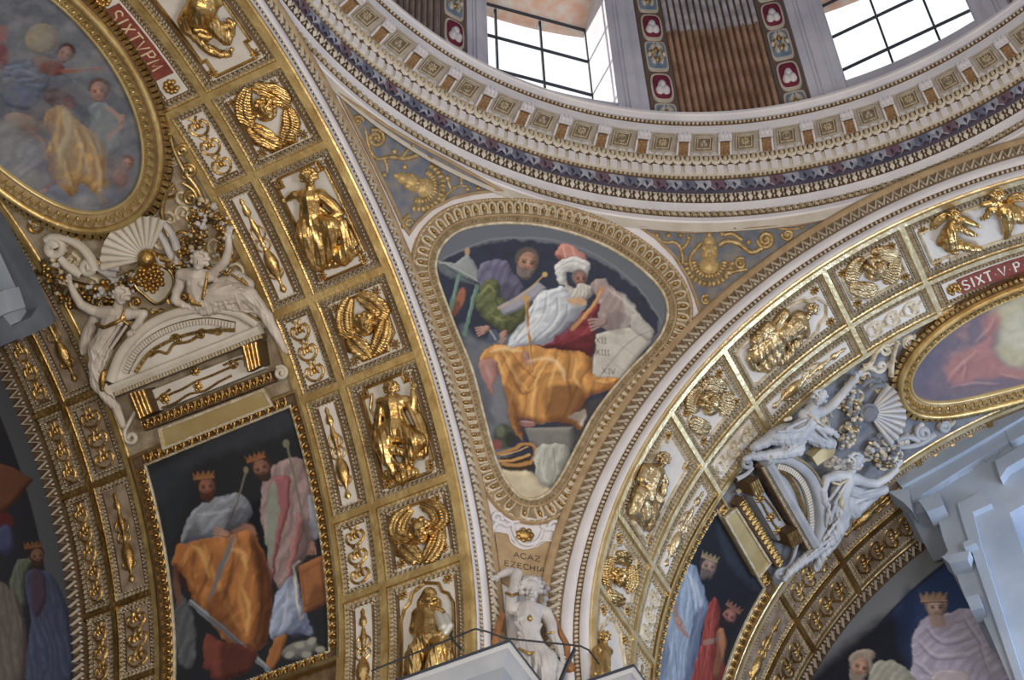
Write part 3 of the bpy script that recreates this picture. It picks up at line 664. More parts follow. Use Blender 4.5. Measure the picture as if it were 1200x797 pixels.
# ================================================================== drawing ornament on a surface from picture points
def upp(surf, x, y, h=0.0):
    """arch radii per picture pixel at a point of a surface"""
    s, t = surf.px(x, y, h); return float((surf.pos(s, t, h)-CC)@CF)/CAM['f']
def pxs(surf, pts, h=0.0): return [surf.px(p[0], p[1], h) for p in pts]
def smooth_px(pts, closed=False, sub=5):
    P = np.array(pts, float); n = len(P); Q = []
    for i in range(n if closed else n-1):
        if closed: a, b, c, d = P[i-1], P[i], P[(i+1) % n], P[(i+2) % n]
        else: a, b, c, d = P[max(i-1, 0)], P[i], P[i+1], P[min(i+2, n-1)]
        for u in np.arange(sub)/sub: Q.append(.5*(2*b+(c-a)*u+(2*a-5*b+4*c-d)*u*u+(3*b-a-3*c+d)*u**3))
    if not closed: Q.append(P[-1])
    return np.array(Q)
VK = 1.0
def vine(mb, surf, pts, r, h=0.0, taper=(1, 1), hk=1.0, sub=4, m=0, smooth=True):
    """a half-round stem along picture points; r in pixels, tapering"""
    Q = smooth_px(pts, sub=sub) if smooth and len(pts) > 2 else np.array(pts, float)
    k = upp(surf, Q[len(Q)//2][0], Q[len(Q)//2][1], h); r = r*VK
    Pt = Path(surf, [surf.px(q[0], q[1], h) for q in Q], step=9)
    n = len(Pt.P); tp = np.linspace(taper[0], taper[1], n)[:, None]; G = []
    for a in np.linspace(0, PI, 6): G.append(Pt.P+Pt.B*(math.cos(a)*r*k)*tp+Pt.N*(h+math.sin(a)*r*k*hk*tp))
    mb.grid(np.stack(G, 1), m); return mb
def bud(mb, surf, x, y, r, h=0.0, hk=1.0, asp=1.0, ang=0.0, m=0, n=8, h0=0.0):
    """a dome on the surface; r in pixels"""
    s, t = surf.px(x, y, h); P, X, Y, N = frame_at(surf, s, t); k = upp(surf, x, y, h)*r
    d = CR*math.cos(ang)+CU*math.sin(ang); X = nrm(d-N*(d@N)); Y = np.cross(N, X)
    V, F = dome_t(0, 0, k, k*asp, k*hk, n); V = np.array(V)
    mb.add(P+N*h+V[:, :1]*X+V[:, 1:2]*Y+V[:, 2:]*N, F, m); return mb
def spiral(cx, cy, r, a0, turns, n=14, r1=.25):
    """picture points of a volute curling in from radius r"""
    return [(cx+(r+(r*r1-r)*u)*math.cos(a0+turns*2*PI*u), cy-(r+(r*r1-r)*u)*math.sin(a0+turns*2*PI*u)) for u in np.linspace(0, 1, n)]
def plate(mb, surf, pts, h0, h1, inset=0.0, m=0, sub=1, closed_smooth=False):
    """a thin slab with a given outline (picture points) on the surface"""
    Q = smooth_px(pts, True, sub) if closed_smooth else np.array(pts, float)
    ST = [surf.px(q[0], q[1], h1) for q in Q]; lo = surf.pos([s for s, t in ST], [t for s, t in ST], h0); hi = surf.pos([s for s, t in ST], [t for s, t in ST], h1)
    c = hi.mean(0)
    n = len(hi); mid = []
    mb.grid(np.stack([lo, hi]), m, cv=True)
    if isinstance(surf, Plane): return mb.add(hi, [tuple(range(n))], m)
    # fan with one intermediate ring so that the slab follows the curve
    sc = np.mean([q for q in ST], 0); rings = [hi]
    for f in (.66, .33): rings.append(surf.pos([sc[0]+(s-sc[0])*f for s, t in ST], [sc[1]+(t-sc[1])*f for s, t in ST], h1))
    mb.grid(np.stack(rings), m, cv=True)
    mb.add(np.concatenate([rings[-1], surf.pos([sc[0]], [sc[1]], h1)]), [(i, (i+1) % n, n) for i in range(n)], m)
    return mb

# --- pendentive picture frame with its egg-and-tongue border
PEND = [(512,326),(510,310),(516,291),(532,275),(553,267),(588,263),(628,265),(665,273),(703,287),(735,305),(761,326),(777,347),(781,369),(773,393),(756,414),(735,435),(697,482),(671,530),(655,560),(641,578),(624,586),(607,582),(592,564),(580,538),(567,490),(553,435),(535,390),(520,350)]
PFR = thing('picture_frame', SP.pos(*SP.px(640, 420)), 'cream and gilt egg-and-tongue frame around the seated prophet fresco', 'frame')
pp = smooth_px(PEND, True, 4)
PP = Path(SP, ccw(SP, [SP.px(*q) for q in pp])[::-1], closed=True, step=9)   # picture points run clockwise; reversed below if needed
if (PP.at(0.1, 0.05, 0)-SP.pos(*SP.px(640, 420)))@(PP.at(0.1, 0.0, 0)-SP.pos(*SP.px(640, 420))) < (PP.at(0.1, 0, 0)-SP.pos(*SP.px(640, 420)))@(PP.at(0.1, 0, 0)-SP.pos(*SP.px(640, 420))):
    PP = Path(SP, [SP.px(*q) for q in pp] if not SP.hand < 0 else [SP.px(*q) for q in pp][::-1], closed=True, step=9)
def fr(nm, prof, mt): o = MB(); sweep(o, PP, prof); return o.build(nm, mt, PFR, True)
fr('inner_fillet', [(-.001, 0), (-.001, .010), (.003, .012), (.006, .010), (.006, .004)], PALE)
fr('inner_band', [(.006, .006), (.019, .010), (.020, .013), (.024, .013), (.024, .006)], BUFF)
fr('egg_band', [(.024, .006), (.030, .009), (.052, .006), (.055, .004)], mat('egg_ground', (.34, .27, .17), .8, 0, (.22, .16, .09), 8))
fr('outer_torus', [(.055, .003), (.056, .010), (.060, .012), (.064, .010), (.066, -.002)], BUFF)
o = MB(); tile(o, PP, T_ARCH, .0105, .008, .019, .009, .016); tag(o.build('leaf_moulding', PALE, PFR), kind='stuff')
o = MB(); tile(o, PP, T_BEAD, .0085, .057, .063, .011, .016); tag(o.build('bead_moulding', PALE, PFR), kind='stuff')
FE = MB(); V, F = dome_t(0, 0, .0040, .0095, .012, 8); FE.add(V, F, 1)
V, F = ribbon([(-.0080, .015), (-.0084, 0), (-.0064, -.010), (0, -.0145), (.0064, -.010), (.0084, 0), (.0080, .015)], .0046); V = np.array(V); V[:, 2] *= .012; FE.add(V, F, 0)
FEM = local_mesh('egg_and_tongue', FE, [mat('frame_cream', (.72, .66, .54), .6, .1, (.58, .49, .35), 10), GOLD])
NE = int(PP.len/.0205)
for i in range(NE):
    P, T, B, N = PP.frame((i+.5)*PP.len/NE, .0405, .005); inst(FEM, PFR, P, -T, -B, N, 'egg_and_tongue')

# --- two blue spandrels with gilt scrolls
GUS = {'l': [(395,108),(425,128),(455,148),(480,163),(530,190),(566,210),(589,224),(556,228),(530,234),(505,247),(488,263),(479,276),(470,263),(455,230),(438,195),(418,155),(400,120)],
       'r': [(746,265),(770,268),(804,271),(836,270),(868,268),(932,263),(972,256),(932,282),(889,312),(847,344),(820,369),(814,350),(804,325),(789,301),(768,280)]}
VK = 1.45
for key, lab in (('l', 'blue triangular spandrel with gilt scrollwork, left of the prophet fresco'), ('r', 'blue triangular spandrel with gilt scrollwork, right of the prophet fresco')):
    g = GUS[key]; c = np.mean(g, 0); root = thing('spandrel', SP.pos(*SP.px(*c)), lab, 'spandrel')
    o = MB(); plate(o, SP, g, -.003, .002); o.build('ground', SLATE, root)
    o = MB(); Q = Path(SP, [SP.px(*q) for q in g], closed=True, step=9); sweep(o, Q, [(-.006, -.002), (-.006, .006), (-.002, .008), (.001, .005), (.001, .001)] if True else []); o.build('rim', BUFF, root)
    o = MB(); b = MB()
    if key == 'l':
        vine(o, SP, spiral(440, 162, 11, 2.2, -1.6), 2.4); vine(o, SP, [(428, 150), (432, 172), (441, 186), (458, 184), (474, 186), (488, 182)], 2.6, taper=(.6, 1)); vine(o, SP, spiral(419, 142, 7, 0, 1.2), 1.8)
        vine(o, SP, [(450, 186), (454, 200), (446, 210)], 2, taper=(1, .4)); vine(o, SP, [(470, 186), (477, 176), (484, 170)], 1.8); vine(o, SP, [(515, 240), (525, 226), (538, 218), (556, 220)], 2.2, taper=(1, .4)); vine(o, SP, [(528, 222), (524, 210)], 1.6); vine(o, SP, [(540, 218), (541, 209)], 1.6)
        vine(o, SP, [(474, 268), (473, 258), (479, 252)], 2); vine(o, SP, spiral(479, 262, 5, 0, 1), 1.5)
        cx, cy, an = 492, 218, 2.75
        for q in [(440, 162), (474, 196), (462, 178), (541, 209), (524, 209), (548, 222), (560, 221), (473, 265), (419, 142), (503, 186), (450, 205)]: bud(b, SP, *q, 4.2, hk=.9)
    else:
        vine(o, SP, spiral(897, 281, 10, 3.3, 1.7), 2.4); vine(o, SP, spiral(923, 275, 7, 3.0, 1.3), 2); vine(o, SP, [(912, 268), (935, 268), (955, 262)], 1.6, taper=(1, .4)); vine(o, SP, spiral(868, 309, 7, 1, 1.3), 2)
        vine(o, SP, [(893, 291), (880, 296), (866, 286), (852, 283), (842, 288)], 2.6); vine(o, SP, [(848, 276), (858, 274), (870, 282)], 2.2); vine(o, SP, [(800, 310), (798, 292), (790, 284), (778, 284), (766, 274)], 2.3, taper=(1, .5)); vine(o, SP, [(799, 292), (806, 284), (806, 276)], 1.8)
        vine(o, SP, [(812, 318), (808, 304), (816, 291), (822, 285)], 2); vine(o, SP, spiral(827, 352, 6, 1, 1.2), 1.8); vine(o, SP, [(850, 322), (862, 318), (875, 316)], 2)
        cx, cy, an = 831, 306, 1.57
        for q in [(783, 276), (797, 276), (807, 279), (770, 276), (897, 281), (923, 275), (868, 309), (877, 284), (846, 274), (827, 352), (940, 266), (861, 270)]: bud(b, SP, *q, 4.2, hk=.9)
    tag(o.build('scrollwork', SCROLLG, root, True), kind='stuff')
    for i in range(15):
        a = an+PI+(-1.45+2.9*i/14)*1.0
        bud(b, SP, cx+18*math.cos(a), cy-18*math.sin(a), 5.6, hk=.7, asp=.6, ang=a); bud(b, SP, cx+27*math.cos(a), cy-27*math.sin(a), 5.6, hk=.6, asp=.66, ang=a)
    tag(b.build('shell_and_buds', SCROLLG, root, True), kind='stuff')
    o = MB(); ca, sa = math.cos(an), math.sin(an)
    for u, v, r, hk, asp in ((10, 0, 14, .7, .8), (-6, 0, 13, .6, 1), (22, 0, 9, .8, .9), (14, 6, 5, 1.6, 1), (14, -6, 5, 1.6, 1), (6, 0, 6, 2.0, .7), (-4, 0, 6, 1.5, .6), (30, 0, 5, 1, .8)):
        bud(o, SP, cx+u*ca-v*sa, cy-(u*sa+v*ca), r*1.0, hk=hk*.8, asp=asp, ang=an, n=10)
    o.build('mask', mat('mask_gilt_'+key, (.62, .46, .22), .5, .4, (.42, .30, .13), 40), root, True)

VK = 1.0
# --- small strokes of Roman capitals: (x, y) polylines in a 0..1 cell with serifs
GL = {'A': [[(.0, 0), (.5, 1), (1, 0)], [(.2, .38), (.8, .38)]], 'C': [[(.95, .82), (.7, 1), (.3, 1), (.05, .7), (.05, .3), (.3, 0), (.7, 0), (.95, .18)]], 'Z': [[(.05, 1), (.95, 1), (.05, 0), (.95, 0)]],
      'E': [[(.85, 1), (.15, 1), (.15, 0), (.9, 0)], [(.15, .52), (.7, .52)]], 'H': [[(.1, 0), (.1, 1)], [(.9, 0), (.9, 1)], [(.1, .52), (.9, .52)]], 'I': [[(.5, 0), (.5, 1)], [(.3, 0), (.7, 0)], [(.3, 1), (.7, 1)]],
      'S': [[(.88, .85), (.6, 1), (.3, 1), (.12, .8), (.2, .6), (.75, .42), (.9, .2), (.65, 0), (.3, 0), (.08, .15)]], 'X': [[(.05, 0), (.95, 1)], [(.05, 1), (.95, 0)]], 'T': [[(.0, 1), (1, 1)], [(.5, 1), (.5, 0)], [(.35, 0), (.65, 0)]],
      'V': [[(.0, 1), (.5, 0), (1, 1)]], 'P': [[(.15, 0), (.15, 1), (.7, 1), (.9, .78), (.7, .5), (.15, .5)]], 'M': [[(.0, 0), (.1, 1), (.5, .2), (.9, 1), (1, 0)]], '.': [[(.4, .45), (.6, .45)]]}
def lettering(mb, P, X, Y, N, text, hgt, wid, gap=.25, stroke=.10, h=.001, m=0):
    """words laid along X from P (left end of the base line); sizes in arch radii"""
    x = 0
    for ch in text:
        cw = wid*(.5 if ch in 'I.' else 1)
        if ch != ' ':
            for pl in GL[ch]:
                V, F = ribbon([(x+(p[0] if ch not in 'I.' else p[0])*cw, p[1]*hgt) for p in pl], stroke*hgt); V = np.array(V)
                mb.add(P+V[:, :1]*X+V[:, 1:2]*Y+(V[:, 2:]*h*.6+h*.4)*N, F, m)
        x += cw*(1+gap)
    return x

# --- name cartouche at the foot of the pendentive
CT = thing('cartouche', SP.pos(*SP.px(616, 645)), 'buff name tablet with white strapwork volutes reading ACAZ EZECHIA', 'cartouche')
o = MB(); plate(o, SP, [(580,624),(594,624),(598,634),(606,641),(618,644),(630,641),(637,636),(647,634),(648,645),(636,684),(622,690),(600,690),(588,682)], .0, .004); o.build('tablet', BUFF, CT)
o = MB()
vine(o, SP, [(584,676),(580,650),(577,622),(585,612),(594,616),(600,612)], 2.6, .003); vine(o, SP, spiral(582, 607, 7, -.6, 1.1), 2.4, .004)
vine(o, SP, [(600,612),(604,628),(612,637),(622,638),(632,632),(636,622)], 2.2, .004); vine(o, SP, [(639,680),(648,652),(654,632),(652,620),(640,620),(634,616)], 2.6, .003); vine(o, SP, spiral(651, 618, 8, 3.4, -1.2), 2.4, .004)
vine(o, SP, [(590,606),(602,612),(616,608),(630,610),(640,606)], 1.8, .004); vine(o, SP, [(580,622),(590,624),(596,626),(600,636),(612,643),(624,641),(634,634),(648,634)], 1.2, .006)
o.build('strapwork', WHITE, CT, True)
o = MB(); bud(o, SP, 615, 627, 11, .004, .5, .7, 0, n=12); [bud(o, SP, 615+8*math.cos(a), 627-6*math.sin(a), 3.6, .008, .7) for a in np.arange(0, 6.2, .9)]; o.build('gilt_cabochon', GOLD, CT, True)
for tx, (x0, y0), (x1, y1), hp in (('ACAZ', (601, 654), (634, 660), 7), ('EZECHIA', (590, 664), (639, 673), 7)):
    s0, t0 = SP.px(x0, y0); s1, t1 = SP.px(x1, y1); P0, P1 = SP.pos(s0, t0, .005), SP.pos(s1, t1, .005); N = nrm(SP.nor(s0, t0)); X = nrm(P1-P0); Y = np.cross(N, X)
    o = MB(); k = upp(SP, x0, y0); wl = lettering(MB(), P0, X, Y, N, tx, 1, 1); lettering(o, P0, X, Y, N, tx, hp*k, np.linalg.norm(P1-P0)/wl, stroke=.16, h=.0015); tag(o.build('lettering', INK, CT), kind='stuff')

# --- oval ceiling paintings: frames
def oval_pts(sc, tc, hs, ht, n=72, e=.93): return [(sc+hs*np.sign(math.cos(a))*abs(math.cos(a))**e, tc+ht*np.sign(math.sin(a))*abs(math.sin(a))**e) for a in np.linspace(0, 2*PI, n, endpoint=False)]
OV = {'L': (BL, .548, 1.73, .205, .415), 'R': (BR, .506, 1.73, .155, .415)}
for key, lab in (('L', 'broad gilt oval frame around the fresco of angels'), ('R', 'gilt oval frame around the rosy cloud fresco')):
    surf, sc, tc_, hs, ht = OV[key]; root = thing('picture_frame', surf.pos(sc, tc_), lab, 'frame')
    P = Path(surf, oval_pts(sc, tc_, hs, ht), closed=True, step=9); sg = -surf.hand
    k = .85 if key == 'R' else 1.0
    def fo(nm, prof, mt): o = MB(); sweep(o, P, [(sg*b*k, h) for b, h in prof]); o.build(nm, mt, root, True)
    fo('inner_fillet', [(-.001, .0), (-.001, .020), (.003, .022), (.006, .020), (.008, .016)], TABG)
    fo('leaf_band', [(.008, .016), (.022, .020), (.034, .026)], BUFF)
    fo('torus', [(.034, .024), (.036, .034), (.043, .038), (.050, .034), (.052, .024)], RIBG)
    fo('outer_cove', [(.052, .024), (.060, .012), (.072, .008), (.072, -.004)], UMBER)
    o = MB(); tile(o, P, T_CURL, .022, sg*.009*k, sg*.033*k, .018, .032); tag(o.build('leaf_moulding', TABG, root), kind='stuff')
    o = MB(); tile(o, P, T_DENT, .014, sg*.054*k, sg*.070*k, .010, .022); tag(o.build('tongue_moulding', GOLD, root), kind='stuff')
    for a in np.arange(0, P.len, .030):
        pass
# --- rectangular kings' pictures: frames with egg borders
RP = {'L': (BL, .352, .752, .085, .708), 'R': (BR, .347, .664, .085, .678)}
for key, lab in (('L', 'gilt egg-moulded frame around the two crowned kings, left vault'), ('R', 'gilt egg-moulded frame around the two kings, right vault')):
    surf, s0, s1, t0, t1 = RP[key]; root = thing('picture_frame', surf.pos((s0+s1)/2, t1), lab, 'frame')
    P = rpath(surf, s0, s1, t0, t1)
    def fo(nm, prof, mt): o = MB(); sweep(o, P, [(-b, h) for b, h in prof]); o.build(nm, mt, root)
    fo('inner_bead', [(0, 0), (0, .008), (.003, .010), (.006, .008)], PALE)
    fo('egg_band', [(.006, .006), (.026, .010)], UMBER)
    fo('outer_fillet', [(.026, .010), (.027, .016), (.033, .016), (.036, .012), (.036, -.003)], GOLDB)
    o = MB(); [tile(o, q, T_BEAD, .009, -.0055, -.0005, .008, .013) for q in rsides(surf, s0, s1, t0, t1)]; tag(o.build('bead_moulding', PALE, root), kind='stuff')
    E_ = MB(); V, F = dome_t(0, 0, .0052, .0075, .010, 8); E_.add(V, F); V, F = ribbon([(-.009, .010), (-.0095, 0), (-.006, -.009), (0, -.011), (.006, -.009), (.0095, 0), (.009, .010)], .0036); V = np.array(V); V[:, 2] *= .008; E_.add(V, F)
    EM = local_mesh('egg_and_tongue', E_, [GOLD])
    for q in rsides(surf, s0, s1, t0, t1):
        n = max(1, int(q.len/.0225))
        for i in range(n): Pq, T, B, N = q.frame((i+.5)*q.len/n, -.016, .007); inst(EM, root, Pq, -T, -B, N, 'egg_and_tongue')
# ================================================================== sculpted figures: one continuous skin over tapered limbs
def capsule(mb, p0, r0, p1, r1, n=10):
    p0, p1 = np.asarray(p0, float), np.asarray(p1, float); d = p1-p0; L = np.linalg.norm(d)
    if L < 1e-7: d = np.array([0, 0, 1.]); L = 1e-7
    Z = d/L; X = nrm(np.cross(Z, [0.31, 0.77, 0.55])); Y = np.cross(Z, X); rows = []
    for a in (-80, -50, -20, 0): rows.append((p0+Z*r0*math.sin(a*D2R), r0*math.cos(a*D2R)))
    for a in (0, 20, 50, 80): rows.append((p1+Z*r1*math.sin(a*D2R), r1*math.cos(a*D2R)))
    t = np.linspace(0, 2*PI, n, endpoint=False)
    G = np.array([c+r*(np.cos(t)[:, None]*X+np.sin(t)[:, None]*Y) for c, r in rows]); k = mb.n
    mb.grid(G, cv=True); m = len(rows)
    mb.add([], [tuple(k+i-mb.n for i in range(n))[::-1], tuple(k+(m-1)*n+i-mb.n for i in range(n))])
def ellipsoid(mb, c, A1, A2, A3):
    n = 12; t = np.linspace(0, 2*PI, n, endpoint=False); k = mb.n; rows = []
    for a in np.linspace(-80, 80, 8)*D2R: rows.append(c+math.sin(a)*A3+math.cos(a)*(np.cos(t)[:, None]*A1+np.sin(t)[:, None]*A2))
    mb.grid(np.array(rows), cv=True); mb.add([], [tuple(k+i-mb.n for i in range(n))[::-1], tuple(k+7*n+i-mb.n for i in range(n))])
class Fig:
    """collects limbs given as picture points with height over a surface, all in pixels"""
    def __init__(self, surf, x, y, h=0.0): self.surf = surf; self.fat = 1.0; self.k = upp(surf, x, y, h); self.h = h; self.mb = MB()
    def P(self, x, y, h):
        hh = self.h+h*self.k; s, t = self.surf.px(x, y, hh); return self.surf.pos(s, t, hh)
    def ch(self, *pts):
        for a, b in zip(pts[:-1], pts[1:]): capsule(self.mb, self.P(*a[:3]), a[3]*self.k*self.fat, self.P(*b[:3]), b[3]*self.k*self.fat)
        return self
    def el(self, x, y, h, rx, ry, rh, ang=0):
        c = self.P(x, y, h); s, t = self.surf.px(x, y, self.h+h*self.k); N = nrm(self.surf.nor(s, t)); N = nrm(N*.6-CF*.4)
        a = ang*D2R; d = CR*math.cos(a)+CU*math.sin(a); X = nrm(d-N*(d@N)); Y = np.cross(N, X)
        ellipsoid(self.mb, c, X*rx*self.k, Y*ry*self.k, N*rh*self.k); return self
    def head(self, x, y, h, r, ang=90, look=(0, 0), hair=None):
        """skull, jaw, brow, nose, lips, cheeks, ears and curls; ang = direction of the crown, look = picture shift of the face"""
        c, s = math.cos(ang*D2R), math.sin(ang*D2R); q = lambda u, v: (x+u*s*1+v*c+look[0]*0, y-(v*s-u*c*1))
        lx, ly = look
        self.el(*q(0, r*.12), h, r*.80, r*.92, r*.88, ang-90); self.el(*q(lx*r*.25, -r*.36), h+r*.12, r*.58, r*.64, r*.62, ang-90)
        f = h+r*.62; o = lx*r*.35
        self.ch((*q(o-r*.34, r*.22), f+r*.02, r*.13), (*q(o-r*.08, r*.20), f+r*.13, r*.10)); self.ch((*q(o+r*.34, r*.22), f+r*.02, r*.13), (*q(o+r*.08, r*.20), f+r*.13, r*.10))
        self.ch((*q(o, r*.18), f+r*.14, r*.09), (*q(o, -r*.20), f+r*.38, r*.14))
        self.el(*q(o-r*.33, -r*.18), f-r*.08, r*.22, r*.24, r*.2); self.el(*q(o+r*.33, -r*.18), f-r*.08, r*.22, r*.24, r*.2)
        self.ch((*q(o-r*.17, -r*.44), f+r*.05, r*.08), (*q(o+r*.17, -r*.44), f+r*.05, r*.08)); self.el(*q(o, -r*.78), f-r*.12, r*.22, r*.18, r*.2)
        for sg in (-1, 1): self.el(*q(sg*r*.80, -r*.02), h, r*.12, r*.24, r*.2)
        if hair:
            for i in range(hair):
                a = PI*(-.12+1.24*i/(hair-1)); self.el(*q(r*.86*math.cos(a), r*.15+r*.86*math.sin(a)), h+r*.25, r*.30, r*.26, r*.34)
                self.el(*q(r*.62*math.cos(a), r*.52+r*.44*math.sin(a)), h+r*.42, r*.26, r*.22, r*.26)
        return self
    def wing(self, pts, w, h=2, n=4):
        P = np.array(pts, float); Q = smooth_px(P, sub=3); T = np.gradient(Q, axis=0); T /= np.linalg.norm(T, axis=1)[:, None]; B = np.stack([-T[:, 1], T[:, 0]], 1)
        for j in range(n):
            u = (j-(n-1)/2)/max(n-1, 1); m = len(Q); e = m-1-(abs(int(2*u)) if n > 2 else 0)
            for i in range(m-1):
                if i >= e: break
                f = math.sin(PI*(.15+.7*i/(m-1)))
                a = Q[i]+B[i]*u*w*f; g = math.sin(PI*(.15+.7*(i+1)/(m-1))); b = Q[i+1]+B[i+1]*u*w*g
                self.ch((a[0], a[1], h+(1 if j % 2 else 0), w*.26*f+.5), (b[0], b[1], h+(1 if j % 2 else 0), w*.26*g+.5))
        return self
    def hand(self, x, y, h, ang, r=2.0, curl=.3):
        """a palm with four unequal fingers and a thumb, pointing along ang (degrees in the picture)"""
        a = ang*D2R; c, s = math.cos(a), math.sin(a); q = lambda u, v: (x+u*c-v*s, y-(u*s+v*c))
        self.el(x, y, h, r*1.25, r*.95, r*.55, ang)
        for v, L in ((-.75, 2.1), (-.25, 2.6), (.25, 2.5), (.72, 1.9)):
            self.ch((*q(r*.8, v*r), h, r*.30), (*q(r*(.8+L*.55), v*r*1.25), h+r*.35, r*.26), (*q(r*(.8+L*(1-curl*.3)), v*r*1.3), h+r*.35-curl*r, r*.22))
        self.ch((*q(-r*.2, r*.8), h, r*.34), (*q(r*.5, r*1.5), h+r*.3, r*.28), (*q(r*1.1, r*1.7), h+r*.2, r*.24)); return self
    def done(self, name, mt, parent=None, voxel=.72, smooth=2, loc=None, cloth=None):
        me = bpy.data.meshes.new('raw'); V = np.concatenate([v for v in self.mb.V if len(v)])*S; me.from_pydata(V.tolist(), [], self.mb.F)
        o = bpy.data.objects.new('raw', me); COL.objects.link(o)
        m = o.modifiers.new('r', 'REMESH'); m.mode = 'VOXEL'; m.voxel_size = voxel*self.k*S; m.use_smooth_shade = True
        if smooth: q = o.modifiers.new('s', 'SMOOTH'); q.factor = .5; q.iterations = smooth
        dg = bpy.context.evaluated_depsgraph_get(); ev = o.evaluated_get(dg); res = bpy.data.meshes.new_from_object(ev)
        bpy.data.objects.remove(o); bpy.data.meshes.remove(me)
        n = len(res.vertices); no_ = np.empty(n*3); res.vertices.foreach_get('normal', no_); no_ = no_.reshape(-1, 3)
        co_ = np.empty(n*3); res.vertices.foreach_get('co', co_); co_ = co_.reshape(-1, 3)
        if cloth:      # woven creases: (amplitude px, period px, direction deg, first picture row)
            am, pr, an, y0 = cloth; d_ = co_/S-CC; z_ = d_@CF; X_ = 600+CAM['f']*(d_@CR)/z_; Y_ = 398.5-CAM['f']*(d_@CU)/z_
            u_ = X_*math.cos(an*D2R)-Y_*math.sin(an*D2R); v_ = X_*math.sin(an*D2R)+Y_*math.cos(an*D2R)
            w_ = np.sin(u_/pr*6.283+1.9*np.sin(v_/pr*.9+u_/pr*.7)+1.3*np.sin(v_/pr*.37))*.7+.3*np.sin(u_/pr*13.1+v_/pr*2.1)
            co_ = co_+no_*(w_*am*self.k*S*np.clip((Y_-y0)/6, 0, 1))[:, None]
        off = np.array(WLOC[parent.name]) if parent is not None else (np.array(loc)*S if loc is not None else co_.mean(0))
        res.vertices.foreach_set('co', (co_-off).ravel()); res.materials.clear(); res.materials.append(mt); res.name = name
        res.polygons.foreach_set('use_smooth', [True]*len(res.polygons)); res.update()
        ob = bpy.data.objects.new(name, res); COL.objects.link(ob)
        if parent is not None: ob.parent = parent
        else: ob.location = off
        WLOC[ob.name] = tuple(off); return ob

# ---- gilt relief figures of the wide coffers
def cherub(key, surf, hx, hy, r, wings, ang=90, w=15, mt=GOLDF):
    f = Fig(surf, hx, hy, .006); r *= 1.22
    f.head(hx, hy, r*.75, r, ang, (0, 0), 6); f.el(hx, hy+1, 1, r*1.1, r*1.1, r*.6)
    h = f.done('cherub_head', mt, FIG[key])
    for wg in wings:
        f = Fig(surf, hx, hy, .006); f.wing(wg, w, 1.5); f.done('wing', mt, FIG[key], smooth=1, cloth=(.5, 3, 70, 0))
GOLDR = mat('cool_lit_gilding', (0.74, 0.58, 0.33), 0.36, 0.9, (0.46, 0.33, 0.17), 9, 0.6, 22)  # figure gilding paled in colour for the bluish light on the right
cherub(('left', 1), BL, 492, 623, 12, [[(480, 597), (468, 610), (466, 626), (482, 632)], [(494, 591), (509, 596), (516, 610), (506, 619)], [(472, 639), (480, 647), (492, 659)], [(515, 623), (510, 641), (498, 659)]], 100)
cherub(('left', 3), BL, 428, 380, 10.5, [[(410, 350), (404, 368), (406, 387), (416, 388)], [(420, 346), (434, 353), (448, 366), (440, 372)], [(410, 396), (421, 407), (434, 419)], [(452, 375), (449, 393), (438, 415)]], 112)
cherub(('left', 5), BL, 311, 128, 11, [[(290, 104), (285, 120), (288, 138), (298, 138)], [(298, 102), (318, 108), (332, 118), (328, 124)], [(293, 148), (308, 160), (328, 171)], [(337, 129), (341, 146), (332, 168)]], 120)
cherub(('right', 5), BR, 1026, 316, 10.5, [[(1012, 304), (1001, 316), (995, 334)], [(1022, 297), (1038, 298), (1055, 302)], [(1052, 304), (1046, 318), (1038, 332)], [(997, 337), (1012, 340), (1028, 338)]], 60, 13, GOLDR)
cherub(('right', 3), BR, 833, 474, 10, [[(822, 456), (813, 468), (811, 486)], [(824, 452), (838, 450), (850, 457)], [(851, 461), (852, 474), (846, 486)], [(811, 492), (820, 500), (832, 501)]], 80, 13, GOLDR)
cherub(('right', 1), BR, 726, 677, 8.5, [[(715, 654), (712, 670), (714, 688)], [(718, 656), (730, 653), (739, 662)], [(740, 664), (741, 680), (736, 694)], [(714, 692), (722, 703), (732, 702)]], 85, 11)
def relief(key, surf, x, y, build, mt=GOLDF, name='relief_figure', **kw):
    f = Fig(surf, x, y, .006); f.fat = 1.2; build(f); return f.done(name, mt, FIG[key], cloth=(.6, 8, 20, y-8), **kw)
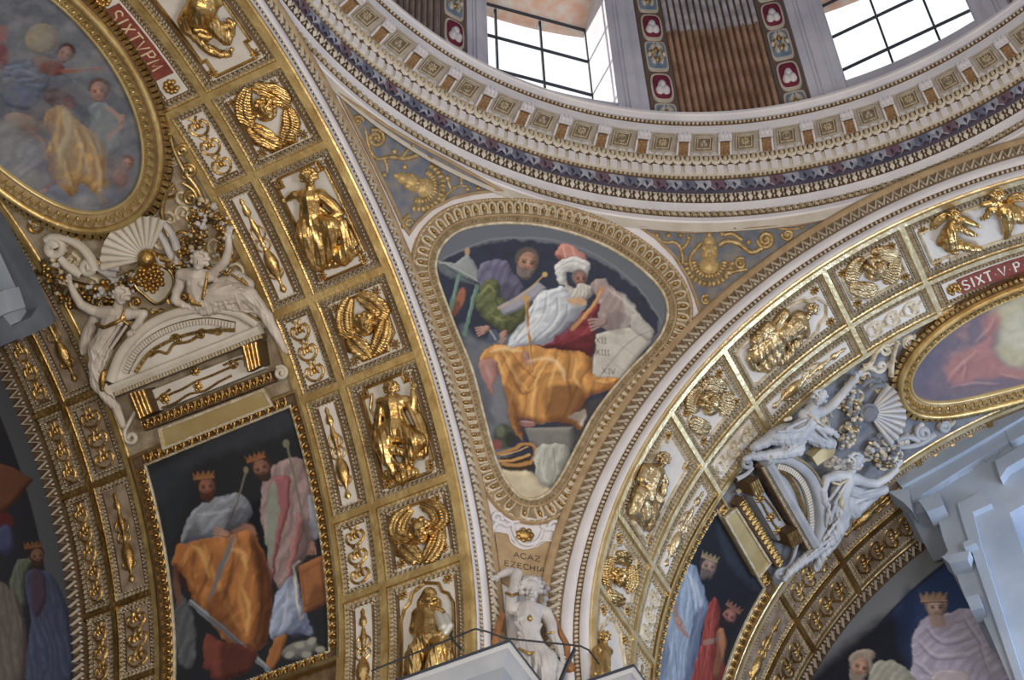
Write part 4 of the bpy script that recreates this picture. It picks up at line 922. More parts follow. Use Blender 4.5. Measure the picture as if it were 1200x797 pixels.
def L4(f):
    f.head(362, 208, 13, 10.5, 100, (.3, 0), 8); f.ch((363, 218, 9, 5), (364, 226, 8, 7)); f.ch((354, 230, 7, 7), (364, 232, 9, 9), (375, 229, 7, 7)); f.ch((364, 232, 8, 11), (366, 248, 8, 10), (368, 260, 7, 12))
    f.el(359, 236, 14, 5, 5, 4); f.el(370, 234, 14, 5, 5, 4)
    f.ch((353, 230, 8, 5), (345, 228, 9, 4), (338, 233, 8, 3)); f.hand(336, 234, 8, 200, 2.2); f.ch((376, 229, 9, 6), (389, 240, 9, 6), (398, 250, 8, 5)); f.ch((398, 250, 8, 5), (390, 254, 12, 4), (380, 255, 14, 3)); f.hand(379, 255, 14, 180, 2.2)
    f.ch((360, 262, 8, 10), (357, 276, 14, 10), (364, 300, 8, 7), (370, 311, 5, 5)); f.ch((372, 260, 9, 10), (388, 264, 16, 9), (387, 285, 11, 7), (384, 305, 6, 5)); f.ch((370, 262, 6, 12), (376, 285, 5, 12), (378, 305, 4, 8))
    for a, b in (((352, 262), (362, 300)), ((366, 268), (374, 306)), ((374, 270), (379, 306)), ((395, 262), (404, 290)), ((392, 256), (412, 286)), ((385, 270), (393, 300)), ((354, 240), (352, 268)), ((360, 250), (372, 262)), ((372, 242), (394, 258)), ((382, 250), (402, 268)), ((356, 284), (366, 306))):
        f.ch((*a, 11, 2.6), (*b, 9, 2.2))
    f.ch((400, 262, 5, 7), (410, 286, 4, 9), (400, 300, 3, 9)); f.ch((372, 313, 3, 5), (404, 306, 3, 5), (416, 294, 3, 5))
relief(('left', 4), BL, 370, 260, L4)
def L2(f):
    f.head(458.5, 456, 12, 9, 100, (0, 0), 8); f.ch((459, 464, 9, 5), (460, 470, 8, 7)); f.ch((447, 472, 7, 6), (461, 474, 9, 9), (475, 470, 7, 6)); f.ch((461, 474, 8, 12), (463, 492, 8, 11), (464, 506, 7, 14))
    f.el(455, 479, 13, 6, 5, 4); f.el(468, 477, 13, 6, 5, 4); f.el(463, 494, 13, 9, 7, 4)
    f.ch((476, 471, 8, 5), (484, 481, 9, 4.5), (485, 466, 10, 4), (484, 460, 10, 3)); f.hand(484, 457, 10, 75, 2.6); f.ch((447, 472, 8, 5), (443, 492, 8, 5), (451, 507, 11, 4.5), (460, 512, 14, 3.5)); f.hand(462, 513, 14, -20, 2.4)
    f.ch((455, 508, 8, 11), (449, 522, 14, 10), (456, 541, 9, 7), (462, 552, 6, 4)); f.ch((473, 506, 8, 11), (488, 517, 15, 10), (480, 538, 10, 7), (474, 550, 7, 4))
    f.ch((490, 488, 6, 5), (496, 512, 6, 7), (494, 532, 5, 6)); f.ch((442, 500, 5, 6), (442, 518, 7, 6)); f.ch((441, 520, 9, 5), (462, 527, 16, 5), (484, 533, 12, 5), (493, 533, 9, 4))
    for a, b in (((446, 478), (444, 505)), ((452, 482), (470, 512)), ((478, 474), (492, 508)), ((470, 480), (490, 520)), ((446, 510), (490, 524)), ((450, 515), (478, 505)), ((456, 535), (470, 548)), ((486, 522), (470, 545)), ((458, 529), (452, 545)), ((474, 530), (482, 545)), ((455, 500), (480, 498))):
        f.ch((*a, 13, 2.4), (*b, 13, 2.2))
    f.ch((456, 556, 3, 6), (470, 561, 3, 7), (484, 554, 3, 6)); f.ch((436, 462, 2, 1.5), (434, 480, 2, 1.5), (440, 490, 2, 1.5))
relief(('left', 2), BL, 465, 505, L2)
def L0(f):
    f.head(503, 706, 12, 9, 95, (0, 0), 7); f.ch((503, 697, 8, 8), (494, 706, 6, 5), (495, 718, 6, 6)); f.ch((512, 706, 6, 5), (511, 717, 6, 6)); f.ch((491, 721, 7, 8), (502, 719, 8, 9), (515, 720, 7, 7)); f.ch((502, 722, 8, 13), (502, 742, 8, 14), (503, 756, 8, 16))
    f.ch((489, 724, 8, 6), (486, 738, 9, 6), (500, 744, 14, 5), (509, 745, 15, 4)); f.hand(511, 745, 15, 0, 2.6); f.ch((517, 724, 8, 6), (523, 736, 9, 5), (516, 745, 13, 4))
    f.ch((496, 756, 9, 11), (488, 764, 14, 10), (487, 790, 9, 8)); f.ch((508, 755, 9, 11), (514, 762, 15, 9), (506, 790, 10, 8)); f.ch((520, 752, 6, 8), (524, 770, 5, 8), (518, 790, 5, 8)); f.ch((482, 768, 5, 7), (482, 790, 5, 8))
    for a, b in (((492, 722), (508, 738)), ((500, 720), (492, 740)), ((512, 722), (496, 744)), ((490, 745), (512, 756)), ((509, 758), (498, 788)), ((514, 756), (504, 792)), ((496, 760), (490, 790)), ((520, 755), (514, 790)), ((486, 762), (484, 790)), ((526, 760), (524, 788)), ((488, 735), (492, 756))):
        f.ch((*a, 14, 2.6), (*b, 13, 2.4))
relief(('left', 0), BL, 503, 745, L0)
f = Fig(BL, 520, 732, .006); f.ch((514, 722, 12, 6), (520, 736, 13, 7)); f.ch((522, 722, 12, 4), (527, 734, 12, 5), (522, 742, 12, 5)); f.done('scroll_sheet', mat('silvered_sheet', (.62, .62, .56), .45, .5), FIG['left', 0])
def L6(f):
    f.ch((240, -14, 8, 12), (238, 4, 12, 16), (234, 16, 12, 15)); f.ch((252, -8, 9, 5), (256, 3, 10, 5), (250, 10, 11, 3.5)); f.hand(249, 11, 11, 220, 2.4)
    f.ch((224, 14, 10, 9), (216, 24, 11, 7), (218, 33, 10, 6), (231, 45, 9, 5), (243, 57, 8, 5.5), (256, 63, 8, 5), (268, 64, 8, 3.5)); f.ch((268, 64, 8, 3), (272, 58, 9, 2.5))
    f.ch((244, 22, 11, 9), (256, 38, 12, 7.5), (266, 47, 11, 6), (270, 38, 10, 5), (273, 28, 9, 3.5)); f.ch((273, 27, 9, 3), (268, 23, 9, 2.4)); f.ch((250, 34, 10, 5), (264, 31, 10, 5))
    f.head(244, -26, 12, 10, 100, (0, 0), 6)
relief(('left', 6), BL, 240, 25, L6)
f = Fig(BL, 235, 30, .006)
for i in range(18): u = i/17; f.el(221+24*u+3*math.sin(i*2.1), 22+24*u+3*math.cos(i*1.7), 14+(i % 3), 4, 4, 4)
f.done('garland', GOLD, FIG['left', 6])
def R2(f):
    f.head(777, 539, 10, 8.5, 75, (.4, 0), 7); f.ch((774, 546, 8, 4.5), (768, 552, 8, 7)); f.ch((757, 550, 7, 6), (766, 552, 8, 8), (774, 553, 7, 5)); f.ch((765, 555, 8, 10), (758, 571, 8, 11), (756, 580, 7, 12))
    f.ch((756, 551, 9, 5), (752, 562, 10, 5), (762, 569, 13, 4), (772, 566, 14, 3.5)); f.hand(774, 565, 14, 20, 2.2); f.ch((775, 555, 8, 4), (780, 566, 10, 4)); f.ch((778, 562, 8, 4), (776, 578, 9, 5))
    f.ch((758, 578, 8, 10), (768, 586, 13, 9), (764, 604, 9, 7), (760, 618, 6, 5)); f.ch((750, 578, 7, 9), (742, 598, 6, 8), (749, 612, 5, 6)); f.ch((752, 585, 5, 10), (754, 604, 5, 9))
    for a, b in (((746, 580), (738, 602)), ((752, 578), (744, 604)), ((758, 582), (750, 606)), ((766, 584), (758, 610)), ((772, 588), (768, 608)), ((758, 556), (770, 562)), ((754, 566), (766, 576)), ((760, 592), (770, 600)), ((758, 600), (766, 606))):
        f.ch((*a, 10, 2.2), (*b, 9, 2))
relief(('right', 2), BR, 763, 580, R2, GOLDR)
f = Fig(BR, 746, 616, .006); f.ch((742, 612, 4, 5), (749, 624, 3, 5)); f.done('pale_block', PALE, FIG['right', 2])
def R4(f):
    f.head(952, 363, 9, 7.5, 55, (0, 0), 6); f.ch((947, 369, 7, 4), (941, 374, 7, 6)); f.ch((936, 371, 7, 7), (938, 381, 9, 9), (942, 390, 7, 7)); f.ch((932, 380, 8, 11), (922, 388, 8, 11), (914, 392, 8, 11))
    f.ch((919, 368, 5, 6), (911, 378, 6, 6), (908, 386, 6, 4)); f.ch((934, 400, 6, 6), (926, 412, 5, 6), (916, 422, 5, 6)); f.ch((914, 392, 6, 11), (898, 404, 6, 11), (888, 414, 5, 10)); f.ch((900, 384, 5, 7), (886, 398, 5, 7)); f.ch((912, 400, 6, 9), (904, 420, 5, 9), (898, 428, 4, 7))
    for b in ((888, 390), (883, 400), (880, 410), (884, 420), (892, 428), (900, 431), (908, 427), (917, 420), (926, 411)): f.ch((915, 390, 12, 2.2), ((915+b[0])/2+2, (390+b[1])/2, 12, 2.3), (*b, 8, 2.4))
    for a, b in (((930, 372), (922, 384)), ((938, 376), (930, 392)), ((944, 382), (936, 398)), ((926, 380), (940, 386)), ((924, 390), (938, 396)), ((918, 370), (910, 384)), ((932, 386), (924, 402))): f.ch((*a, 14, 2.1), (*b, 13, 1.9))
    f.ch((878, 420, 2, 4), (884, 431, 2, 4), (899, 434, 2, 3))
relief(('right', 4), BR, 915, 395, R4, GOLDR)
def R0(f):
    f.head(709, 747, 9, 7, 85, (0, 0), 6); f.ch((708, 754, 7, 4), (706, 760, 7, 6)); f.ch((699, 763, 6, 5), (706, 762, 7, 7), (713, 764, 6, 5)); f.ch((705, 765, 7, 9), (704, 785, 7, 10), (703, 797, 7, 10))
    for a, b in (((700, 762), (698, 790)), ((706, 766), (702, 792)), ((711, 764), (709, 790))): f.ch((*a, 12, 2), (*b, 13, 2))
relief(('right', 0), BR, 705, 770, R0)
def R6a(f):
    f.head(1117, 253, 9, 7.5, 60, (-.2, 0), 6); f.ch((1116, 260, 8, 4), (1115, 268, 9, 7), (1112, 278, 9, 9), (1114, 286, 8, 8)); f.ch((1112, 280, 8, 7), (1103, 284, 6, 5)); f.ch((1118, 286, 9, 7), (1132, 289, 8, 5), (1147, 292, 7, 3.5)); f.ch((1110, 288, 7, 6), (1119, 295, 6, 4))
    f.ch((1120, 264, 10, 4.5), (1130, 270, 12, 4), (1139, 274, 11, 3.2)); f.hand(1141, 275, 11, -10, 2); f.ch((1118, 262, 9, 4), (1129, 257, 11, 4), (1142, 263, 10, 3)); f.hand(1144, 264, 10, -20, 2)
def R6b(f):
    f.head(1168, 230, 10, 8.5, 60, (-.2, 0), 6); f.ch((1170, 238, 8, 5), (1177, 246, 10, 10), (1190, 252, 9, 9), (1204, 254, 8, 8)); f.ch((1172, 242, 9, 5), (1161, 246, 11, 4.5), (1155, 254, 10, 3.5)); f.hand(1154, 255, 10, 200, 2)
    f.ch((1181, 254, 8, 7), (1182, 268, 8, 5), (1179, 277, 6, 3.5)); f.ch((1172, 238, 8, 4), (1162, 238, 10, 4), (1152, 240, 10, 3))
relief(('right', 6), BR, 1120, 270, R6a, GOLDF, 'putto'); relief(('right', 6), BR, 1170, 250, R6b, GOLDF, 'putto')
for wg in ([(1110, 251), (1100, 258), (1091, 269)], [(1180, 236), (1192, 231), (1206, 234)]):
    f = Fig(BR, wg[1][0], wg[1][1], .006); f.wing(wg, 7, 3, 3); f.done('wing', GOLDF, FIG['right', 6], smooth=1)

# ---- vases and filigree of the narrow coffers
VASE = [(0, .10), (.03, .42), (.06, .30), (.10, .14), (.16, .30), (.22, .62), (.30, .80), (.38, .66), (.44, .34), (.48, .18), (.50, .40), (.53, .20), (.60, .28), (.68, .42), (.76, .24), (.80, .14), (.83, .46), (.88, .40), (.92, .20), (.96, .28), (1.0, .05)]
def vase(root, surf, sc, t0, t1, w, mt, nm='vase'):
    Pt = Path(surf, [(sc, t0+(t1-t0)*u) for u, r in VASE], step=9); G = []
    for a in np.linspace(0, PI, 8): G.append(np.stack([Pt.P[i]+Pt.B[i]*math.cos(a)*w*r+Pt.N[i]*(.006+math.sin(a)*w*r*.8) for i, (u, r) in enumerate(VASE)]))
    m = MB(); m.grid(np.stack(G, 1)); m.build(nm, mt, root, True)
    m = MB()
    for sg in (-1, 1):
        for u, du in ((.5, .07), (.62, .08), (.2, -.05)):
            V = [(sg*w*.2, u-du), (sg*w*.75, u-du*.4), (sg*w*.72, u+du*.4), (sg*w*.3, u+du)]
            q = Path(surf, [(sc+a, t0+(t1-t0)*b) for a, b in V], smooth=True, step=.01); sweep(m, q, [(-.0022, .006), (-.0012, .010), (.0012, .010), (.0022, .006)])
    tag(m.build('handle', mt, root, True), kind='stuff')
def filigree(root, surf, s0, s1, t0, t1, mt):
    m = MB(); L = t1-t0; n = max(1, int(L/.045)); sc = (s0+s1)/2; w = (s1-s0)/2*.86
    for i in range(n):
        a = t0+L*i/n; d = L/n
        for sg in (-1, 1):
            q = Path(surf, [(sc+sg*w*x, a+d*y) for x, y in ((.05, .02), (.6, .12), (.95, .4), (.7, .68), (.3, .6), (.32, .4), (.5, .38))], smooth=True, step=.006); sweep(m, q, [(-.0036, .006), (0, .0125), (.0036, .006)])
            q = Path(surf, [(sc+sg*w*x, a+d*y) for x, y in ((.3, .62), (.15, .82), (.45, .98))], smooth=True, step=.006); sweep(m, q, [(-.0032, .006), (0, .0115), (.0032, .006)])
        P, X, Y, N = frame_at(surf, sc, a+d*.5); V, F = dome_t(0, 0, .005, .009, .007, 8); V = np.array(V); m.add(P+N*.006+V[:, :1]*X+V[:, 1:2]*Y+V[:, 2:]*N, F)
    tag(m.build('filigree', mt, root, True), kind='stuff')
for side, surf, f0, f1, f2 in (('left', BL, .797, .912, 1.0), ('right', BR, .722, .853, .985)):
    for k in range(6):
        a, b = TH[k]+.04, TH[k+1]-.035; mt = GOLDF if side == 'left' else GOLDR
        if k in (0, 2, 4): vase(FIG[side, 'n', k], surf, .264, a, b, .022, mt)
        else: filigree(FIG[side, 'n', k], surf, .236, .292, a-.01, b+.006, GOLD if side == 'left' else PALE)
        if k in (0, 2, 4): vase(FIG[side, 'f', k], surf, (f0+f1)/2, a, b, .022, GOLD)
        else: filigree(FIG[side, 'f', k], surf, f0+.026, f1-.026, a-.012, b+.008, GOLD)
        filigree(FIG[side, 'g', k], surf, f1+.024, f2-.024, a-.012, b+.008, GOLD)
# ---- red name plaques at the crown
for key, surf, tdir in (('L', BL, -1), ('R', BR, 1)):
    root = thing('plaque', surf.pos(.262, 1.72), 'red stone plaque reading SIXTVPM, %s arch' % ('left' if key == 'L' else 'right') if key == 'L' else 'red stone plaque reading SIXT.V.P.M, right arch', 'plaque')
    o = MB(); o.box(surf, .212, .316, 1.468, 1.95, -.004, .002, 3, 10); o.build('border_ground', OCHRE, root)
    o = MB()
    for q in rsides(surf, .214, .314, 1.470, 1.945): tile(o, q, T_ARCH, .0125, .001, .013, .002, .009, a0=.002, a1=q.len-.002); tile(o, q, T_BEAD, .0095, .015, .019, .002, .008, a0=.018, a1=q.len-.018)
    tag(o.build('border_ornament', PALE, root), kind='stuff')
    o = MB(); o.box(surf, .236, .292, 1.492, 1.925, .001, .005, 3, 10); o.build('white_ground', PANEL, root)
    t0, t1 = (1.545, 1.755) if key == 'L' else (1.530, 1.74)
    o = MB(); o.box(surf, .240, .289, t0, t1, .004, .008, 2, 8); o.build('red_field', PLAQUE, root)
    for tt in (1.517, (1.782 if key == 'L' else 1.765)):
        o = MB(); P, X, Y, N = frame_at(surf, .264, tt)
        for i in range(9): a = i*.7; V, F = dome_t(.013*math.cos(a)*(i > 0), .013*math.sin(a)*(i > 0), .007, .007, .009, 7); V = np.array(V); o.add(P+N*.006+V[:, :1]*X+V[:, 1:2]*Y+V[:, 2:]*N, F)
        tag(o.build('mask_ornament', GOLD, root, True), kind='stuff')
    txt = 'SIXTVPM' if key == 'L' else 'SIXT.V.P.M'
    n = len(txt); L = (t1-t0)*.90/n*(1.0 if key == 'L' else 1.20); t = (t1-.012) if key == 'L' else t0+.008
    o = MB()
    for ch in txt:
        cw = L*(.6 if ch in 'I.' else 1.0); s, tt = .279, t
        if key == 'R' and t+cw > t1: break
        P = surf.pos(s, tt, .008); N = nrm(surf.nor(s, tt)); X = nrm(surf.pos(s, tt+tdir*1e-3, .008)-P); Y = np.cross(N, X)
        lettering(o, P, X, Y, N, ch, .030, cw*.78 if ch not in 'I.' else cw*1.2, stroke=.15, h=.0018); t += tdir*cw
    tag(o.build('lettering', LETG if key == 'L' else mat('white_lettering', (.8, .72, .62), .6), root), kind='stuff')
# ================================================================== pediments, statues and stucco between the painted fields
def barp(name, surf, pts, h, prof, mt, parent, smooth=False, close=True):
    P = Path(surf, [surf.px(x, y, h) for x, y in pts], step=9); o = MB()
    sweep(o, P, [(b*K, h+z*K) for b, z in prof], close=close)
    G = o.V[0].reshape(len(P.P), len(prof), 3); n = len(prof)
    if close: o.add(G[0], [tuple(range(n))]); o.add(G[-1], [tuple(range(n))])
    return o.build(name, mt, parent, smooth)
def stripp(name, surf, pts, h, tm, pitch, b0, b1, z, mt, parent):
    P = Path(surf, [surf.px(x, y, h) for x, y in pts], step=9); o = MB(); tile(o, P, tm, pitch*K, b0*K, b1*K, h+.5*K, h+z*K)
    return tag(o.build(name, mt, parent), kind='stuff')
def arcp(pts, sub=8): return [tuple(q) for q in smooth_px(pts, sub=sub)]
DARKG = mat('dark_gold_recess', (.12, .075, .035), .6, .3)
def zone(side, surf, D):
    global K
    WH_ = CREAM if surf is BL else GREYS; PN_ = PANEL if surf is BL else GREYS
    K = upp(surf, *D['ref'])
    ped = thing('pediment', surf.pos(*surf.px(*D['ref'])), 'white segmental pediment with gilt tympanum scroll, %s vault' % side, 'pediment')
    base, arc = D['base'], arcp(D['arc'])
    tym = [*arc, base[1], base[0]]
    o = MB(); plate(o, surf, tym, .0, .055); o.build('tympanum', PN_, ped)
    barp('base_cornice', surf, base, .055, [(-6, -6), (-6, 6), (-1, 9), (3, 9), (4, 6), (4, -6)], WH_, ped)
    barp('soffit_band', surf, [(x+D['dn'][0]*8, y+D['dn'][1]*8) for x, y in base], .045, [(-4, -6), (-4, 3), (4, 6), (4, -6)], UMBER, ped)
    stripp('dentil_moulding', surf, [(x+D['dn'][0]*8, y+D['dn'][1]*8) for x, y in base], .045, T_DENT, 4.2, -3, 3, 6, PALE, ped)
    barp('outer_arch', surf, arc, .055, [(-6, -8), (-6, 6), (-3, 8), (4, 9), (5, 6), (5, -8)], WH_, ped, True)
    barp('gilt_edge', surf, arc, .055, [(4.6, 4), (4.6, 10), (7, 10), (7, 4)], GOLDB, ped)
    arc2 = arcp(D['arc2']); stripp('tongue_moulding', surf, arc2, .056, T_DENT, 4, -3.4, 3, 5, CREAM, ped); barp('inner_arch', surf, arc2, .055, [(-4, -4), (-4, 1), (4, 1.5), (4, -4)], UMBER, ped)
    barp('inner_fillet', surf, arcp(D['arc3']), .055, [(-2, -4), (-2, 3), (2, 4), (2, -4)], GOLD, ped)
    for k, pl in enumerate(D['scroll']): o = MB(); vine(o, surf, pl, 1.9, .057, (.9, 1)); o.build('scroll', GOLD, ped, True)
    fz = thing('frieze', surf.pos(*surf.px(*D['ref2'])), 'white frieze with gilt scrolls and brackets under the pediment, %s vault' % side, 'frieze')
    o = MB(); plate(o, surf, D['frieze'], .0, .030); o.build('frieze_panel', PN_, fz)
    for pl in D['fscroll']: o = MB(); vine(o, surf, pl, 1.5, .031); o.build('scroll', GOLD, fz, True)
    for q in D['fbud']: o = MB(); bud(o, surf, *q, 4.2, .031, .7); [bud(o, surf, q[0]+4*math.cos(a), q[1]+4*math.sin(a), 2.2, .031, .8) for a in np.arange(0, 6.2, 1.05)]; o.build('flower', GOLD, fz, True)
    for pl in D['brack']: 
        o = MB(); plate(o, surf, pl, .01, .062); o.build('bracket', DARKG, fz)
        o = MB(); a, b, c, d = [np.array(q, float) for q in pl]
        for u in (.15, .38, .62, .85): vine(o, surf, [a+(b-a)*u, d+(c-d)*u], 2.2, .062, smooth=False)
        tag(o.build('bracket_fluting', GOLDF, fz, True), kind='stuff')
    for sp in D['vol']: o = MB(); vine(o, surf, sp, 2.8, .035, (.8, 1.1), 1.2); o.build('volute', D.get('volm', CREAM), fz, True)
    pq = thing('gilt_tablet', surf.pos(*surf.px(*D['plaque'][0])), 'blank bright gilt tablet over the kings\' picture, %s vault' % side, 'tablet')
    o = MB(); plate(o, surf, D['plaque'], .0, .020); o.build('tablet_field', TABG, pq)
    o = MB(); Pq = Path(surf, [surf.px(*q, .02) for q in D['plaque']], closed=True, step=9); sweep(o, Pq, [(b*K, .02+z*K) for b, z in ((-1.5, -1), (-1.5, 2), (1.5, 2), (1.5, -1))]); o.build('tablet_rim', PALE, pq)
    barp('egg_ground', surf, D['egg'], .024, [(-6.5, -10), (-6.5, 2), (6.5, 3), (6.5, -10)], UMBER, pq)
    Pe = Path(surf, [surf.px(*q, .024) for q in D['egg']], step=9)
    E_ = MB(); V, F = dome_t(0, 0, 2.1*K, 4*K, 4*K, 8); E_.add(V, F); V, F = ribbon([(-3.8*K, 5*K), (-3.9*K, 0), (-2.6*K, -4*K), (0, -5*K), (2.6*K, -4*K), (3.9*K, 0), (3.8*K, 5*K)], 1.5*K); V = np.array(V); V[:, 2] *= 3*K; E_.add(V, F)
    EMm = local_mesh('egg_and_tongue', E_, [GOLD]); n = int(Pe.len/(9.0*K))
    for i in range(n): P, T, B, N = Pe.frame((i+.5)*Pe.len/n, 0, .024+3*K); inst(EMm, pq, P, T, B, N, 'egg_and_tongue')
    # shell, cartouche
    sx, sy, r0, r1, a0, a1, nfl = D['shell']
    sh = thing('shell', surf.pos(*surf.px(sx, sy)), 'white fluted scallop shell on the stucco, %s vault' % side, 'shell')
    for i in range(nfl):
        a = (a0+(a1-a0)*(i+.5)/nfl)*D2R; o = MB(); wv = r1*abs(a1-a0)*D2R/nfl*.55
        vine(o, surf, [(sx+r0*math.cos(a), sy-r0*math.sin(a)), (sx+(r0+r1)/2*math.cos(a), sy-(r0+r1)/2*math.sin(a)), (sx+r1*math.cos(a), sy-r1*math.sin(a))], wv, .018, (.25, 1), 1.5); o.build('flute', D.get('shellm', CREAM), sh, True)
    o = MB(); bud(o, surf, sx, sy, r0*1.5, .02, 1.0, n=12); vine(o, surf, spiral(sx, sy, r0*1.4, 0, 1.4), 2, .03); tag(o.build('boss', D.get('bossm', GOLD), sh, True), kind='stuff')
    if 'cart' in D:
        ct = thing('cartouche', surf.pos(*surf.px(*D['cart'][0])), 'white shield with a gold flower cluster between the two angels, left vault', 'cartouche')
        o = MB(); plate(o, surf, smooth_px(D['cart'], True, 4), .0, .020); o.build('shield', CREAM, ct)
        o = MB(); Pq = Path(surf, [surf.px(*q, .02) for q in smooth_px(D['cart'], True, 4)], closed=True, step=9); sweep(o, Pq, [(b*K, .02+z*K) for b, z in ((-2, -1), (-1.4, 2.4), (1.4, 2.4), (2, -1))]); o.build('gilt_rim', GOLDB, ct, True)
        o = MB(); cx, cy = D['flower']
        for i in range(34): a, rr = i*2.4, 2.2*math.sqrt(i)*1.25; bud(o, surf, cx+rr*math.cos(a), cy+rr*math.sin(a), 3.4, .022, 1.3)
        tag(o.build('flower_cluster', GOLD, ct, True), kind='stuff')
    # garlands of fruit
    fm = [MARBLE, GOLD, DARKG, PALE] if surf is BL else [GREYS, PALE, STUCR, GOLDR]
    for lab, poly, nn, lo, hi in D['garl']:
        g = thing('garland', surf.pos(*surf.px(*poly[0])), lab, 'garland'); Q = smooth_px(poly, sub=6); o = MB(); rr_ = random.Random(len(poly)*7+nn)
        for i in range(nn):
            u = (i+.5)/nn*(len(Q)-1); j = min(int(u), len(Q)-2); f = u-j; c = Q[j]+(Q[j+1]-Q[j])*f; w_ = lo+(hi-lo)*math.sin(PI*min(1, (i+.5)/nn))
            a = rr_.random()*6.28; d = math.sqrt(rr_.random())*w_; bud(o, surf, c[0]+d*math.cos(a), c[1]+d*math.sin(a), rr_.uniform(2.4, 4.2), .012+.03*(1-d/max(w_, .1)), 1.1, m=rr_.choice([0, 1, 1, 1, 2, 2, 3]), n=7)
        tag(o.build('fruit', fm, g, True), kind='stuff')
    for nm, lab, pls, r, mt in D['orn']:
        g = thing(nm, surf.pos(*surf.px(*pls[0][0])), lab, 'ornament')
        for pl in pls: o = MB(); vine(o, surf, pl, r, .014, (.7, 1.1), 1.3); o.build('strap', mt, g, True)
# stucco ground of the middle strips, slightly proud of the vault
o = MB(); o.box(BL, .325, .790, .72, TT, -.002, .003, 6, 40); o.build('stucco_ground', mat('dimmed_stucco', (.44, .37, .28), .8, 0, (.26, .20, .13), 7, .3, 30), VL)  # stucco colour darkened for the dimmer light in this strip
STUCR = mat('cool_lit_stucco_ground', (.25, .26, .28), .8, 0, (.14, .15, .18), 6, .2, 30)  # right-hand ground, with the cool dim light put into its colour
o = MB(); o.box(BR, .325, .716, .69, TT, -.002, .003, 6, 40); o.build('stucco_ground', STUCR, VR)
# scattered foliage relief around the ovals
for surf, root, s0, s1, mt, nn in ((BL, VL, .33, .785, [GOLD, PALE], 190), (BR, VR, .33, .71, [PALE, CREAM], 120)):
    o = MB(); rr_ = random.Random(5)
    for i in range(nn):
        s = rr_.uniform(s0+.02, s1-.02); t = rr_.uniform(1.02, 1.75); sc, tc_, hs, ht = OV['L' if surf is BL else 'R'][1:]
        if ((s-sc)/(hs+.05))**2+((t-tc_)/(ht+.05))**2 < 1: continue
        a = rr_.random()*6.28; c = [(s+.022*(1-u*.8)*math.cos(a+u*7), t+.022*(1-u*.8)*math.sin(a+u*7)) for u in np.linspace(0, 1, 9)]
        q = Path(surf, c, smooth=True, step=.006); sweep(o, q, [(-.004, .003), (0, .014), (.004, .003)], m=i % 2)
        P, X, Y, N = frame_at(surf, s, t); V, F = dome_t(0, 0, .006, .006, .014, 7); V = np.array(V); o.add(P+V[:, :1]*X+V[:, 1:2]*Y+V[:, 2:]*N, F, i % 2)
    tag(o.build('foliage_relief', mt, root, True), kind='stuff')
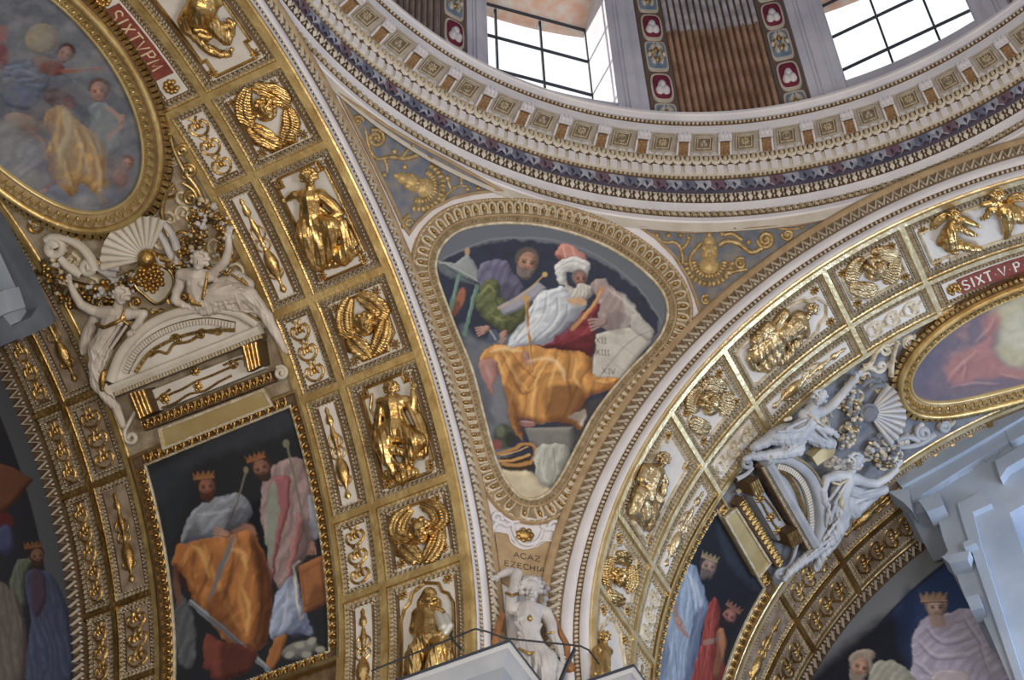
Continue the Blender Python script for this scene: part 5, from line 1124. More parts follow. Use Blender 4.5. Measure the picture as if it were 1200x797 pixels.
zone('left', BL, dict(ref=(215, 400), ref2=(240, 445), dn=(.36, .93), base=[(130, 455), (306, 385)],
    arc=[(131, 446), (143, 414), (165, 388), (192, 371), (222, 362), (252, 360), (280, 366), (304, 380)], arc2=[(148, 436), (162, 411), (184, 393), (212, 381), (244, 376), (276, 381)], arc3=[(160, 436), (175, 415), (196, 401), (224, 391), (252, 387), (276, 387)],
    scroll=[[(176, 418), (186, 412), (196, 414), (203, 404), (212, 402)], spiral(207, 398, 7, 3.6, -1.1), [(212, 402), (222, 400), (232, 394), (240, 388)], spiral(236, 392, 6, .5, 1.1), [(240, 388), (250, 390), (258, 385)], spiral(255, 388, 5, 1, -1.1)],
    frieze=[(166, 462), (296, 411), (310, 432), (180, 484)], fscroll=[[(188, 470), (200, 462), (214, 456), (230, 447), (246, 441), (262, 434), (280, 426)], [(190, 478), (206, 472), (222, 462), (240, 458), (256, 448), (272, 440)], spiral(192, 467, 6, 0, 1.2), spiral(273, 428, 6, 3, -1.2), [(182, 470), (200, 456)], [(262, 428), (284, 420), (288, 430)]],
    fbud=[(229, 435), (232, 453), (194, 468)], brack=[[(150, 462), (170, 456), (180, 482), (162, 492)], [(282, 406), (302, 400), (306, 428), (290, 436)]],
    vol=[[(160, 480), (152, 494), (146, 506), (148, 514)]+spiral(154, 513, 7, 3.4, 1.2), spiral(329, 437, 8, 2.2, -1.5)], plaque=[(187, 504), (309, 457), (319, 475), (192, 526)], egg=[(168, 499), (320, 441)],
    shell=(172, 303, 8, 52, 62, 196, 12), cart=[(160, 316), (178, 308), (198, 316), (204, 332), (196, 348), (184, 356), (170, 346), (158, 334)], flower=(177, 326),
    garl=[('dense fruit garland left of the shell, left vault', [(58, 306), (66, 330), (84, 345), (110, 346), (140, 338), (160, 326)], 260, 8, 17), ('hanging fruit garland between shell and gilt rib, left vault', [(236, 236), (234, 262), (226, 290), (212, 306), (200, 312)], 190, 6, 14), ('fruit garland by the raised hand of the reclining angel', [(246, 240), (256, 258), (264, 276), (256, 298)], 110, 5, 10)],
    orn=[('scroll', 'cream and gold strap volute left of the shell', [spiral(63, 290, 13, 2.4, -1.3), [(58, 278), (76, 279), (94, 288), (106, 302), (112, 316)], spiral(104, 314, 9, .2, 1.2), [(70, 302), (80, 312), (96, 322)]], 6, CREAM), ('scroll', 'gold edged strap right of the shell below the oval', [[(205, 215), (195, 226), (190, 244), (192, 262), (198, 276)], [(214, 214), (226, 222), (234, 236), (246, 244)], spiral(224, 232, 9, 1, 1.3)], 3.6, GOLDB),
         ('leaf', 'white acanthus leaf right of the shell', [[(184, 268), (192, 282), (200, 298), (206, 312)], [(192, 262), (202, 276), (208, 292)], [(196, 300), (190, 308), (186, 300)]], 5, MARBLE), ('leaf', 'white acanthus leaf left of the shell hinge', [[(112, 312), (124, 320), (138, 322)], [(118, 300), (128, 312), (142, 314)], [(126, 322), (136, 328), (148, 326)]], 4.5, MARBLE),
         ('scroll', 'gold cornucopia band curling under the shell', [[(140, 338), (152, 332), (162, 320), (168, 308), (178, 300), (196, 304), (212, 306)], [(60, 318), (80, 330), (110, 338), (140, 338)]], 5, GOLD), ('scroll', 'long gilt strap beside the rib, right of the oval', [[(196, 150), (204, 176), (216, 200), (232, 222), (240, 244)], spiral(214, 176, 7, 1, 1.2), spiral(222, 200, 8, 2, -1.3)], 3.4, GOLDB)]))
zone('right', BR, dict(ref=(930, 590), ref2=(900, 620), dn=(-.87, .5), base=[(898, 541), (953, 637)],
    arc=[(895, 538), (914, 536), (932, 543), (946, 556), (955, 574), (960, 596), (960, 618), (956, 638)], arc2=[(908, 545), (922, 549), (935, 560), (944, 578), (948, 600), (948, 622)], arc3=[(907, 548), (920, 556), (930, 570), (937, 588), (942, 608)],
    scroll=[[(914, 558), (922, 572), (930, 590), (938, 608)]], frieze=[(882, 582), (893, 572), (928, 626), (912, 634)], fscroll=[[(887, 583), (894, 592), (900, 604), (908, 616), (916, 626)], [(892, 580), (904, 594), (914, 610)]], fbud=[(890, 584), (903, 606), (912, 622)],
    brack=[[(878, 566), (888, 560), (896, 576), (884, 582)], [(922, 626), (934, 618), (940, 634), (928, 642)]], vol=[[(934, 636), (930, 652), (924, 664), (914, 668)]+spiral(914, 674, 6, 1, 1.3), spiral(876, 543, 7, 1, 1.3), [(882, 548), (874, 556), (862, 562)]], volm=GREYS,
    plaque=[(849, 607), (862, 596), (902, 660), (888, 676)], egg=[(866, 587), (912, 660)][::-1], shell=(1017, 484, 8, 42, -58, 60, 10), shellm=mat('gold_lit_shell', (.60, .56, .47), .5, .15, (.45, .45, .48), 5), bossm=STUCR,  # shell colour carries the golden light on it
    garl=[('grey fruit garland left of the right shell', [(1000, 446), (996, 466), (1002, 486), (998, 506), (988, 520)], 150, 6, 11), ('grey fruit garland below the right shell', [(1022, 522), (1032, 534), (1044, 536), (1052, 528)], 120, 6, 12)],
    orn=[('scroll', 'cool-lit stucco and gilt acanthus volute under the oval, right vault', [spiral(1082, 507, 9, 2, 1.3), [(1050, 516), (1064, 512), (1076, 516)], [(1042, 522), (1058, 524), (1078, 520), (1096, 508)], spiral(1106, 500, 7, 2, -1.2)], 3.4, GREYS), ('scroll', 'pale stucco strap beside the rib, right vault', [[(1036, 404), (1026, 414), (1020, 426), (1010, 430)], spiral(1038, 410, 7, 1, 1.2), [(1052, 400), (1046, 420), (1044, 440)]], 3.4, PALE), ('leaf', 'cool-lit acanthus spray left of the right oval', [[(1010, 452), (1018, 446), (1030, 446)], [(1016, 460), (1026, 452), (1040, 452)], [(1046, 512), (1036, 506), (1028, 512)]], 3.6, STUCR),
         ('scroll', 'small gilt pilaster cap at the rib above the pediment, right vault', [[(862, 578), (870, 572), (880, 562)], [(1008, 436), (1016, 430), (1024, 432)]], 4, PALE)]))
o = MB(); plate(o, BR, [(952, 536), (974, 516), (980, 522), (978, 532), (958, 546)], .0, .03); q = o.build('gilt_slab', mat('slab_gilt', (.85, .72, .42), .5, .4), None); tag(q, 'small plain gilt panel between the two right-hand angels', 'panel')  # slab gilt is brighter than the other gilding

# ---- marble figures
MB_R = mat('cool_lit_marble', (0.58, 0.59, 0.60), 0.55, 0, (0.42, 0.44, 0.47), 5, 0.12, 18)  # white marble greyed in colour for the right vault's cool light
GB = GOLDB
def folds(f, lst, h=None, r=1.8):
    for a, b in lst: f.ch((a[0], a[1], a[2], r), ((a[0]+b[0])/2, (a[1]+b[1])/2, (a[2]+b[2])/2+1, r*1.1), (b[0], b[1], b[2], r*.8))
def statue(label, surf, x, y, h, build, mt, extra=(), voxel=.75):
    P = surf.pos(*surf.px(x, y)); root = thing('statue', P); tag(root, label, 'statue')
    f = Fig(surf, x, y, h); f.fat = 1.22; build(f); f.done('body', mt, root, voxel, cloth=(.55, 8, 25, y+6))
    for nm, m_, fn in extra:
        f = Fig(surf, x, y, h); fn(f); tag(f.done(nm, m_, root, voxel), kind='stuff')
    return root
# youth at the foot of the pendentive, seated on the cornice
dd = np.array([1, 1, 0])/math.sqrt(2); NICHE = Plane(dd*1.575, (dd[1], -dd[0], 0), (0, 0, 1), -dd)
def youth(f):
    f.head(622, 692, 18, 13.5, 94, (.15, 0), 9); f.ch((621, 701, 16, 5.4), (620, 712, 13, 6)); f.ch((601, 714, 11, 7), (619, 714, 12, 9), (639, 719, 11, 7))
    f.ch((600, 713, 11, 6.4), (599, 702, 13, 6.2), (603, 690, 14, 6), (606, 673, 15, 5.6)); f.ch((606, 672, 14, 5.2), (596, 670, 9, 4.5), (586, 674, 5, 3.4)); f.hand(583, 676, 4, 200, 2.8)
    f.ch((619, 718, 13, 13), (618, 731, 14, 13), (619, 745, 14, 11.5), (622, 758, 14, 13)); f.el(612, 727, 22, 7, 6, 4); f.el(627, 727, 22, 7, 6, 4)
    f.ch((641, 721, 11, 6), (646, 732, 12, 5.6), (648, 744, 13, 5)); f.ch((648, 744, 13, 4.8), (654, 756, 15, 4.6), (657, 766, 17, 3.8)); f.hand(658, 770, 17, -70, 2.8)
    f.ch((624, 764, 16, 13), (640, 776, 24, 12), (640, 800, 20, 10)); f.ch((616, 762, 12, 12), (612, 790, 10, 11)); f.ch((630, 768, 14, 11), (654, 784, 16, 7), (650, 800, 14, 8))
    folds(f, [((606, 718, 20), (616, 742, 25)), ((612, 716, 21), (620, 736, 26)), ((634, 720, 20), (622, 740, 26)), ((604, 730, 20), (620, 750, 25)), ((634, 732, 21), (622, 752, 25)), ((608, 742, 20), (628, 760, 25)),
              ((620, 770, 26), (622, 795, 24)), ((628, 768, 30), (628, 797, 28)), ((636, 772, 34), (636, 797, 29)), ((644, 770, 33), (644, 797, 29)), ((651, 774, 28), (650, 797, 26)), ((603, 680, 20), (606, 695, 19))], r=1.7)
statue('white marble youth with curly hair and one raised arm, below the name cartouche', NICHE, 620, 730, .0, youth, MARBLE,
    (('gilt_trim', GOLD, lambda f: (f.ch((593, 695, 16, 1.8), (600, 698, 22, 1.8), (608, 695, 20, 1.8)), f.ch((612, 712, 22, 1.2), (621, 722, 28, 1.5), (628, 714, 23, 1.2)), f.el(621, 725, 29, 3.4, 4, 3), f.ch((608, 760, 26, 1.4), (620, 766, 30, 2.2), (630, 764, 28, 1.6)), f.ch((641, 742, 17, 1.2), (650, 741, 19, 1.2)))),
     ('grey_curls', mat('grey_curls', (.34, .34, .37), .7), lambda f: [f.el(x, y, h, 4, 4, 4) for x, y, h in ((606, 694, 13), (605, 702, 11), (607, 709, 9), (637, 694, 13), (639, 702, 11), (637, 709, 8), (609, 684, 16), (636, 684, 16), (641, 690, 10), (616, 678, 20), (624, 677, 21), (631, 679, 20))])), voxel=.55)
for lab, pl in (('brown gilt drapery swag left of the marble youth', [(588, 720), (583, 738), (581, 752), (585, 764)]), ('brown gilt drapery swag right of the marble youth', [(648, 722), (655, 740), (664, 758), (662, 774), (668, 784)])):
    f = Fig(NICHE, 620, 730, 0); f.ch(*[(x, y, 3, 3+i) for i, (x, y) in enumerate(pl)]); f.ch(*[(x+3, y+1, 5, 1.6) for x, y in pl]); tag(f.done('drapery', mat('drapery_bronze', (.42, .20, .08), .5, .3, (.28, .12, .05), 8)), lab, 'drapery')
# left vault: striding angel with one arm up
def angel_a(f):
    f.head(142, 347, 22, 10.5, 82, (.2, 0), 7); f.ch((139, 356, 20, 4.6), (137, 364, 18, 5.5)); f.ch((117, 366, 17, 6.4), (133, 368, 18, 8), (151, 368, 17, 6))
    f.ch((116, 366, 17, 5.4), (106, 363, 19, 5), (95, 357, 20, 4.4)); f.ch((95, 357, 20, 4.3), (88, 346, 21, 4), (83, 335, 22, 3)); f.hand(82, 330, 22, 105, 2.9)
    f.ch((152, 368, 17, 5.2), (168, 368, 18, 4.6)); f.ch((168, 368, 18, 4.6), (163, 377, 22, 4.2), (157, 384, 24, 3.2)); f.hand(155, 387, 24, 235, 2.9)
    f.ch((132, 372, 16, 10), (129, 384, 15, 11), (124, 396, 14, 10), (117, 408, 13, 12)); f.el(127, 378, 24, 5, 5, 4); f.el(140, 378, 24, 5, 5, 4)
    f.ch((116, 410, 13, 11), (114, 426, 16, 9), (112, 436, 17, 7.5)); f.ch((112, 436, 17, 7), (113, 450, 15, 6), (124, 464, 14, 5.2), (137, 478, 12, 4.2)); f.ch((137, 480, 12, 4), (142, 492, 12, 4), (144, 499, 13, 3)); 
    f.ch((122, 408, 11, 10), (130, 420, 9, 8), (132, 436, 8, 6), (140, 456, 8, 5)); f.ch((112, 372, 9, 6), (104, 388, 8, 6), (99, 404, 7, 6), (98, 412, 7, 4))
    folds(f, [((138, 372, 25), (116, 402, 25)), ((130, 370, 25), (112, 396, 22)), ((144, 376, 24), (122, 408, 25)), ((148, 382, 21), (126, 414, 23)), ((120, 386, 24), (108, 412, 22)), ((124, 404, 24), (110, 430, 25)), ((116, 404, 24), (106, 428, 22)), ((128, 410, 21), (118, 436, 23)), ((110, 440, 23), (128, 462, 20)), ((116, 440, 22), (134, 466, 18)), ((108, 376, 14), (102, 404, 12))], r=1.6)
statue('pale marble angel with raised left-hand arm, left of the left pediment', BL, 125, 400, .03, angel_a, MARBW, (('gilt_sash', GOLD, lambda f: (f.ch((113, 380, 23, 2.2), (122, 384, 27, 2.6), (136, 378, 28, 2.6), (146, 372, 24, 2)), f.ch((150, 380, 22, 2), (142, 374, 26, 1.8), (146, 362, 24, 1.5)), f.ch((121, 436, 22, 3), (120, 446, 23, 4.6), (120, 456, 22, 3.4)))),))
def angel_b(f):
    f.head(234, 306, 24, 11, 80, (-.2, 0), 7); f.ch((232, 316, 21, 4.8), (231, 323, 19, 6)); f.ch((213, 322, 17, 6.4), (230, 324, 19, 8.5), (247, 323, 17, 6.2))
    f.ch((248, 322, 17, 5.4), (256, 315, 19, 5.2), (264, 306, 20, 4.6)); f.ch((264, 306, 20, 4.5), (268, 293, 21, 4), (268, 281, 22, 3.2)); f.hand(268, 277, 22, 80, 2.9)
    f.ch((212, 322, 16, 5.6), (211, 334, 17, 5.2), (207, 342, 18, 4.8)); f.ch((207, 342, 18, 4.6), (205, 352, 20, 4.4), (216, 358, 22, 3.4)); f.hand(220, 359, 22, -15, 2.9)
    f.ch((230, 328, 17, 10), (231, 340, 16, 10.5), (238, 352, 14, 12)); f.el(223, 332, 25, 5, 5, 4); f.el(236, 332, 25, 5, 5, 4)
    f.ch((240, 352, 14, 12), (256, 344, 18, 11), (276, 343, 20, 10), (292, 346, 20, 8.5)); f.ch((292, 346, 20, 8), (302, 358, 17, 7), (313, 372, 15, 6), (322, 388, 13, 4.6), (330, 404, 12, 3.6)); f.ch((330, 404, 12, 3.4), (335, 412, 12, 2.6))
    f.ch((242, 358, 11, 11), (262, 354, 13, 10), (282, 358, 12, 9), (298, 368, 11, 7)); f.ch((258, 334, 11, 8), (276, 326, 9, 8), (290, 334, 9, 7))
    folds(f, [((244, 344, 27), (270, 334, 27)), ((248, 352, 27), (282, 338, 30)), ((252, 358, 24), (290, 350, 28)), ((262, 336, 24), (288, 340, 29)), ((266, 330, 20), (296, 346, 27)), ((270, 362, 23), (300, 366, 20)), ((284, 344, 29), (304, 362, 24)), ((294, 346, 27), (312, 372, 20)), ((260, 348, 28), (268, 362, 23)), ((240, 340, 26), (252, 356, 26)), ((276, 346, 30), (284, 364, 22)), ((302, 356, 22), (318, 384, 17)), ((280, 324, 16), (300, 350, 20))], r=1.8)
statue('white marble angel reclining with raised arm, right of the left pediment', BL, 250, 345, .03, angel_b, MARBW, (('gilt_sash', GOLD, lambda f: (f.ch((243, 320, 24, 1.8), (241, 334, 27, 2), (238, 350, 28, 2.4)), f.ch((222, 346, 24, 3.5), (226, 354, 25, 4.5), (236, 356, 25, 4)), f.ch((258, 318, 22, 2.2), (266, 322, 22, 2.2), (270, 316, 21, 2)), f.ch((272, 322, 22, 1.6), (290, 334, 24, 1.6), (284, 326, 22, 1.4)))),))
def angel_c(f):
    f.head(960, 466, 20, 9.5, 70, (.2, 0), 6); f.ch((955, 474, 17, 4.5), (950, 480, 15, 6)); f.ch((942, 486, 13, 6), (952, 484, 15, 7), (964, 482, 14, 5.6)); f.ch((965, 482, 15, 5), (976, 474, 18, 4.8), (986, 463, 19, 4.4)); f.ch((986, 463, 19, 4.2), (995, 452, 20, 3.8), (1003, 444, 21, 3)); f.hand(1005, 441, 21, 50, 2.7)
    f.ch((950, 490, 14, 9), (942, 500, 14, 10.5), (932, 510, 13, 12)); f.ch((944, 490, 12, 5), (960, 500, 18, 5), (974, 506, 20, 4)); f.hand(977, 508, 20, -30, 2.6)
    f.ch((930, 510, 13, 12), (918, 510, 16, 11), (906, 512, 17, 8)); f.ch((906, 512, 17, 7), (896, 518, 15, 6), (884, 524, 14, 4.5)); f.ch((932, 516, 12, 11), (934, 526, 16, 8), (916, 531, 17, 6.6)); f.ch((916, 531, 17, 6.4), (898, 534, 15, 5.2), (880, 535, 13, 4)); f.ch((880, 535, 13, 3.6), (873, 538, 13, 2.8)); f.ch((946, 508, 8, 9), (962, 516, 8, 8), (974, 520, 8, 6))
    folds(f, [((944, 492, 24), (922, 502, 26)), ((948, 498, 24), (924, 510, 27)), ((940, 504, 26), (912, 506, 26)), ((938, 512, 26), (908, 514, 25)), ((936, 520, 25), (920, 530, 24)), ((952, 490, 23), (934, 514, 26)), ((928, 500, 25), (916, 518, 26)), ((956, 500, 21), (970, 514, 18)), ((944, 518, 22), (928, 532, 22))], r=1.6)
statue('cool-lit marble angel reaching up towards the shell, above the right pediment', BR, 940, 500, .03, angel_c, MB_R, (('gilt_sash', PALE, lambda f: (f.ch((948, 486, 22, 1.4), (958, 494, 25, 1.6), (966, 500, 24, 1.4)), f.ch((920, 492, 22, 2.4), (926, 490, 24, 2.6)))),))
def angel_d(f):
    f.head(1002, 541, 20, 10, 70, (.1, 0), 7); f.ch((998, 551, 18, 4.6), (994, 557, 16, 6)); f.ch((979, 558, 15, 6), (992, 560, 16, 8), (1004, 562, 15, 6)); f.ch((1004, 562, 15, 5.2), (1015, 566, 17, 5), (1027, 567, 19, 4.6)); f.ch((1027, 567, 19, 4.4), (1040, 560, 20, 4), (1050, 551, 21, 3.2)); f.hand(1053, 546, 21, 60, 2.7)
    f.ch((979, 558, 14, 5.4), (968, 562, 16, 5), (964, 574, 18, 4.6)); f.ch((964, 574, 18, 4.4), (966, 586, 19, 3.8), (970, 594, 19, 3)); f.hand(970, 598, 19, 270, 2.4)
    f.ch((990, 564, 15, 10), (984, 576, 14, 11), (980, 590, 13, 12), (982, 606, 12, 12)); f.ch((980, 604, 12, 12), (978, 620, 14, 10), (972, 632, 14, 8)); f.ch((972, 632, 14, 7), (956, 646, 13, 6), (940, 658, 12, 5), (926, 670, 11, 4)); f.ch((926, 670, 11, 3.4), (919, 680, 11, 2.6))
    f.ch((984, 612, 10, 10), (974, 634, 9, 8), (962, 650, 8, 6), (957, 666, 7, 4)); f.ch((990, 590, 8, 10), (1000, 600, 6, 8), (1010, 590, 5, 7), (1030, 576, 4, 5)); f.ch((996, 574, 8, 8), (1014, 580, 6, 7), (1036, 574, 5, 5))
    folds(f, [((992, 566, 25), (978, 590, 26)), ((986, 566, 25), (972, 586, 24)), ((998, 570, 22), (984, 600, 25)), ((980, 588, 25), (972, 614, 24)), ((988, 590, 24), (980, 620, 24)), ((994, 596, 20), (984, 622, 20)), ((972, 592, 23), (968, 616, 20)), ((980, 612, 24), (960, 640, 19)), ((1000, 580, 15), (1034, 572, 11)), ((1000, 590, 14), (1026, 580, 11)), ((974, 630, 21), (946, 654, 17))], r=1.7)
statue('cool-lit marble angel seated with one arm out, right of the right pediment', BR, 990, 590, .03, angel_d, MB_R, (('gilt_sash', PALE, lambda f: (f.ch((994, 562, 25, 1.5), (984, 568, 27, 1.8), (976, 566, 24, 1.5)), f.ch((984, 578, 26, 2.4), (986, 590, 26, 3.4), (988, 600, 24, 2.4)))),))

# ---- window aedicules of the side chapels, standing out from the end walls
def aedicule(name, plane, depth, outl, layers, label):
    root = thing(name, plane.pos(*plane.px(*outl[0]))); tag(root, label, 'window surround')
    def pl(pts, h0, h1, nm):
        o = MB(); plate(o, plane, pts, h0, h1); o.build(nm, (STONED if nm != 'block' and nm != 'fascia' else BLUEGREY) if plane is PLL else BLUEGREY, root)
    pl(outl, -depth, 0, 'body')
    for nm, pts, h in layers: pl(pts, -.01, h, nm)
    return root
PLL = Plane((0, A+.83, 0), (1, 0, 0), (0, 0, 1), (0, -1, 0)); PLR = Plane((A+.79, 0, 0), (0, 1, 0), (0, 0, 1), (-1, 0, 0))
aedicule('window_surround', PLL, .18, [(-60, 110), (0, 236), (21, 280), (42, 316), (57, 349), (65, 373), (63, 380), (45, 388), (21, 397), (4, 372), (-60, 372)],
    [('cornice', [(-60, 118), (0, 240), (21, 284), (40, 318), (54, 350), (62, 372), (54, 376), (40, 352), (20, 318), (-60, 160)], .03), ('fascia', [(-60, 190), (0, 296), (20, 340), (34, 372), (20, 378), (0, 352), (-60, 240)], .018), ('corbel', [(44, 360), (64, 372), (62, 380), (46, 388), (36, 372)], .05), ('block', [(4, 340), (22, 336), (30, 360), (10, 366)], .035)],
    'blue-lit stone window cornice at the left edge, behind the left vault')
aedicule('window_surround', PLR, .2, [(1046, 558), (1080, 540), (1120, 516), (1177, 483), (1186, 477), (1230, 454), (1230, 574), (1183, 601), (1204, 660), (1260, 830), (1196, 830), (1183, 797), (1164, 752), (1148, 716), (1133, 705), (1123, 680), (1117, 660), (1106, 652), (1111, 646), (1105, 630), (1099, 608), (1094, 596), (1066, 604), (1056, 584), (1039, 577)],
    [('cornice', [(1046, 559), (1120, 517), (1230, 456), (1230, 470), (1128, 530), (1056, 570)], .035), ('fascia', [(1052, 578), (1128, 534), (1230, 476), (1230, 488), (1130, 548), (1064, 590)], .022), ('dentil_block', [(1090, 560), (1106, 552), (1112, 564), (1096, 572)], .012), ('dentil_block', [(1118, 544), (1134, 535), (1140, 547), (1124, 556)], .012), ('dentil_block', [(1148, 527), (1164, 518), (1170, 530), (1154, 539)], .012),
     ('end_block', [(1176, 500), (1204, 486), (1210, 504), (1184, 518)], .025), ('crosette', [(1166, 540), (1200, 520), (1204, 534), (1180, 548), (1172, 560)], .03), ('corbel', [(1040, 576), (1064, 572), (1070, 600), (1058, 588)], .045), ('capital', [(1076, 586), (1100, 578), (1106, 592), (1086, 600)], .05),
     ('jamb_moulding', [(1122, 590), (1150, 576), (1162, 590), (1140, 600), (1150, 640), (1200, 797), (1190, 797), (1140, 650), (1128, 612)], .02), ('bracket', [(1103, 652), (1136, 645), (1134, 656), (1112, 660)], .05), ('bracket', [(1128, 636), (1140, 630), (1144, 636), (1130, 642)], .045), ('volute', [(1132, 700), (1146, 696), (1152, 712), (1138, 716)], .04)],
    'blue-lit stone window surround at the right edge, beside the right lunette')
W = thing('window_9', PLR.pos(*PLR.px(1210, 620)), kind='structure')
o = MB(); PW = Plane((A+.98, 0, 0), (0, 1, 0), (0, 0, 1), (-1, 0, 0))
o = MB(); V = [PW.pos(*PW.px(x, y)) for x, y in ((1180, 590), (1262, 560), (1290, 700), (1218, 720))]; o.add(V, [(0, 1, 2, 3)]); o.build('pane', GLASS, W)
# ---- safety cable over the cornice and its stay
def tube(name, pts, r, mt, label, cat, parent=None):
    P3 = [np.array(p, float) for p in pts]; o = MB()
    for a, b in zip(P3[:-1], P3[1:]): capsule(o, a, r, b, r, 6)
    return tag(o.build(name, mt, parent), label, cat)
CPL = Plane(dd*1.36, (dd[1], -dd[0], 0), (0, 0, 1), -dd)
c3 = lambda *q: [CPL.pos(*CPL.px(x, y)) for x, y in q]
tube('safety_cable', c3((436, 786), (480, 768), (535, 746), (557, 737), (570, 740), (592, 748), (640, 753), (680, 757), (690, 762), (702, 778)), .0020, BLACK, 'thin black safety cable strung above the corner cornice', 'cable')
tube('cable_stay', c3((673, 762), (664, 780), (656, 800)), .0045, BLACK, 'thick black slanting stay at the foot of the marble youth', 'stay')
tube('cable_end', c3((528, 744), (532, 752), (540, 760)), .0028, BLACK, 'short hooked black cable end over the gold relief', 'cable')
# ================================================================== frescoes: paint laid stroke by stroke on fine panels that follow the walls
def lin(c):
    c = np.array(c, float)/255; return np.where(c < .04045, c/12.92, ((c+.055)/1.055)**2.4)
def sst(x): x = np.clip(x, 0, 1); return x*x*(3-2*x)
def noise2(u, v, seed=0, octs=4):
    r = np.random.default_rng(seed); out = 0; amp = 1; tot = 0
    for o in range(octs):
        g = r.random((64, 64)); f = 2**o; x = (u*f) % 63; y = (v*f) % 63; i = x.astype(int); j = y.astype(int); a = sst(x-i); b = sst(y-j)
        out = out+amp*((g[i, j]*(1-a)+g[i+1, j]*a)*(1-b)+(g[i, j+1]*(1-a)+g[i+1, j+1]*a)*b); tot += amp; amp *= .55
    return out/tot
class Paint:
    def __init__(self, surf, S0, T0, base, ref, gain=1.0):
        self.surf, self.s, self.t = surf, S0, T0; m = surf.R if isinstance(surf, Sphere) else 1.0
        self.k = upp(surf, *ref)/m; self.c = np.empty(S0.shape+(3,)); self.c[:] = lin(base); self.gain = gain; self.ref = ref; self.warp = 1.0; nn_ = lambda sd: (noise2((S0+5)/self.k*.10, (T0+5)/self.k*.10, sd, 3)-.5)*7; self.wx = nn_(11); self.wy = nn_(12); self.nl = noise2((S0+5)/self.k*.022, (T0+5)/self.k*.022, 4, 2); self.nz = noise2((S0+5)/self.k*.12, (T0+5)/self.k*.12, 3)
    def st(self, pts): return np.array([self.surf.px(*p) for p in pts])
    def box(self, Q, pad):
        return (self.s > Q[:, 0].min()-pad) & (self.s < Q[:, 0].max()+pad) & (self.t > Q[:, 1].min()-pad) & (self.t < Q[:, 1].max()+pad)
    def seg(self, X, Y, Q, closed):
        """distance to a polyline, the nearest point's offset and how far along it lies"""
        d = np.full(X.shape, 1e9); vx = np.zeros(X.shape); vy = np.zeros(X.shape); al = np.zeros(X.shape); n = len(Q); m = n if closed else n-1
        for i in range(m):
            a, b = Q[i], Q[(i+1) % n]; e = b-a; L = max(e@e, 1e-14); u = np.clip(((X-a[0])*e[0]+(Y-a[1])*e[1])/L, 0, 1)
            px_, py_ = a[0]+u*e[0]-X, a[1]+u*e[1]-Y; dd_ = px_*px_+py_*py_; w_ = dd_ < d; d = np.where(w_, dd_, d); vx = np.where(w_, px_, vx); vy = np.where(w_, py_, vy); al = np.where(w_, (i+u)/m, al)
        return np.sqrt(d), vx, vy, al
    def mix(self, M, al, col):
        al = al[:, None]; self.c[M] = self.c[M]*(1-al)+col*al
    def light(self):
        if not hasattr(self, 'ld'): q = self.st([self.ref, (self.ref[0]-8, self.ref[1]-10)]); e = q[1]-q[0]; self.ld = e/np.linalg.norm(e)
        return self.ld
    def poly(self, col, pts, soft=1.2, a=1.0, edge=None, ew=5, smooth=True, fold=None):
        """fold = (angle in the picture, period px, strength): painted drapery streaks; edge = tone of the side turned from the painted light"""
        Q = self.st(smooth_px(pts, True, 4) if smooth else pts); k = self.k; M = self.box(Q, (3*soft+3)*k); X, Y = self.s[M], self.t[M]
        if not len(X): return self
        if smooth: X = X+self.wx[M]*k*self.warp; Y = Y+self.wy[M]*k*self.warp
        d, vx, vy, _ = self.seg(X, Y, Q, True); ins = np.zeros(X.shape, bool); n = len(Q)
        for i in range(n):
            x0, y0 = Q[i]; x1, y1 = Q[i-1]
            c = ((y0 > Y) != (y1 > Y)); xi = (x1-x0)*(Y-y0)/((y1-y0) if abs(y1-y0) > 1e-12 else 1e-12)+x0; ins ^= c & (X < xi)
        sd = np.where(ins, d, -d)/k; al = sst(sd/(2*soft)+.5)*a; cc = np.broadcast_to(lin(col), X.shape+(3,)).copy()
        cc *= (.80+.40*self.nz[M])[:, None]
        if edge is not None:
            L = self.light(); dn = np.maximum(d, 1e-9); lam = (vx*L[0]+vy*L[1])/dn; w_ = sst(1-sd/(ew*1.7)); dk = (w_*np.clip(.45-lam*.75, 0, 1))[:, None]; cc = cc*(1-dk)+lin(edge)*.85*dk
            cc *= (1+.30*w_*np.clip(lam, 0, 1)*sst(sd/2.0))[:, None]
        if fold is not None:
            an, pr, st = fold; p0 = np.array(pts[0], float); q = self.st([p0, (p0[0]-math.sin(an*D2R)*8, p0[1]-math.cos(an*D2R)*8)]); e = (q[1]-q[0])/np.linalg.norm(q[1]-q[0])
            ph = ((X-q[0][0])*e[0]+(Y-q[0][1])*e[1])/k/pr/1.3+2.6*self.nl[M]; sw = np.sin(ph*2*PI); cc *= (1+st*1.2*(np.sign(sw)*np.abs(sw)**1.4*self.nz[M]*1.7+.30*np.sin(ph*4.7*PI+1)))[:, None]
        self.mix(M, al, np.clip(cc, 0, 1)); return self
    def ell(self, col, x, y, rx, ry, ang=0, **kw):
        c, s = math.cos(ang*D2R), math.sin(ang*D2R)
        return self.poly(col, [(x+rx*math.cos(t)*c-ry*math.sin(t)*s, y-(rx*math.cos(t)*s+ry*math.sin(t)*c)) for t in np.linspace(0, 2*PI, 14, endpoint=False)], smooth=False, **kw)
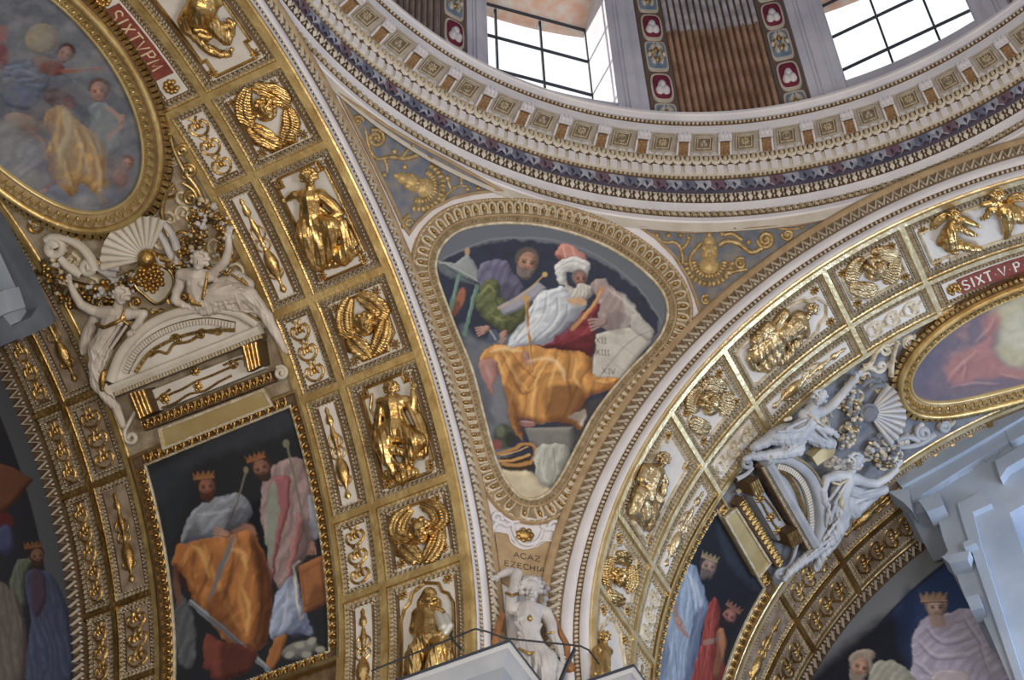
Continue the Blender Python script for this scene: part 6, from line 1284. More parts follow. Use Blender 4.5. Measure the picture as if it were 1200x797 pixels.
    def line(self, col, pts, w=2, a=1.0, soft=.8, smooth=True, taper=True):
        Q = self.st(smooth_px(pts, sub=4) if smooth and len(pts) > 2 else pts); k = self.k; M = self.box(Q, (w+2*soft+3)*k); X, Y = self.s[M], self.t[M]
        if not len(X): return self
        if smooth and w > 1.2: X = X+self.wx[M]*k*self.warp*(.25 if w < 3 else .6); Y = Y+self.wy[M]*k*self.warp*(.25 if w < 3 else .6)
        d, _, _, u = self.seg(X, Y, Q, False); wd = w*np.clip(np.sin(PI*u), .12, 1)**.5 if (taper and smooth and soft > 1.2) else w
        self.mix(M, sst((wd/2-d/k)/(2*soft)+.5)*a, lin(col)); return self
    def face(self, x, y, r, ang=90, skin=(170, 125, 105), hair=(70, 50, 40), beard=None, look=0):
        c, s = math.cos((ang-90)*D2R), math.sin((ang-90)*D2R); q = lambda u, v: (x+u*c-v*s, y-(u*s+v*c))
        self.ell(hair, *q(-look*r*.15, r*.28), r*.95, r*.95, ang-90, soft=1.8); self.ell(skin, *q(look*r*.2, -r*.08), r*.76, r*.98, ang-90, edge=tuple(v*.6 for v in skin), ew=r*.35, soft=1)
        self.ell(tuple(min(255, v*1.18) for v in skin), *q(look*r*.3-r*.1, r*.25), r*.35, r*.25, ang-90, soft=1.5, a=.8)
        for sg in (-1, 1): self.ell((45, 32, 30), *q(look*r*.3+sg*r*.32, 0), r*.17, r*.10, ang-90, soft=.7, a=.8); self.line((60, 42, 36), [q(look*r*.3+sg*r*.15, r*.2), q(look*r*.3+sg*r*.5, r*.16)], r*.1, .7)
        self.line(tuple(min(255, v*1.2) for v in skin), [q(look*r*.32, r*.1), q(look*r*.36, -r*.28)], r*.16, .8); self.line(tuple(v*.55 for v in skin), [q(look*r*.3-r*.14, -r*.33), q(look*r*.3+r*.16, -r*.33)], r*.1, .7)
        if beard: self.poly(beard, [q(-r*.7, -r*.3), q(-r*.3, -r*.45), q(r*.3, -r*.45), q(r*.7, -r*.3), q(r*.5, -r*1.15), q(0, -r*1.4), q(-r*.5, -r*1.15)], soft=1.2, edge=tuple(v*.7 for v in beard), ew=2.5)
        self.line((120, 55, 50), [q(look*r*.3-r*.2, -r*.52), q(look*r*.3+r*.2, -r*.52)], r*.12, .8); return self
    def crown(self, x, y, r, ang=90, col=(170, 120, 60)):
        x -= math.cos(ang*D2R)*r*.35; y += math.sin(ang*D2R)*r*.35; col = tuple(v*.85 for v in col)
        c, s = math.cos((ang-90)*D2R), math.sin((ang-90)*D2R); q = lambda u, v: (x+u*c-v*s, y-(u*s+v*c))
        p = [q(-r, -r*.35)]
        for i in range(5): u = -r+2*r*i/4; p += [q(u*1.1, r*.6), q(u+r*.25, r*.15)] if i < 4 else [q(u*1.1, r*.6)]
        p += [q(r, -r*.35)]; self.poly(col, p, smooth=False, soft=.7, edge=tuple(v*.6 for v in col), ew=2); self.line(tuple(min(255, v*1.3) for v in col), [q(-r, -r*.2), q(r, -r*.2)], 1.2, .8); return self
    def hand(self, x, y, r, ang, col=(175, 130, 112)):
        a = ang*D2R; self.ell(col, x, y, r, r*.7, ang, edge=tuple(v*.6 for v in col), ew=2)
        for j in (-.6, -.2, .2, .6): self.line(col, [(x+r*.5*math.cos(a)-j*r*math.sin(a), y-r*.5*math.sin(a)-j*r*math.cos(a)), (x+r*1.7*math.cos(a)-j*1.3*r*math.sin(a), y-r*1.7*math.sin(a)-j*1.3*r*math.cos(a))], r*.34)
        return self
    def text(self, x, y, tx, h, ang, col):
        c, s = math.cos(ang*D2R), math.sin(ang*D2R); u = 0
        for ch in tx:
            w_ = h*(.55 if ch == 'I' else .95)
            for pl in GL[ch]: self.line(col, [(x+(u+p[0]*w_*.85)*c-p[1]*h*s*0+p[1]*h*s, y-(u+p[0]*w_*.85)*s-p[1]*h*c) for p in pl], 1.1, .8, .5, smooth=False)
            u += w_*1.1
        return self
    def clouds(self, cols, sc=.05, seed=1, a=.8, power=1.0):
        n = noise2((self.s+9)/self.k*sc, (self.t+9)/self.k*sc, seed, 5)
        for i, c in enumerate(cols): w_ = sst((n-.30-.16*i)*6)*a; self.c = self.c*(1-w_[..., None])+lin(c)*w_[..., None]
        return self
    def build(self, name, label, cat, h, mask=None, grp=None):
        s, t = self.s, self.t; a, b = s.shape; P = self.surf.pos(s, t, h); N = self.surf.nor(s, t)
        idx = np.arange(a*b).reshape(a, b); F = np.stack([idx[:-1, :-1], idx[1:, :-1], idx[1:, 1:], idx[:-1, 1:]], -1).reshape(-1, 4)
        if mask is not None: ok = mask(s, t); o4 = (ok[:-1, :-1]|ok[1:, :-1]|ok[1:, 1:]|ok[:-1, 1:]).reshape(-1); F = F[o4]
        used = np.unique(F); mp = np.full(a*b, -1); mp[used] = np.arange(len(used)); F = mp[F]; V = P.reshape(-1, 3)[used]*S; off = V.mean(0)
        me = bpy.data.meshes.new(name); me.vertices.add(len(V)); me.vertices.foreach_set('co', (V-off).ravel()); me.loops.add(F.size); me.loops.foreach_set('vertex_index', F.ravel().astype(np.int32))
        me.polygons.add(len(F)); me.polygons.foreach_set('loop_start', np.arange(0, F.size, 4, dtype=np.int32)); me.update(calc_edges=True)
        at = me.color_attributes.new('paint', 'FLOAT_COLOR', 'POINT'); C = np.ones((len(V), 4)); cc = self.c.reshape(-1, 3)[used]*self.gain; cc = cc+(cc.mean(1, keepdims=True)-cc)*.20+.006; C[:, :3] = np.clip(cc, 0, .9); at.data.foreach_set('color', C.ravel())
        me.polygons.foreach_set('use_smooth', [True]*len(F)); me.materials.append(FRESCO); o = bpy.data.objects.new(name, me); COL.objects.link(o); o.location = off
        return tag(o, label, cat, grp)
def canvas(surf, s0, s1, t0, t1, step):
    m = surf.R if isinstance(surf, Sphere) else 1.0
    return np.meshgrid(np.arange(s0, s1+step/m, step/m), np.arange(t0, t1+step/m, step/m), indexing='ij')
def inside(Q):
    def f(X, Y):
        r = np.zeros(X.shape, bool)
        for i in range(len(Q)):
            x0, y0 = Q[i]; x1, y1 = Q[i-1]; c = ((y0 > Y) != (y1 > Y)); r ^= c & (X < (x1-x0)*(Y-y0)/((y1-y0) or 1e-12)+x0)
        return r
    return f
# ---------- the prophets on the pendentive
Q = np.array([SP.px(*q) for q in smooth_px(PEND, True, 4)]); ctr = Q.mean(0); Qo = ctr+(Q-ctr)*1.02
g = Paint(SP, *canvas(SP, Qo[:, 0].min(), Qo[:, 0].max(), Qo[:, 1].min(), Qo[:, 1].max(), .0022), (96, 105, 118), (640, 400), 1.08)
p, e, l = g.poly, g.ell, g.line
p((42, 50, 72), [(508,325),(520,306),(535,297),(567,286),(607,282),(644,285),(687,299),(727,323),(756,350),(771,379),(765,400),(740,430),(700,480),(660,540),(600,560),(575,500),(550,440),(520,370)], soft=2)
l((128, 136, 146), [(520,303),(567,283),(607,279),(650,282),(700,300),(745,334),(775,378)], 2.5, .5)
p((98, 104, 116), [(540,380),(560,400),(600,400),(600,520),(580,530),(560,470),(545,420)], soft=6)
p((64, 64, 74), [(690,470),(712,468),(696,496),(672,520),(656,548),(650,520),(676,500)], soft=2)
# chair, sail and poles at the left
p((138, 146, 150), [(535,308),(548,298),(560,316),(565,333),(545,326),(526,314),(512,308)], soft=1, edge=(100, 112, 118), ew=4); p((92, 104, 112), [(514,310),(530,318),(556,334),(566,340),(540,330),(516,320)], soft=2)
l((176, 180, 180), [(512,306),(540,318),(566,334)], 1.6, .8); l((92, 128, 116), [(538,322),(532,346),(525,372)], 5); l((92, 128, 116), [(558,336),(551,362),(543,392)], 5); l((134, 166, 150), [(537,324),(530,350)], 1.5, .7); l((134, 166, 150), [(556,340),(548,370)], 1.5, .7)
e((160, 96, 62), 539, 350, 5, 13, -15, soft=2); e((120, 66, 44), 534, 362, 4, 10, -20, soft=2); e((170, 140, 100), 547, 295, 3, 5)
# left attendant
p((100, 98, 128), [(559,322),(566,308),(580,304),(594,307),(602,322),(612,338),(606,352),(588,356),(572,346),(562,338)], edge=(66, 64, 88), ew=6, fold=(60, 9, .18))
g.face(617, 308, 15, 78, (158, 118, 98), (96, 84, 78), (118, 106, 102), .3)
p((96, 106, 62), [(556,354),(562,336),(574,326),(584,330),(588,348),(604,356),(618,352),(622,366),(614,382),(598,392),(580,384),(564,370)], edge=(56, 62, 40), ew=6, fold=(40, 8, .22))
l((156, 158, 100), [(564,344),(572,336),(580,342)], 3, .6, 1.5); l((150, 152, 96), [(576,370),(592,376),(610,366)], 3.5, .6, 1.5); l((52, 58, 38), [(580,352),(590,366),(606,372)], 2, .7)
p((150, 152, 166), [(582,360),(604,348),(630,330),(640,338),(628,350),(604,366),(590,370)], smooth=False, edge=(108, 110, 130), ew=3); l((196, 160, 90), [(583,362),(612,346),(636,324)], 1.8, .8); e((200, 168, 90), 638, 322, 3, 3)
g.hand(568, 386, 6, 200, (178, 134, 120)); g.hand(590, 392, 6, 230, (170, 128, 116)); p((70, 84, 104), [(572,390),(580,386),(584,396),(578,402),(570,400)]); l((170, 180, 190), [(574,388),(580,398)], 1.5)
# central prophet
p((196, 128, 116), [(651,303),(652,292),(660,286),(668,287),(680,294),(686,304),(670,306)], edge=(150, 80, 72), ew=4); l((222, 176, 150), [(660,290),(662,302)], 2, .7); l((222, 176, 150), [(670,290),(674,302)], 2, .7)
p((206, 208, 206), [(652,324),(650,312),(660,304),(676,301),(690,308),(692,318),(684,324),(672,318),(664,322),(664,334),(656,332)], edge=(150, 152, 158), ew=5, fold=(20, 6, .10)); l((160, 162, 168), [(656,312),(672,306),(688,312)], 1.4, .7); l((165, 168, 174), [(655,320),(668,311),(688,318)], 1.3, .7)
g.face(679, 327, 9.5, 88, (150, 104, 92), (120, 110, 104), None, .4); p((188, 184, 176), [(664,330),(670,338),(680,334),(690,333),(695,338),(690,348),(680,354),(668,352),(662,342)], edge=(130, 126, 122), ew=4, fold=(80, 4, .16))
p((160, 142, 142), [(693,330),(705,327),(716,336),(728,345),(738,362),(742,380),(728,392),(712,388),(702,376),(700,352),(694,340)], edge=(120, 108, 114), ew=6, fold=(70, 9, .14))
p((188, 186, 178), [(698,392),(712,388),(735,384),(763,386),(762,402),(746,420),(728,446),(692,446),(694,410)], smooth=False, edge=(150, 148, 144), ew=4); p((174, 174, 170), [(742,366),(764,386),(762,400),(744,392),(738,378)], edge=(134, 134, 136), ew=4)
l((206, 204, 196), [(712,338),(734,356),(752,374)], 4, .6, 1.8); p((204, 202, 198), [(727,342),(740,356),(746,370),(738,382),(726,390),(732,372),(730,356)], a=.6, soft=2)
p((126, 34, 48), [(704,356),(698,380),(695,416),(672,412),(648,408),(622,406),(640,400),(660,388),(684,366)], edge=(86, 20, 34), ew=6, fold=(30, 11, .2)); l((170, 62, 72), [(692,372),(684,392),(660,402)], 3, .5, 1.6)
p((190, 198, 208), [(649,338),(660,336),(672,352),(688,355),(682,367),(664,384),(644,401),(620,407),(597,410),(595,398),(612,376),(622,356),(634,342)], edge=(142, 152, 168), ew=6, fold=(35, 8, .13))
for a_, b_, c_ in (((640,344),(634,372),(606,402)), ((652,350),(650,374),(624,400)), ((664,358),(660,376),(640,396)), ((628,352),(618,376),(602,398))): l((140, 150, 166), [a_, b_, c_], 1.8, .7, 1); l((222, 228, 234), [(a_[0]+3, a_[1]), (b_[0]+3, b_[1]+1), (c_[0]+4, c_[1])], 1.6, .6, 1)
l((196, 138, 76), [(704,338),(698,352),(688,368),(670,386)], 5, .95, 1.2); l((228, 178, 110), [(703,342),(694,358),(682,374)], 1.6, .7); p((206, 160, 110), [(664,352),(674,350),(688,352),(684,358),(672,358)], a=.9)
g.hand(704, 378, 8, 195, (160, 134, 130)); l((130, 106, 104), [(698,382),(712,386)], 1.4, .7)
l((60, 58, 62), [(696,392),(693,440)], 2.2, .8); l((120, 118, 114), [(763,388),(736,402),(700,444)], 1.3, .6); l((140, 138, 134), [(720,400),(745,418)], 1, .5); l((140, 138, 134), [(712,420),(734,438)], 1, .5)
g.text(698, 402, 'XII', 6, -4, (86, 80, 80)); g.text(698, 416, 'XIII', 6, -4, (86, 80, 80)); g.text(706, 438, 'XIV', 6, -4, (96, 90, 90))
p((198, 138, 52), [(562,424),(566,410),(580,404),(600,407),(620,406),(645,408),(672,411),(692,418),(694,438),(708,442),(724,446),(716,456),(700,462),(686,468),(672,486),(684,502),(664,497),(648,494),(632,498),(616,492),(606,492),(611,516),(600,504),(594,480),(590,458),(582,430)], edge=(140, 84, 34), ew=6, fold=(62, 15, .2))
for q in ([(584,412),(600,440),(612,462),(628,452),(640,430)], [(596,410),(612,432),(632,446)], [(668,416),(664,440),(668,466),(660,490)], [(690,432),(678,450),(668,470)], [(600,470),(606,488),(609,508)], [(646,470),(640,488)], [(700,448),(716,452)]): l((128, 72, 28), q, 3, .6, 1.6)
for q in ([(590,414),(606,444),(618,458)], [(640,424),(628,446),(624,470),(622,488)], [(654,420),(646,444),(642,470)], [(676,420),(672,440),(680,456)], [(580,418),(590,440)], [(698,446),(712,449)]): l((240, 192, 104), q, 4, .6, 2)
l((166, 116, 54), [(616,352),(619,390),(624,436)], 4); l((214, 170, 90), [(615,354),(618,392),(623,434)], 1.3, .9); e((200, 160, 80), 616, 350, 4, 4); g.hand(616, 418, 6, 290, (168, 120, 106))
p((168, 120, 112), [(560,428),(568,420),(580,424),(584,440),(580,458),(582,470),(574,460),(566,446)], edge=(120, 76, 76), ew=5); l((200, 150, 140), [(570,428),(574,444)], 4, .5, 2); p((112, 116, 126), [(582,440),(590,460),(596,490),(586,500),(576,480)], soft=3)
e((150, 104, 100), 617, 497, 10, 4, -5); l((196, 150, 144), [(610,494),(624,496)], 1.6, .7)
p((118, 118, 116), [(614,502),(672,500),(671,528),(652,524),(632,528),(620,518)], smooth=False, edge=(86, 86, 86), ew=5); l((146, 146, 140), [(618,503),(668,503)], 2, .6); p((196, 194, 184), [(664,490),(676,484),(684,480),(684,500),(674,494)]) 
e((66, 74, 62), 590, 512, 13, 15, soft=3); e((96, 104, 84), 586, 506, 5, 7, soft=2); e((44, 50, 46), 598, 516, 7, 9, soft=2); e((132, 70, 68), 581, 522, 7, 6, soft=2); e((36, 44, 84), 606, 524, 6, 5, soft=2)
p((60, 46, 30), [(584,538),(604,536),(624,540),(618,550),(600,552),(588,548)], soft=1.5); l((176, 124, 54), [(583,532),(600,527),(616,520),(626,526),(624,540),(606,546),(588,544)], 4); l((220, 176, 96), [(586,534),(604,530),(618,524)], 1.4, .8); l((196, 146, 74), [(584,541),(602,540),(620,534)], 3)
p((196, 184, 152), [(584,550),(604,553),(622,552),(640,572),(650,574),(640,584),(624,590),(606,586),(594,570)], soft=2, edge=(166, 152, 122), ew=5)
p((166, 170, 160), [(628,527),(645,521),(662,521),(666,534),(656,560),(646,572),(634,568),(626,548)], edge=(116, 120, 114), ew=5, fold=(70, 8, .14)); l((200, 202, 190), [(636,530),(634,548),(640,564)], 2.5, .6, 1.4); l((112, 116, 112), [(648,526),(650,548),(646,566)], 2, .6)
for c_, q, a_ in (((96, 54, 24), [(640,455),(668,450),(686,462),(680,498),(650,496),(636,480)], .6), ((100, 56, 26), [(590,455),(606,470),(612,510),(598,500)], .6), ((110, 64, 28), [(600,420),(612,440),(610,462),(596,446)], .45), ((90, 96, 114), [(664,364),(682,358),(672,384),(640,402),(612,406),(644,390)], .5),
    ((60, 14, 26), [(650,404),(690,396),(694,416),(640,408)], .5), ((44, 44, 64), [(586,334),(604,334),(598,352),(580,348)], .5), ((40, 46, 30), [(590,372),(616,362),(612,384),(594,392)], .5), ((104, 94, 98), [(716,366),(738,372),(730,390),(712,386)], .5), ((70, 76, 92), [(556,430),(572,470),(580,500),(566,480)], .5)): p(c_, q, soft=4, a=a_)
for q in ([(574,412),(592,409),(610,412)], [(618,424),(640,420),(656,430),(662,446)], [(622,360),(632,350),(642,346)], [(606,396),(622,384),(636,368)]): l((250, 222, 160) if q[0][1] > 405 else (236, 240, 244), q, 5, .5, 2.6)
g.build('fresco', 'pendentive fresco of two bearded prophets in white, green and orange robes', 'painting', .003, inside(Qo))
# ---------- ovals
def oval_canvas(key, base, ref, gain):
    surf, sc, tc_, hs, ht = OV[key]; st = canvas(surf, sc-hs, sc+hs, tc_-ht, tc_+ht, .0034)
    return Paint(surf, *st, base, ref, gain), (lambda s, t: ((s-sc)/hs)**2+((t-tc_)/ht)**2 < 1.03)
g, mk = oval_canvas('L', (104, 112, 126), (80, 130), 1.05); p, e, l = g.poly, g.ell, g.line
g.clouds([(86, 94, 112), (122, 128, 140), (142, 142, 148)], .045, 5, .6)
e((116, 130, 160), 22, 190, 34, 24, 20, soft=5, edge=(80, 92, 118), ew=10); e((140, 146, 158), 14, 172, 20, 14, 0, soft=5); e((112, 122, 146), 96, 226, 40, 14, -8, soft=4, edge=(88, 96, 116), ew=8); e((138, 142, 150), 36, 214, 26, 12, 20, soft=5); e((126, 130, 140), 150, 60, 16, 24, 40, soft=6)
e((154, 142, 118), 49, 42, 20, 19, 0, edge=(118, 106, 90), ew=5, a=.9); e((170, 160, 134), 46, 38, 9, 9, soft=4, a=.7); e((132, 58, 64), 2, 62, 9, 16, 0, soft=2.5); e((168, 92, 90), 3, 36, 7, 10, soft=3)
p((98, 112, 138), [(2,78),(16,70),(36,68),(52,78),(60,92),(52,108),(34,112),(14,108),(4,96)], soft=3, edge=(60, 72, 100), ew=9, fold=(30, 9, .25)); p((132, 112, 104), [(40,66),(56,62),(70,70),(64,80),(48,82)], soft=3, edge=(96, 78, 74), ew=5); l((140, 156, 184), [(12,82),(26,78),(44,86)], 4, .6, 2); p((84, 98, 134), [(6,104),(24,98),(46,106),(44,122),(22,126),(6,118)], soft=4, edge=(64, 74, 98), ew=7)
g.face(77, 60, 11, 60, (160, 112, 96), (66, 44, 34)); e((128, 74, 66), 62, 77, 15, 9, -8, edge=(104, 46, 40), ew=4); l((150, 92, 78), [(74,80),(98,80),(120,77)], 5, .9); l((196, 140, 110), [(76,78),(116,76)], 1.2, .6)
e((160, 138, 124), 26, 140, 22, 11, -15, soft=4, edge=(120, 98, 90), ew=6); l((170, 130, 112), [(34,148),(50,162),(52,176)], 6, .8, 2); e((96, 58, 50), 68, 112, 17, 11, -12, soft=2); e((140, 76, 68), 80, 118, 9, 8, soft=2)
g.face(117, 104, 13.5, 95, (168, 122, 108), (92, 66, 50), None, -.2); p((124, 138, 148), [(106,122),(122,118),(136,126),(146,144),(144,168),(132,180),(118,176),(108,150)], soft=2, edge=(88, 100, 114), ew=6, fold=(60, 9, .14)); l((180, 142, 128), [(128,124),(140,134),(142,146),(128,158)], 6, .9); g.hand(142, 140, 5, 90, (184, 144, 130)); l((120, 130, 142), [(88,92),(100,100),(108,110)], 3, .7)
p((190, 150, 84), [(50,136),(60,124),(75,120),(88,134),(104,146),(120,162),(128,186),(128,212),(126,240),(112,226),(98,214),(88,228),(72,218),(60,198),(54,178),(62,156),(52,146)], edge=(142, 102, 52), ew=7, fold=(75, 11, .2))
for q in ([(70,130),(66,160),(76,190),(84,216)], [(84,138),(96,170),(92,200)], [(104,154),(116,190),(118,224)]): l((226, 194, 132), q, 4, .6, 2); l((130, 88, 42), [(x+5, y+2) for x, y in q], 2.4, .6, 1.4)
p((206, 192, 150), [(76,122),(86,136),(88,156),(78,176),(72,196),(68,176),(76,152),(72,138)], a=.7, soft=2, edge=(170, 146, 100), ew=3); l((214, 200, 166), [(88,158),(100,178),(104,200)], 4, .5, 2)
g.face(150, 190, 8.5, 80, (176, 128, 114), (120, 78, 56)); e((166, 116, 106), 142, 206, 9, 12, 20, soft=2, edge=(120, 76, 72), ew=4); l((160, 112, 100), [(136,190),(146,200)], 4, .8); l((150, 110, 120), [(50,224),(62,212),(74,208)], 6, .7, 2); l((180, 146, 132), [(44,228),(54,220)], 5, .8)
e((100, 78, 100), 60, 190, 6, 16, 10, soft=4, a=.6)
for x, y, r, c_ in ((20, 30, 18, (128, 132, 140)), (90, 30, 22, (120, 126, 138)), (118, 60, 14, (132, 136, 142)), (30, 110, 16, (100, 114, 142)), (10, 150, 18, (150, 152, 156)), (36, 176, 20, (136, 144, 160)), (60, 236, 20, (120, 128, 146)), (130, 226, 16, (110, 120, 142)), (150, 160, 12, (84, 92, 110)), (104, 84, 12, (112, 118, 130)), (24, 200, 16, (164, 166, 170)), (100, 236, 18, (150, 154, 162))):
    e(c_, x, y, r, r*.6, 20, soft=7, a=.55); e(tuple(v*1.15 for v in c_), x-r*.2, y-r*.2, r*.5, r*.3, 20, soft=4, a=.5)
for c_, q, a_ in (((70, 78, 96), [(84,100),(104,112),(108,140),(96,140),(86,118)], .5), ((150, 150, 156), [(0,160),(20,150),(46,160),(56,184),(40,206),(12,204),(0,190)], .5), ((118, 100, 100), [(30,126),(60,124),(62,150),(40,160),(22,150)], .45), ((80, 72, 84), [(50,100),(90,98),(96,116),(70,124),(50,116)], .45), ((140, 146, 156), [(110,140),(134,140),(146,160),(130,182),(112,170)], .4), ((126, 104, 104), [(128,186),(146,180),(156,200),(148,224),(134,216)], .45)): p(c_, q, soft=6, a=a_, fold=(50, 10, .2))
g.clouds([(110, 116, 130), (150, 150, 154)], .07, 21, .22)
g.build('fresco', 'oval fresco of music-making angels, one in a yellow robe, on grey clouds', 'painting', .010, mk)
g, mk = oval_canvas('R', (122, 108, 118), (1150, 420), 1.0); p, e, l = g.poly, g.ell, g.line
g.clouds([(112, 98, 112), (150, 120, 118), (176, 132, 122)], .06, 8, .55)
p((186, 174, 134), [(1160,362),(1180,350),(1230,330),(1240,420),(1190,428),(1166,410),(1172,386)], soft=9); p((196, 188, 160), [(1178,372),(1230,350),(1230,400),(1186,404)], soft=8, a=.7)
p((180, 118, 108), [(1106,430),(1124,412),(1150,396),(1150,376),(1166,360),(1172,372),(1162,402),(1180,428),(1215,430),(1210,440),(1150,440),(1120,448)], soft=6, a=.85); p((102, 96, 116), [(1066,440),(1078,410),(1100,394),(1110,404),(1096,430),(1090,456),(1150,470),(1120,476),(1084,466)], soft=6, a=.8)
for q in ([(1108,444),(1124,424),(1144,408)], [(1112,452),(1138,446),(1168,446)], [(1118,430),(1130,420),(1126,440)], [(1140,398),(1156,384),(1164,368)], [(1170,436),(1196,440)]): l((206, 156, 140), q, 3, .5, 1.8); l((132, 88, 92), [(x+3, y+4) for x, y in q], 2.4, .5, 1.8)
g.build('fresco', 'oval fresco of rosy clouds at the right edge', 'painting', .010, mk)
# ---------- kings of the left vault
def rect_canvas(key, base, ref, gain):
    surf, s0, s1, t0, t1 = RP[key]; return Paint(surf, *canvas(surf, s0-.002, s1+.002, t0-.002, t1+.004, .0026), base, ref, gain)
g = rect_canvas('L', (34, 38, 46), (280, 640), 1.1); p, e, l = g.poly, g.ell, g.line
p((52, 58, 68), [(180,560),(240,520),(330,480),(350,500),(300,520),(230,545),(190,590)], soft=8, a=.8); p((40, 46, 54), [(196,700),(206,640),(214,760),(200,790)], soft=6); p((22, 24, 32), [(290,600),(312,590),(322,660),(316,700),(300,660)], soft=5)
p((150, 126, 128), [(308,566),(318,548),(332,540),(350,536),(362,548),(372,580),(376,612),(366,640),(352,664),(340,690),(326,690),(318,650),(306,610)], edge=(100, 80, 86), ew=7, fold=(72, 11, .2))
p((156, 92, 98), [(318,572),(330,556),(342,566),(336,610),(326,650),(318,690),(310,680),(316,640)], soft=1.5, edge=(112, 56, 66), ew=4); p((128, 150, 138), [(320,566),(312,600),(314,640),(318,672),(322,640),(328,600),(326,572)], a=.8); p((170, 112, 112), [(350,600),(358,620),(348,650),(338,680),(336,660),(344,630)], soft=1.5, edge=(120, 70, 76), ew=3)
p((150, 156, 178), [(362,580),(374,590),(380,612),(376,630),(366,628),(362,604)], edge=(104, 112, 138), ew=4); g.face(308, 549, 13, 112, (128, 88, 70), (58, 40, 34), (60, 46, 40), -.3); g.crown(299, 533, 11, 108, (160, 100, 50))
l((110, 112, 96), [(337,522),(348,570),(362,640)], 2.6); e((120, 118, 96), 336, 520, 4, 5); g.hand(366, 640, 6, 270, (164, 120, 102))
p((142, 158, 190), [(318,748),(320,716),(328,690),(346,674),(354,696),(360,722),(368,744),(350,742),(334,746)], edge=(92, 106, 144), ew=6, fold=(75, 9, .18)); l((190, 200, 220), [(338,692),(336,716),(330,738)], 4, .6, 2)
p((156, 96, 44), [(350,664),(380,650),(387,706),(356,720)], smooth=False, edge=(112, 62, 26), ew=4); l((200, 196, 186), [(345,664),(352,722),(356,724)], 3.5); l((196, 196, 186), [(346,664),(352,658)], 4); l((110, 60, 28), [(354,672),(376,660),(380,700),(358,712),(354,672)], 1.2, .8, smooth=False)
p((160, 100, 40), [(322,748),(336,746),(332,764),(322,784),(312,786),(316,768)], edge=(112, 62, 24), ew=4); e((116, 116, 112), 352, 762, 22, 10, 15, soft=2, edge=(78, 80, 80), ew=5); [e((150, 150, 142), x, y, 6, 4, a_, soft=1.5) for x, y, a_ in ((340, 768, 20), (352, 757, 0), (366, 752, 30), (376, 762, 0), (360, 768, 10))]
p((172, 106, 36), [(214,634),(236,626),(262,630),(294,622),(306,640),(316,672),(320,704),(312,756),(290,762),(270,756),(252,734),(236,712),(224,698),(216,676),(203,664),(206,648)], edge=(112, 58, 24), ew=9, fold=(80, 17, .2))
for q in ([(240,640),(250,670),(262,700),(282,740)], [(284,640),(288,670),(282,700),(290,740)], [(222,644),(216,662)], [(268,640),(262,664)]): l((224, 158, 62), q, 6, .5, 3)
for q in ([(300,636),(308,680),(306,730),(298,754)], [(276,642),(270,680),(262,706)], [(250,650),(240,684),(232,700)], [(230,640),(224,664)]): l((96, 44, 20), q, 5, .65, 2.6)
p((130, 138, 154), [(212,636),(220,608),(232,594),(252,584),(278,578),(292,586),(297,602),(288,616),(272,622),(248,630),(228,634)], edge=(84, 92, 110), ew=7, fold=(35, 9, .15)); l((180, 188, 200), [(232,604),(262,600),(288,594)], 4, .5, 2)
g.face(243, 571, 13, 95, (132, 84, 66), (60, 36, 28), (80, 46, 34), .1); g.crown(239, 554, 12, 96, (164, 108, 54)); g.hand(264, 626, 7, 170, (172, 128, 108)); l((156, 110, 92), [(272,624),(290,618),(300,626)], 8, .9, 2)
l((104, 112, 122), [(276,626),(262,660),(246,704)], 7, .9, 1.6); l((150, 156, 162), [(278,632),(264,664)], 1.6, .6); l((112, 122, 134), [(224,706),(270,744),(316,786)], 7, .95); l((170, 178, 186), [(224,704),(270,742),(314,782)], 1.5, .8); l((110, 104, 90), [(289,552),(280,584),(268,616)], 2.6); e((130, 120, 96), 289, 551, 3, 4)
p((124, 60, 48), [(242,744),(262,752),(300,760),(294,786),(256,796),(240,780)], soft=2, edge=(84, 34, 32), ew=5); p((84, 90, 98), [(208,700),(220,706),(230,740),(226,780),(212,780),(206,740)], soft=3, fold=(75, 9, .2)); l((116, 76, 60), [(206,664),(208,690),(212,710)], 9, .9, 2)
for c_, q, a_ in (((58, 26, 14), [(296,630),(318,672),(320,704),(312,754),(298,756),(304,700),(298,660)], .7), ((74, 34, 16), [(262,690),(276,720),(284,756),(258,738),(244,716)], .55), ((70, 34, 16), [(206,660),(226,690),(220,696),(206,676)], .6), ((50, 54, 66), [(272,596),(296,598),(286,618),(264,622)], .6), ((56, 60, 72), [(214,634),(230,612),(236,628),(224,636)], .5),
    ((66, 50, 56), [(352,610),(370,620),(350,670),(338,688),(346,650)], .55), ((64, 74, 110), [(350,716),(366,738),(346,746),(338,738)], .55), ((40, 18, 18), [(262,752),(300,764),(290,790),(262,792)], .55), ((70, 40, 18), [(368,690),(386,684),(386,706),(362,716)], .5)): p(c_, q, soft=4.5, a=a_)
for q in ([(226,640),(238,650),(246,676)], [(286,690),(292,716),(290,744)], [(272,644),(286,650),(290,668)]): l((240, 190, 96), q, 6, .5, 3.2)
p((44, 52, 62), [(176,556),(200,545),(226,560),(214,600),(200,640),(186,600)], soft=10, a=.6)
g.build('fresco', 'fresco of two crowned kings, one in orange with sword, one with a book, left vault', 'painting', .003)
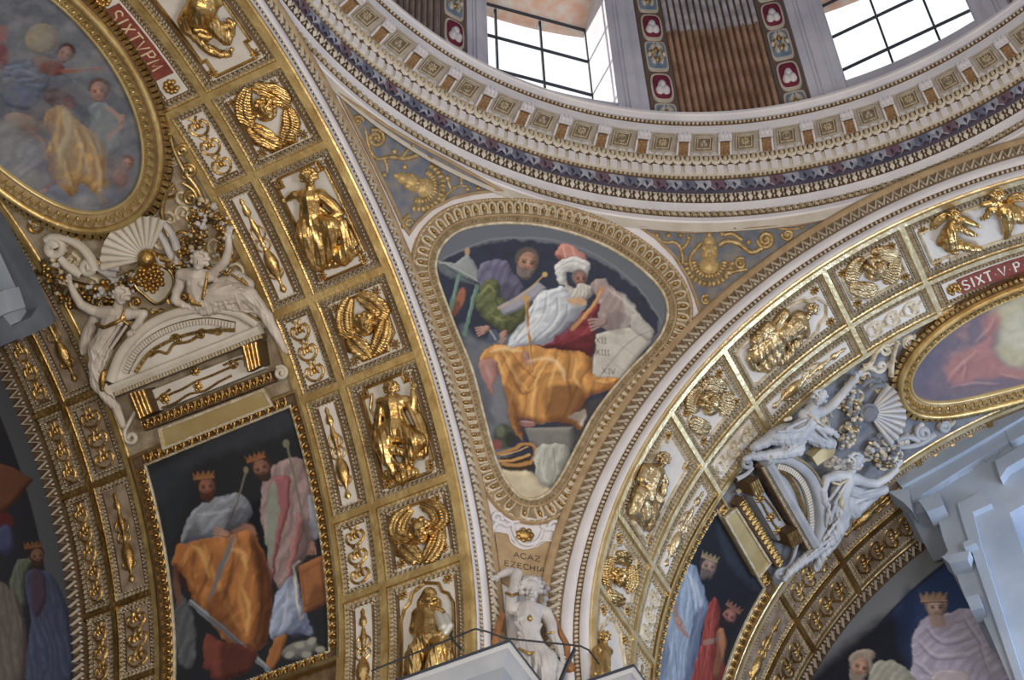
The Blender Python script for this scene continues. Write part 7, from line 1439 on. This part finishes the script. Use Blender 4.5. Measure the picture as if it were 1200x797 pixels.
# ---------- kings of the right vault
g = rect_canvas('R', (22, 27, 38), (820, 720), 1.0); p, e, l = g.poly, g.ell, g.line
p((44, 54, 70), [(840,610),(860,640),(888,690),(870,680),(846,650)], soft=6, a=.8)
p((154, 52, 42), [(828,708),(840,704),(842,730),(840,756),(850,800),(806,806),(812,776),(822,748)], edge=(104, 28, 26), ew=6, fold=(75, 9, .22)); l((204, 92, 70), [(834,716),(830,750),(822,790)], 4, .5, 2)
p((178, 112, 62), [(838,742),(846,738),(850,752),(846,776),(840,796),(834,790),(838,764)], edge=(120, 66, 36), ew=4)
p((146, 166, 192), [(800,664),(806,659),(814,664),(822,684),(828,706),(824,730),(820,748),(812,782),(800,806),(756,806),(762,760),(774,718),(788,684)], edge=(88, 112, 148), ew=7, fold=(65, 12, .16))
for q in ([(802,672),(806,700),(800,740)], [(812,680),(820,712),(814,744)], [(788,740),(784,770),(774,800)], [(776,730),(768,770)]): l((196, 208, 222), q, 4, .6, 2)
for q in ([(796,684),(792,716),(796,748)], [(808,690),(812,724),(804,770)], [(790,756),(792,790)], [(780,716),(772,750)]): l((70, 94, 134), q, 3.4, .6, 1.8)
l((166, 122, 104), [(790,704),(792,728),(806,748)], 9, .9, 2); g.hand(794, 728, 6, 290, (178, 136, 116)); l((160, 120, 104), [(824,754),(842,748)], 6, .9)
g.face(829, 664, 11.5, 76, (150, 120, 104), (64, 50, 44), (104, 94, 86), .3); g.crown(832, 650, 10, 70, (168, 150, 104)); g.face(853, 722, 11, 62, (150, 92, 78), (44, 28, 26), (40, 28, 28), .2); g.crown(861, 709, 10, 55, (150, 96, 74))
for c_, q, a_ in (((48, 66, 104), [(812,720),(824,716),(812,780),(800,800),(806,760)], .6), ((56, 76, 114), [(762,780),(774,740),(784,770),(776,800)], .5), ((70, 18, 20), [(838,720),(842,756),(848,800),(834,800),(834,760)], .55)): p(c_, q, soft=4, a=a_)
for q in ([(804,668),(812,690),(816,716)], [(780,700),(774,724),(768,748)]): l((222, 230, 238), q, 5, .5, 2.6)
g.build('fresco', 'fresco of a king in a pale blue mantle beside a king in red, right vault', 'painting', .003)
# ---------- lunettes on the end walls
LUL = Plane((0, A+1.03, 0), (1, 0, 0), (0, 0, 1), (0, -1, 0)); LUR = Plane((A+1.03, 0, 0), (0, 1, 0), (0, 0, 1), (-1, 0, 0))
def lunette(plane, base, ref, gain, band):
    g = Paint(plane, *canvas(plane, -1.0, 1.0, TB, 1.0, .0036), base, ref, gain)
    r = np.where(g.t > 0, np.hypot(g.s, g.t), np.abs(g.s)); M = sst((r-.905)/.006)[..., None]*.999; g.c = g.c*(1-M)+lin(band)*M
    M = (sst((r-.895)/.004)*sst((.91-r)/.004))[..., None]*.7; g.c = g.c*(1-M)+lin((40, 44, 52))*M; return g
mkl = lambda s, t: (np.where(t > 0, np.hypot(s, t), np.abs(s)) < 1.0)
def _half(plane, g, lo, hi):
    M = (g.s >= lo) & (g.s <= hi); ii = np.where(M.any(1))[0]; g.s, g.t, g.c, g.nz = g.s[ii], g.t[ii], g.c[ii], g.nz[ii]; return g
g = lunette(LUL, (34, 40, 54), (40, 680), .95, (84, 90, 100)); p, e, l = g.poly, g.ell, g.line
p((108, 66, 46), [(-6,541),(16,548),(38,562),(22,584),(4,600),(-8,598)], smooth=False, edge=(76, 44, 32), ew=5); l((60, 36, 28), [(38,562),(2,604)], 2.5, .9); e((92, 30, 36), 4, 612, 12, 12, soft=3); e((60, 72, 116), 6, 632, 10, 18, soft=3, edge=(40, 50, 84), ew=5)
p((66, 80, 112), [(28,676),(40,668),(58,672),(70,690),(80,720),(86,800),(30,800),(36,730)], edge=(42, 52, 76), ew=7, fold=(80, 12, .18)); p((74, 60, 82), [(36,672),(48,670),(54,690),(48,720),(38,716)], soft=2, edge=(52, 42, 62), ew=4); p((92, 102, 90), [(12,690),(14,668),(26,654),(38,656),(34,668),(28,686),(30,708),(18,712)], edge=(58, 66, 60), ew=5, fold=(60, 7, .15))
g.face(43, 652, 10.5, 95, (126, 88, 72), (56, 40, 36), (64, 46, 40), .3); g.crown(38, 636, 10, 98, (140, 92, 52)); p((104, 98, 96), [(-6,690),(10,688),(22,702),(30,740),(26,800),(-6,800)], edge=(68, 64, 66), ew=7, fold=(80, 11, .15)); l((86, 56, 62), [(30,740),(30,796)], 5, .8, 2)
g.build('fresco', 'dark lunette fresco of a crowned king in blue at the lower left edge', 'painting', 0.0, mkl)
g = lunette(LUR, (34, 62, 112), (1080, 740), 1.45, (118, 126, 138)); p, e, l = g.poly, g.ell, g.line
p((28, 34, 50), [(930,820),(975,770),(1010,740),(1050,720),(1062,760),(1070,820)], soft=14); p((22, 38, 74), [(1060,690),(1076,700),(1066,760),(1054,740)], soft=6, a=.6)
p((166, 162, 190), [(1070,750),(1074,736),(1088,722),(1108,718),(1124,714),(1144,716),(1158,734),(1168,762),(1180,802),(1068,806),(1070,780)], edge=(120, 118, 154), ew=7, fold=(38, 12, .13))
for q in ([(1084,732),(1104,750),(1140,744)], [(1076,748),(1098,768),(1136,764)], [(1130,722),(1148,750),(1160,790)], [(1072,772),(1092,790)]): l((196, 192, 212), q, 4, .6, 2); l((112, 108, 146), [(x, y+5) for x, y in q], 3, .6, 1.6)
g.face(1097, 712, 14, 90, (178, 152, 146), (150, 120, 110), None, .1); p((172, 148, 146), [(1090,722),(1104,722),(1106,734),(1092,736)]); g.crown(1094, 696, 15, 92, (190, 154, 132))
e((164, 152, 142), 1010, 770, 16, 9, 15, edge=(120, 110, 104), ew=4); g.face(1008, 782, 14, 70, (172, 134, 118), (150, 140, 130), (140, 130, 122), .2); p((158, 160, 152), [(1024,778),(1044,775),(1062,784),(1074,806),(1020,806)], edge=(112, 116, 116), ew=6, fold=(45, 9, .14)); p((176, 168, 180), [(1090,800),(1100,786),(1124,784),(1140,800)], edge=(130, 120, 140), ew=4)
g.build('fresco', 'blue lunette fresco of a crowned king in lavender at the lower right', 'painting', 0.0, mkl)
for pl, nm in ((Plane((0, A+1.045, 0), (1, 0, 0), (0, 0, 1), (0, -1, 0)), 'wall_left'), (Plane((A+1.045, 0, 0), (0, 1, 0), (0, 0, 1), (-1, 0, 0)), 'wall_right')):
    o = MB(); G, T = np.meshgrid([-1.06, 1.06], [TB-1, 1.06], indexing='ij'); o.grid(pl.pos(G, T, 0.0)); o.grid(pl.pos(G, T, -.05)); o.build(nm, STONEB)['kind'] = 'structure'
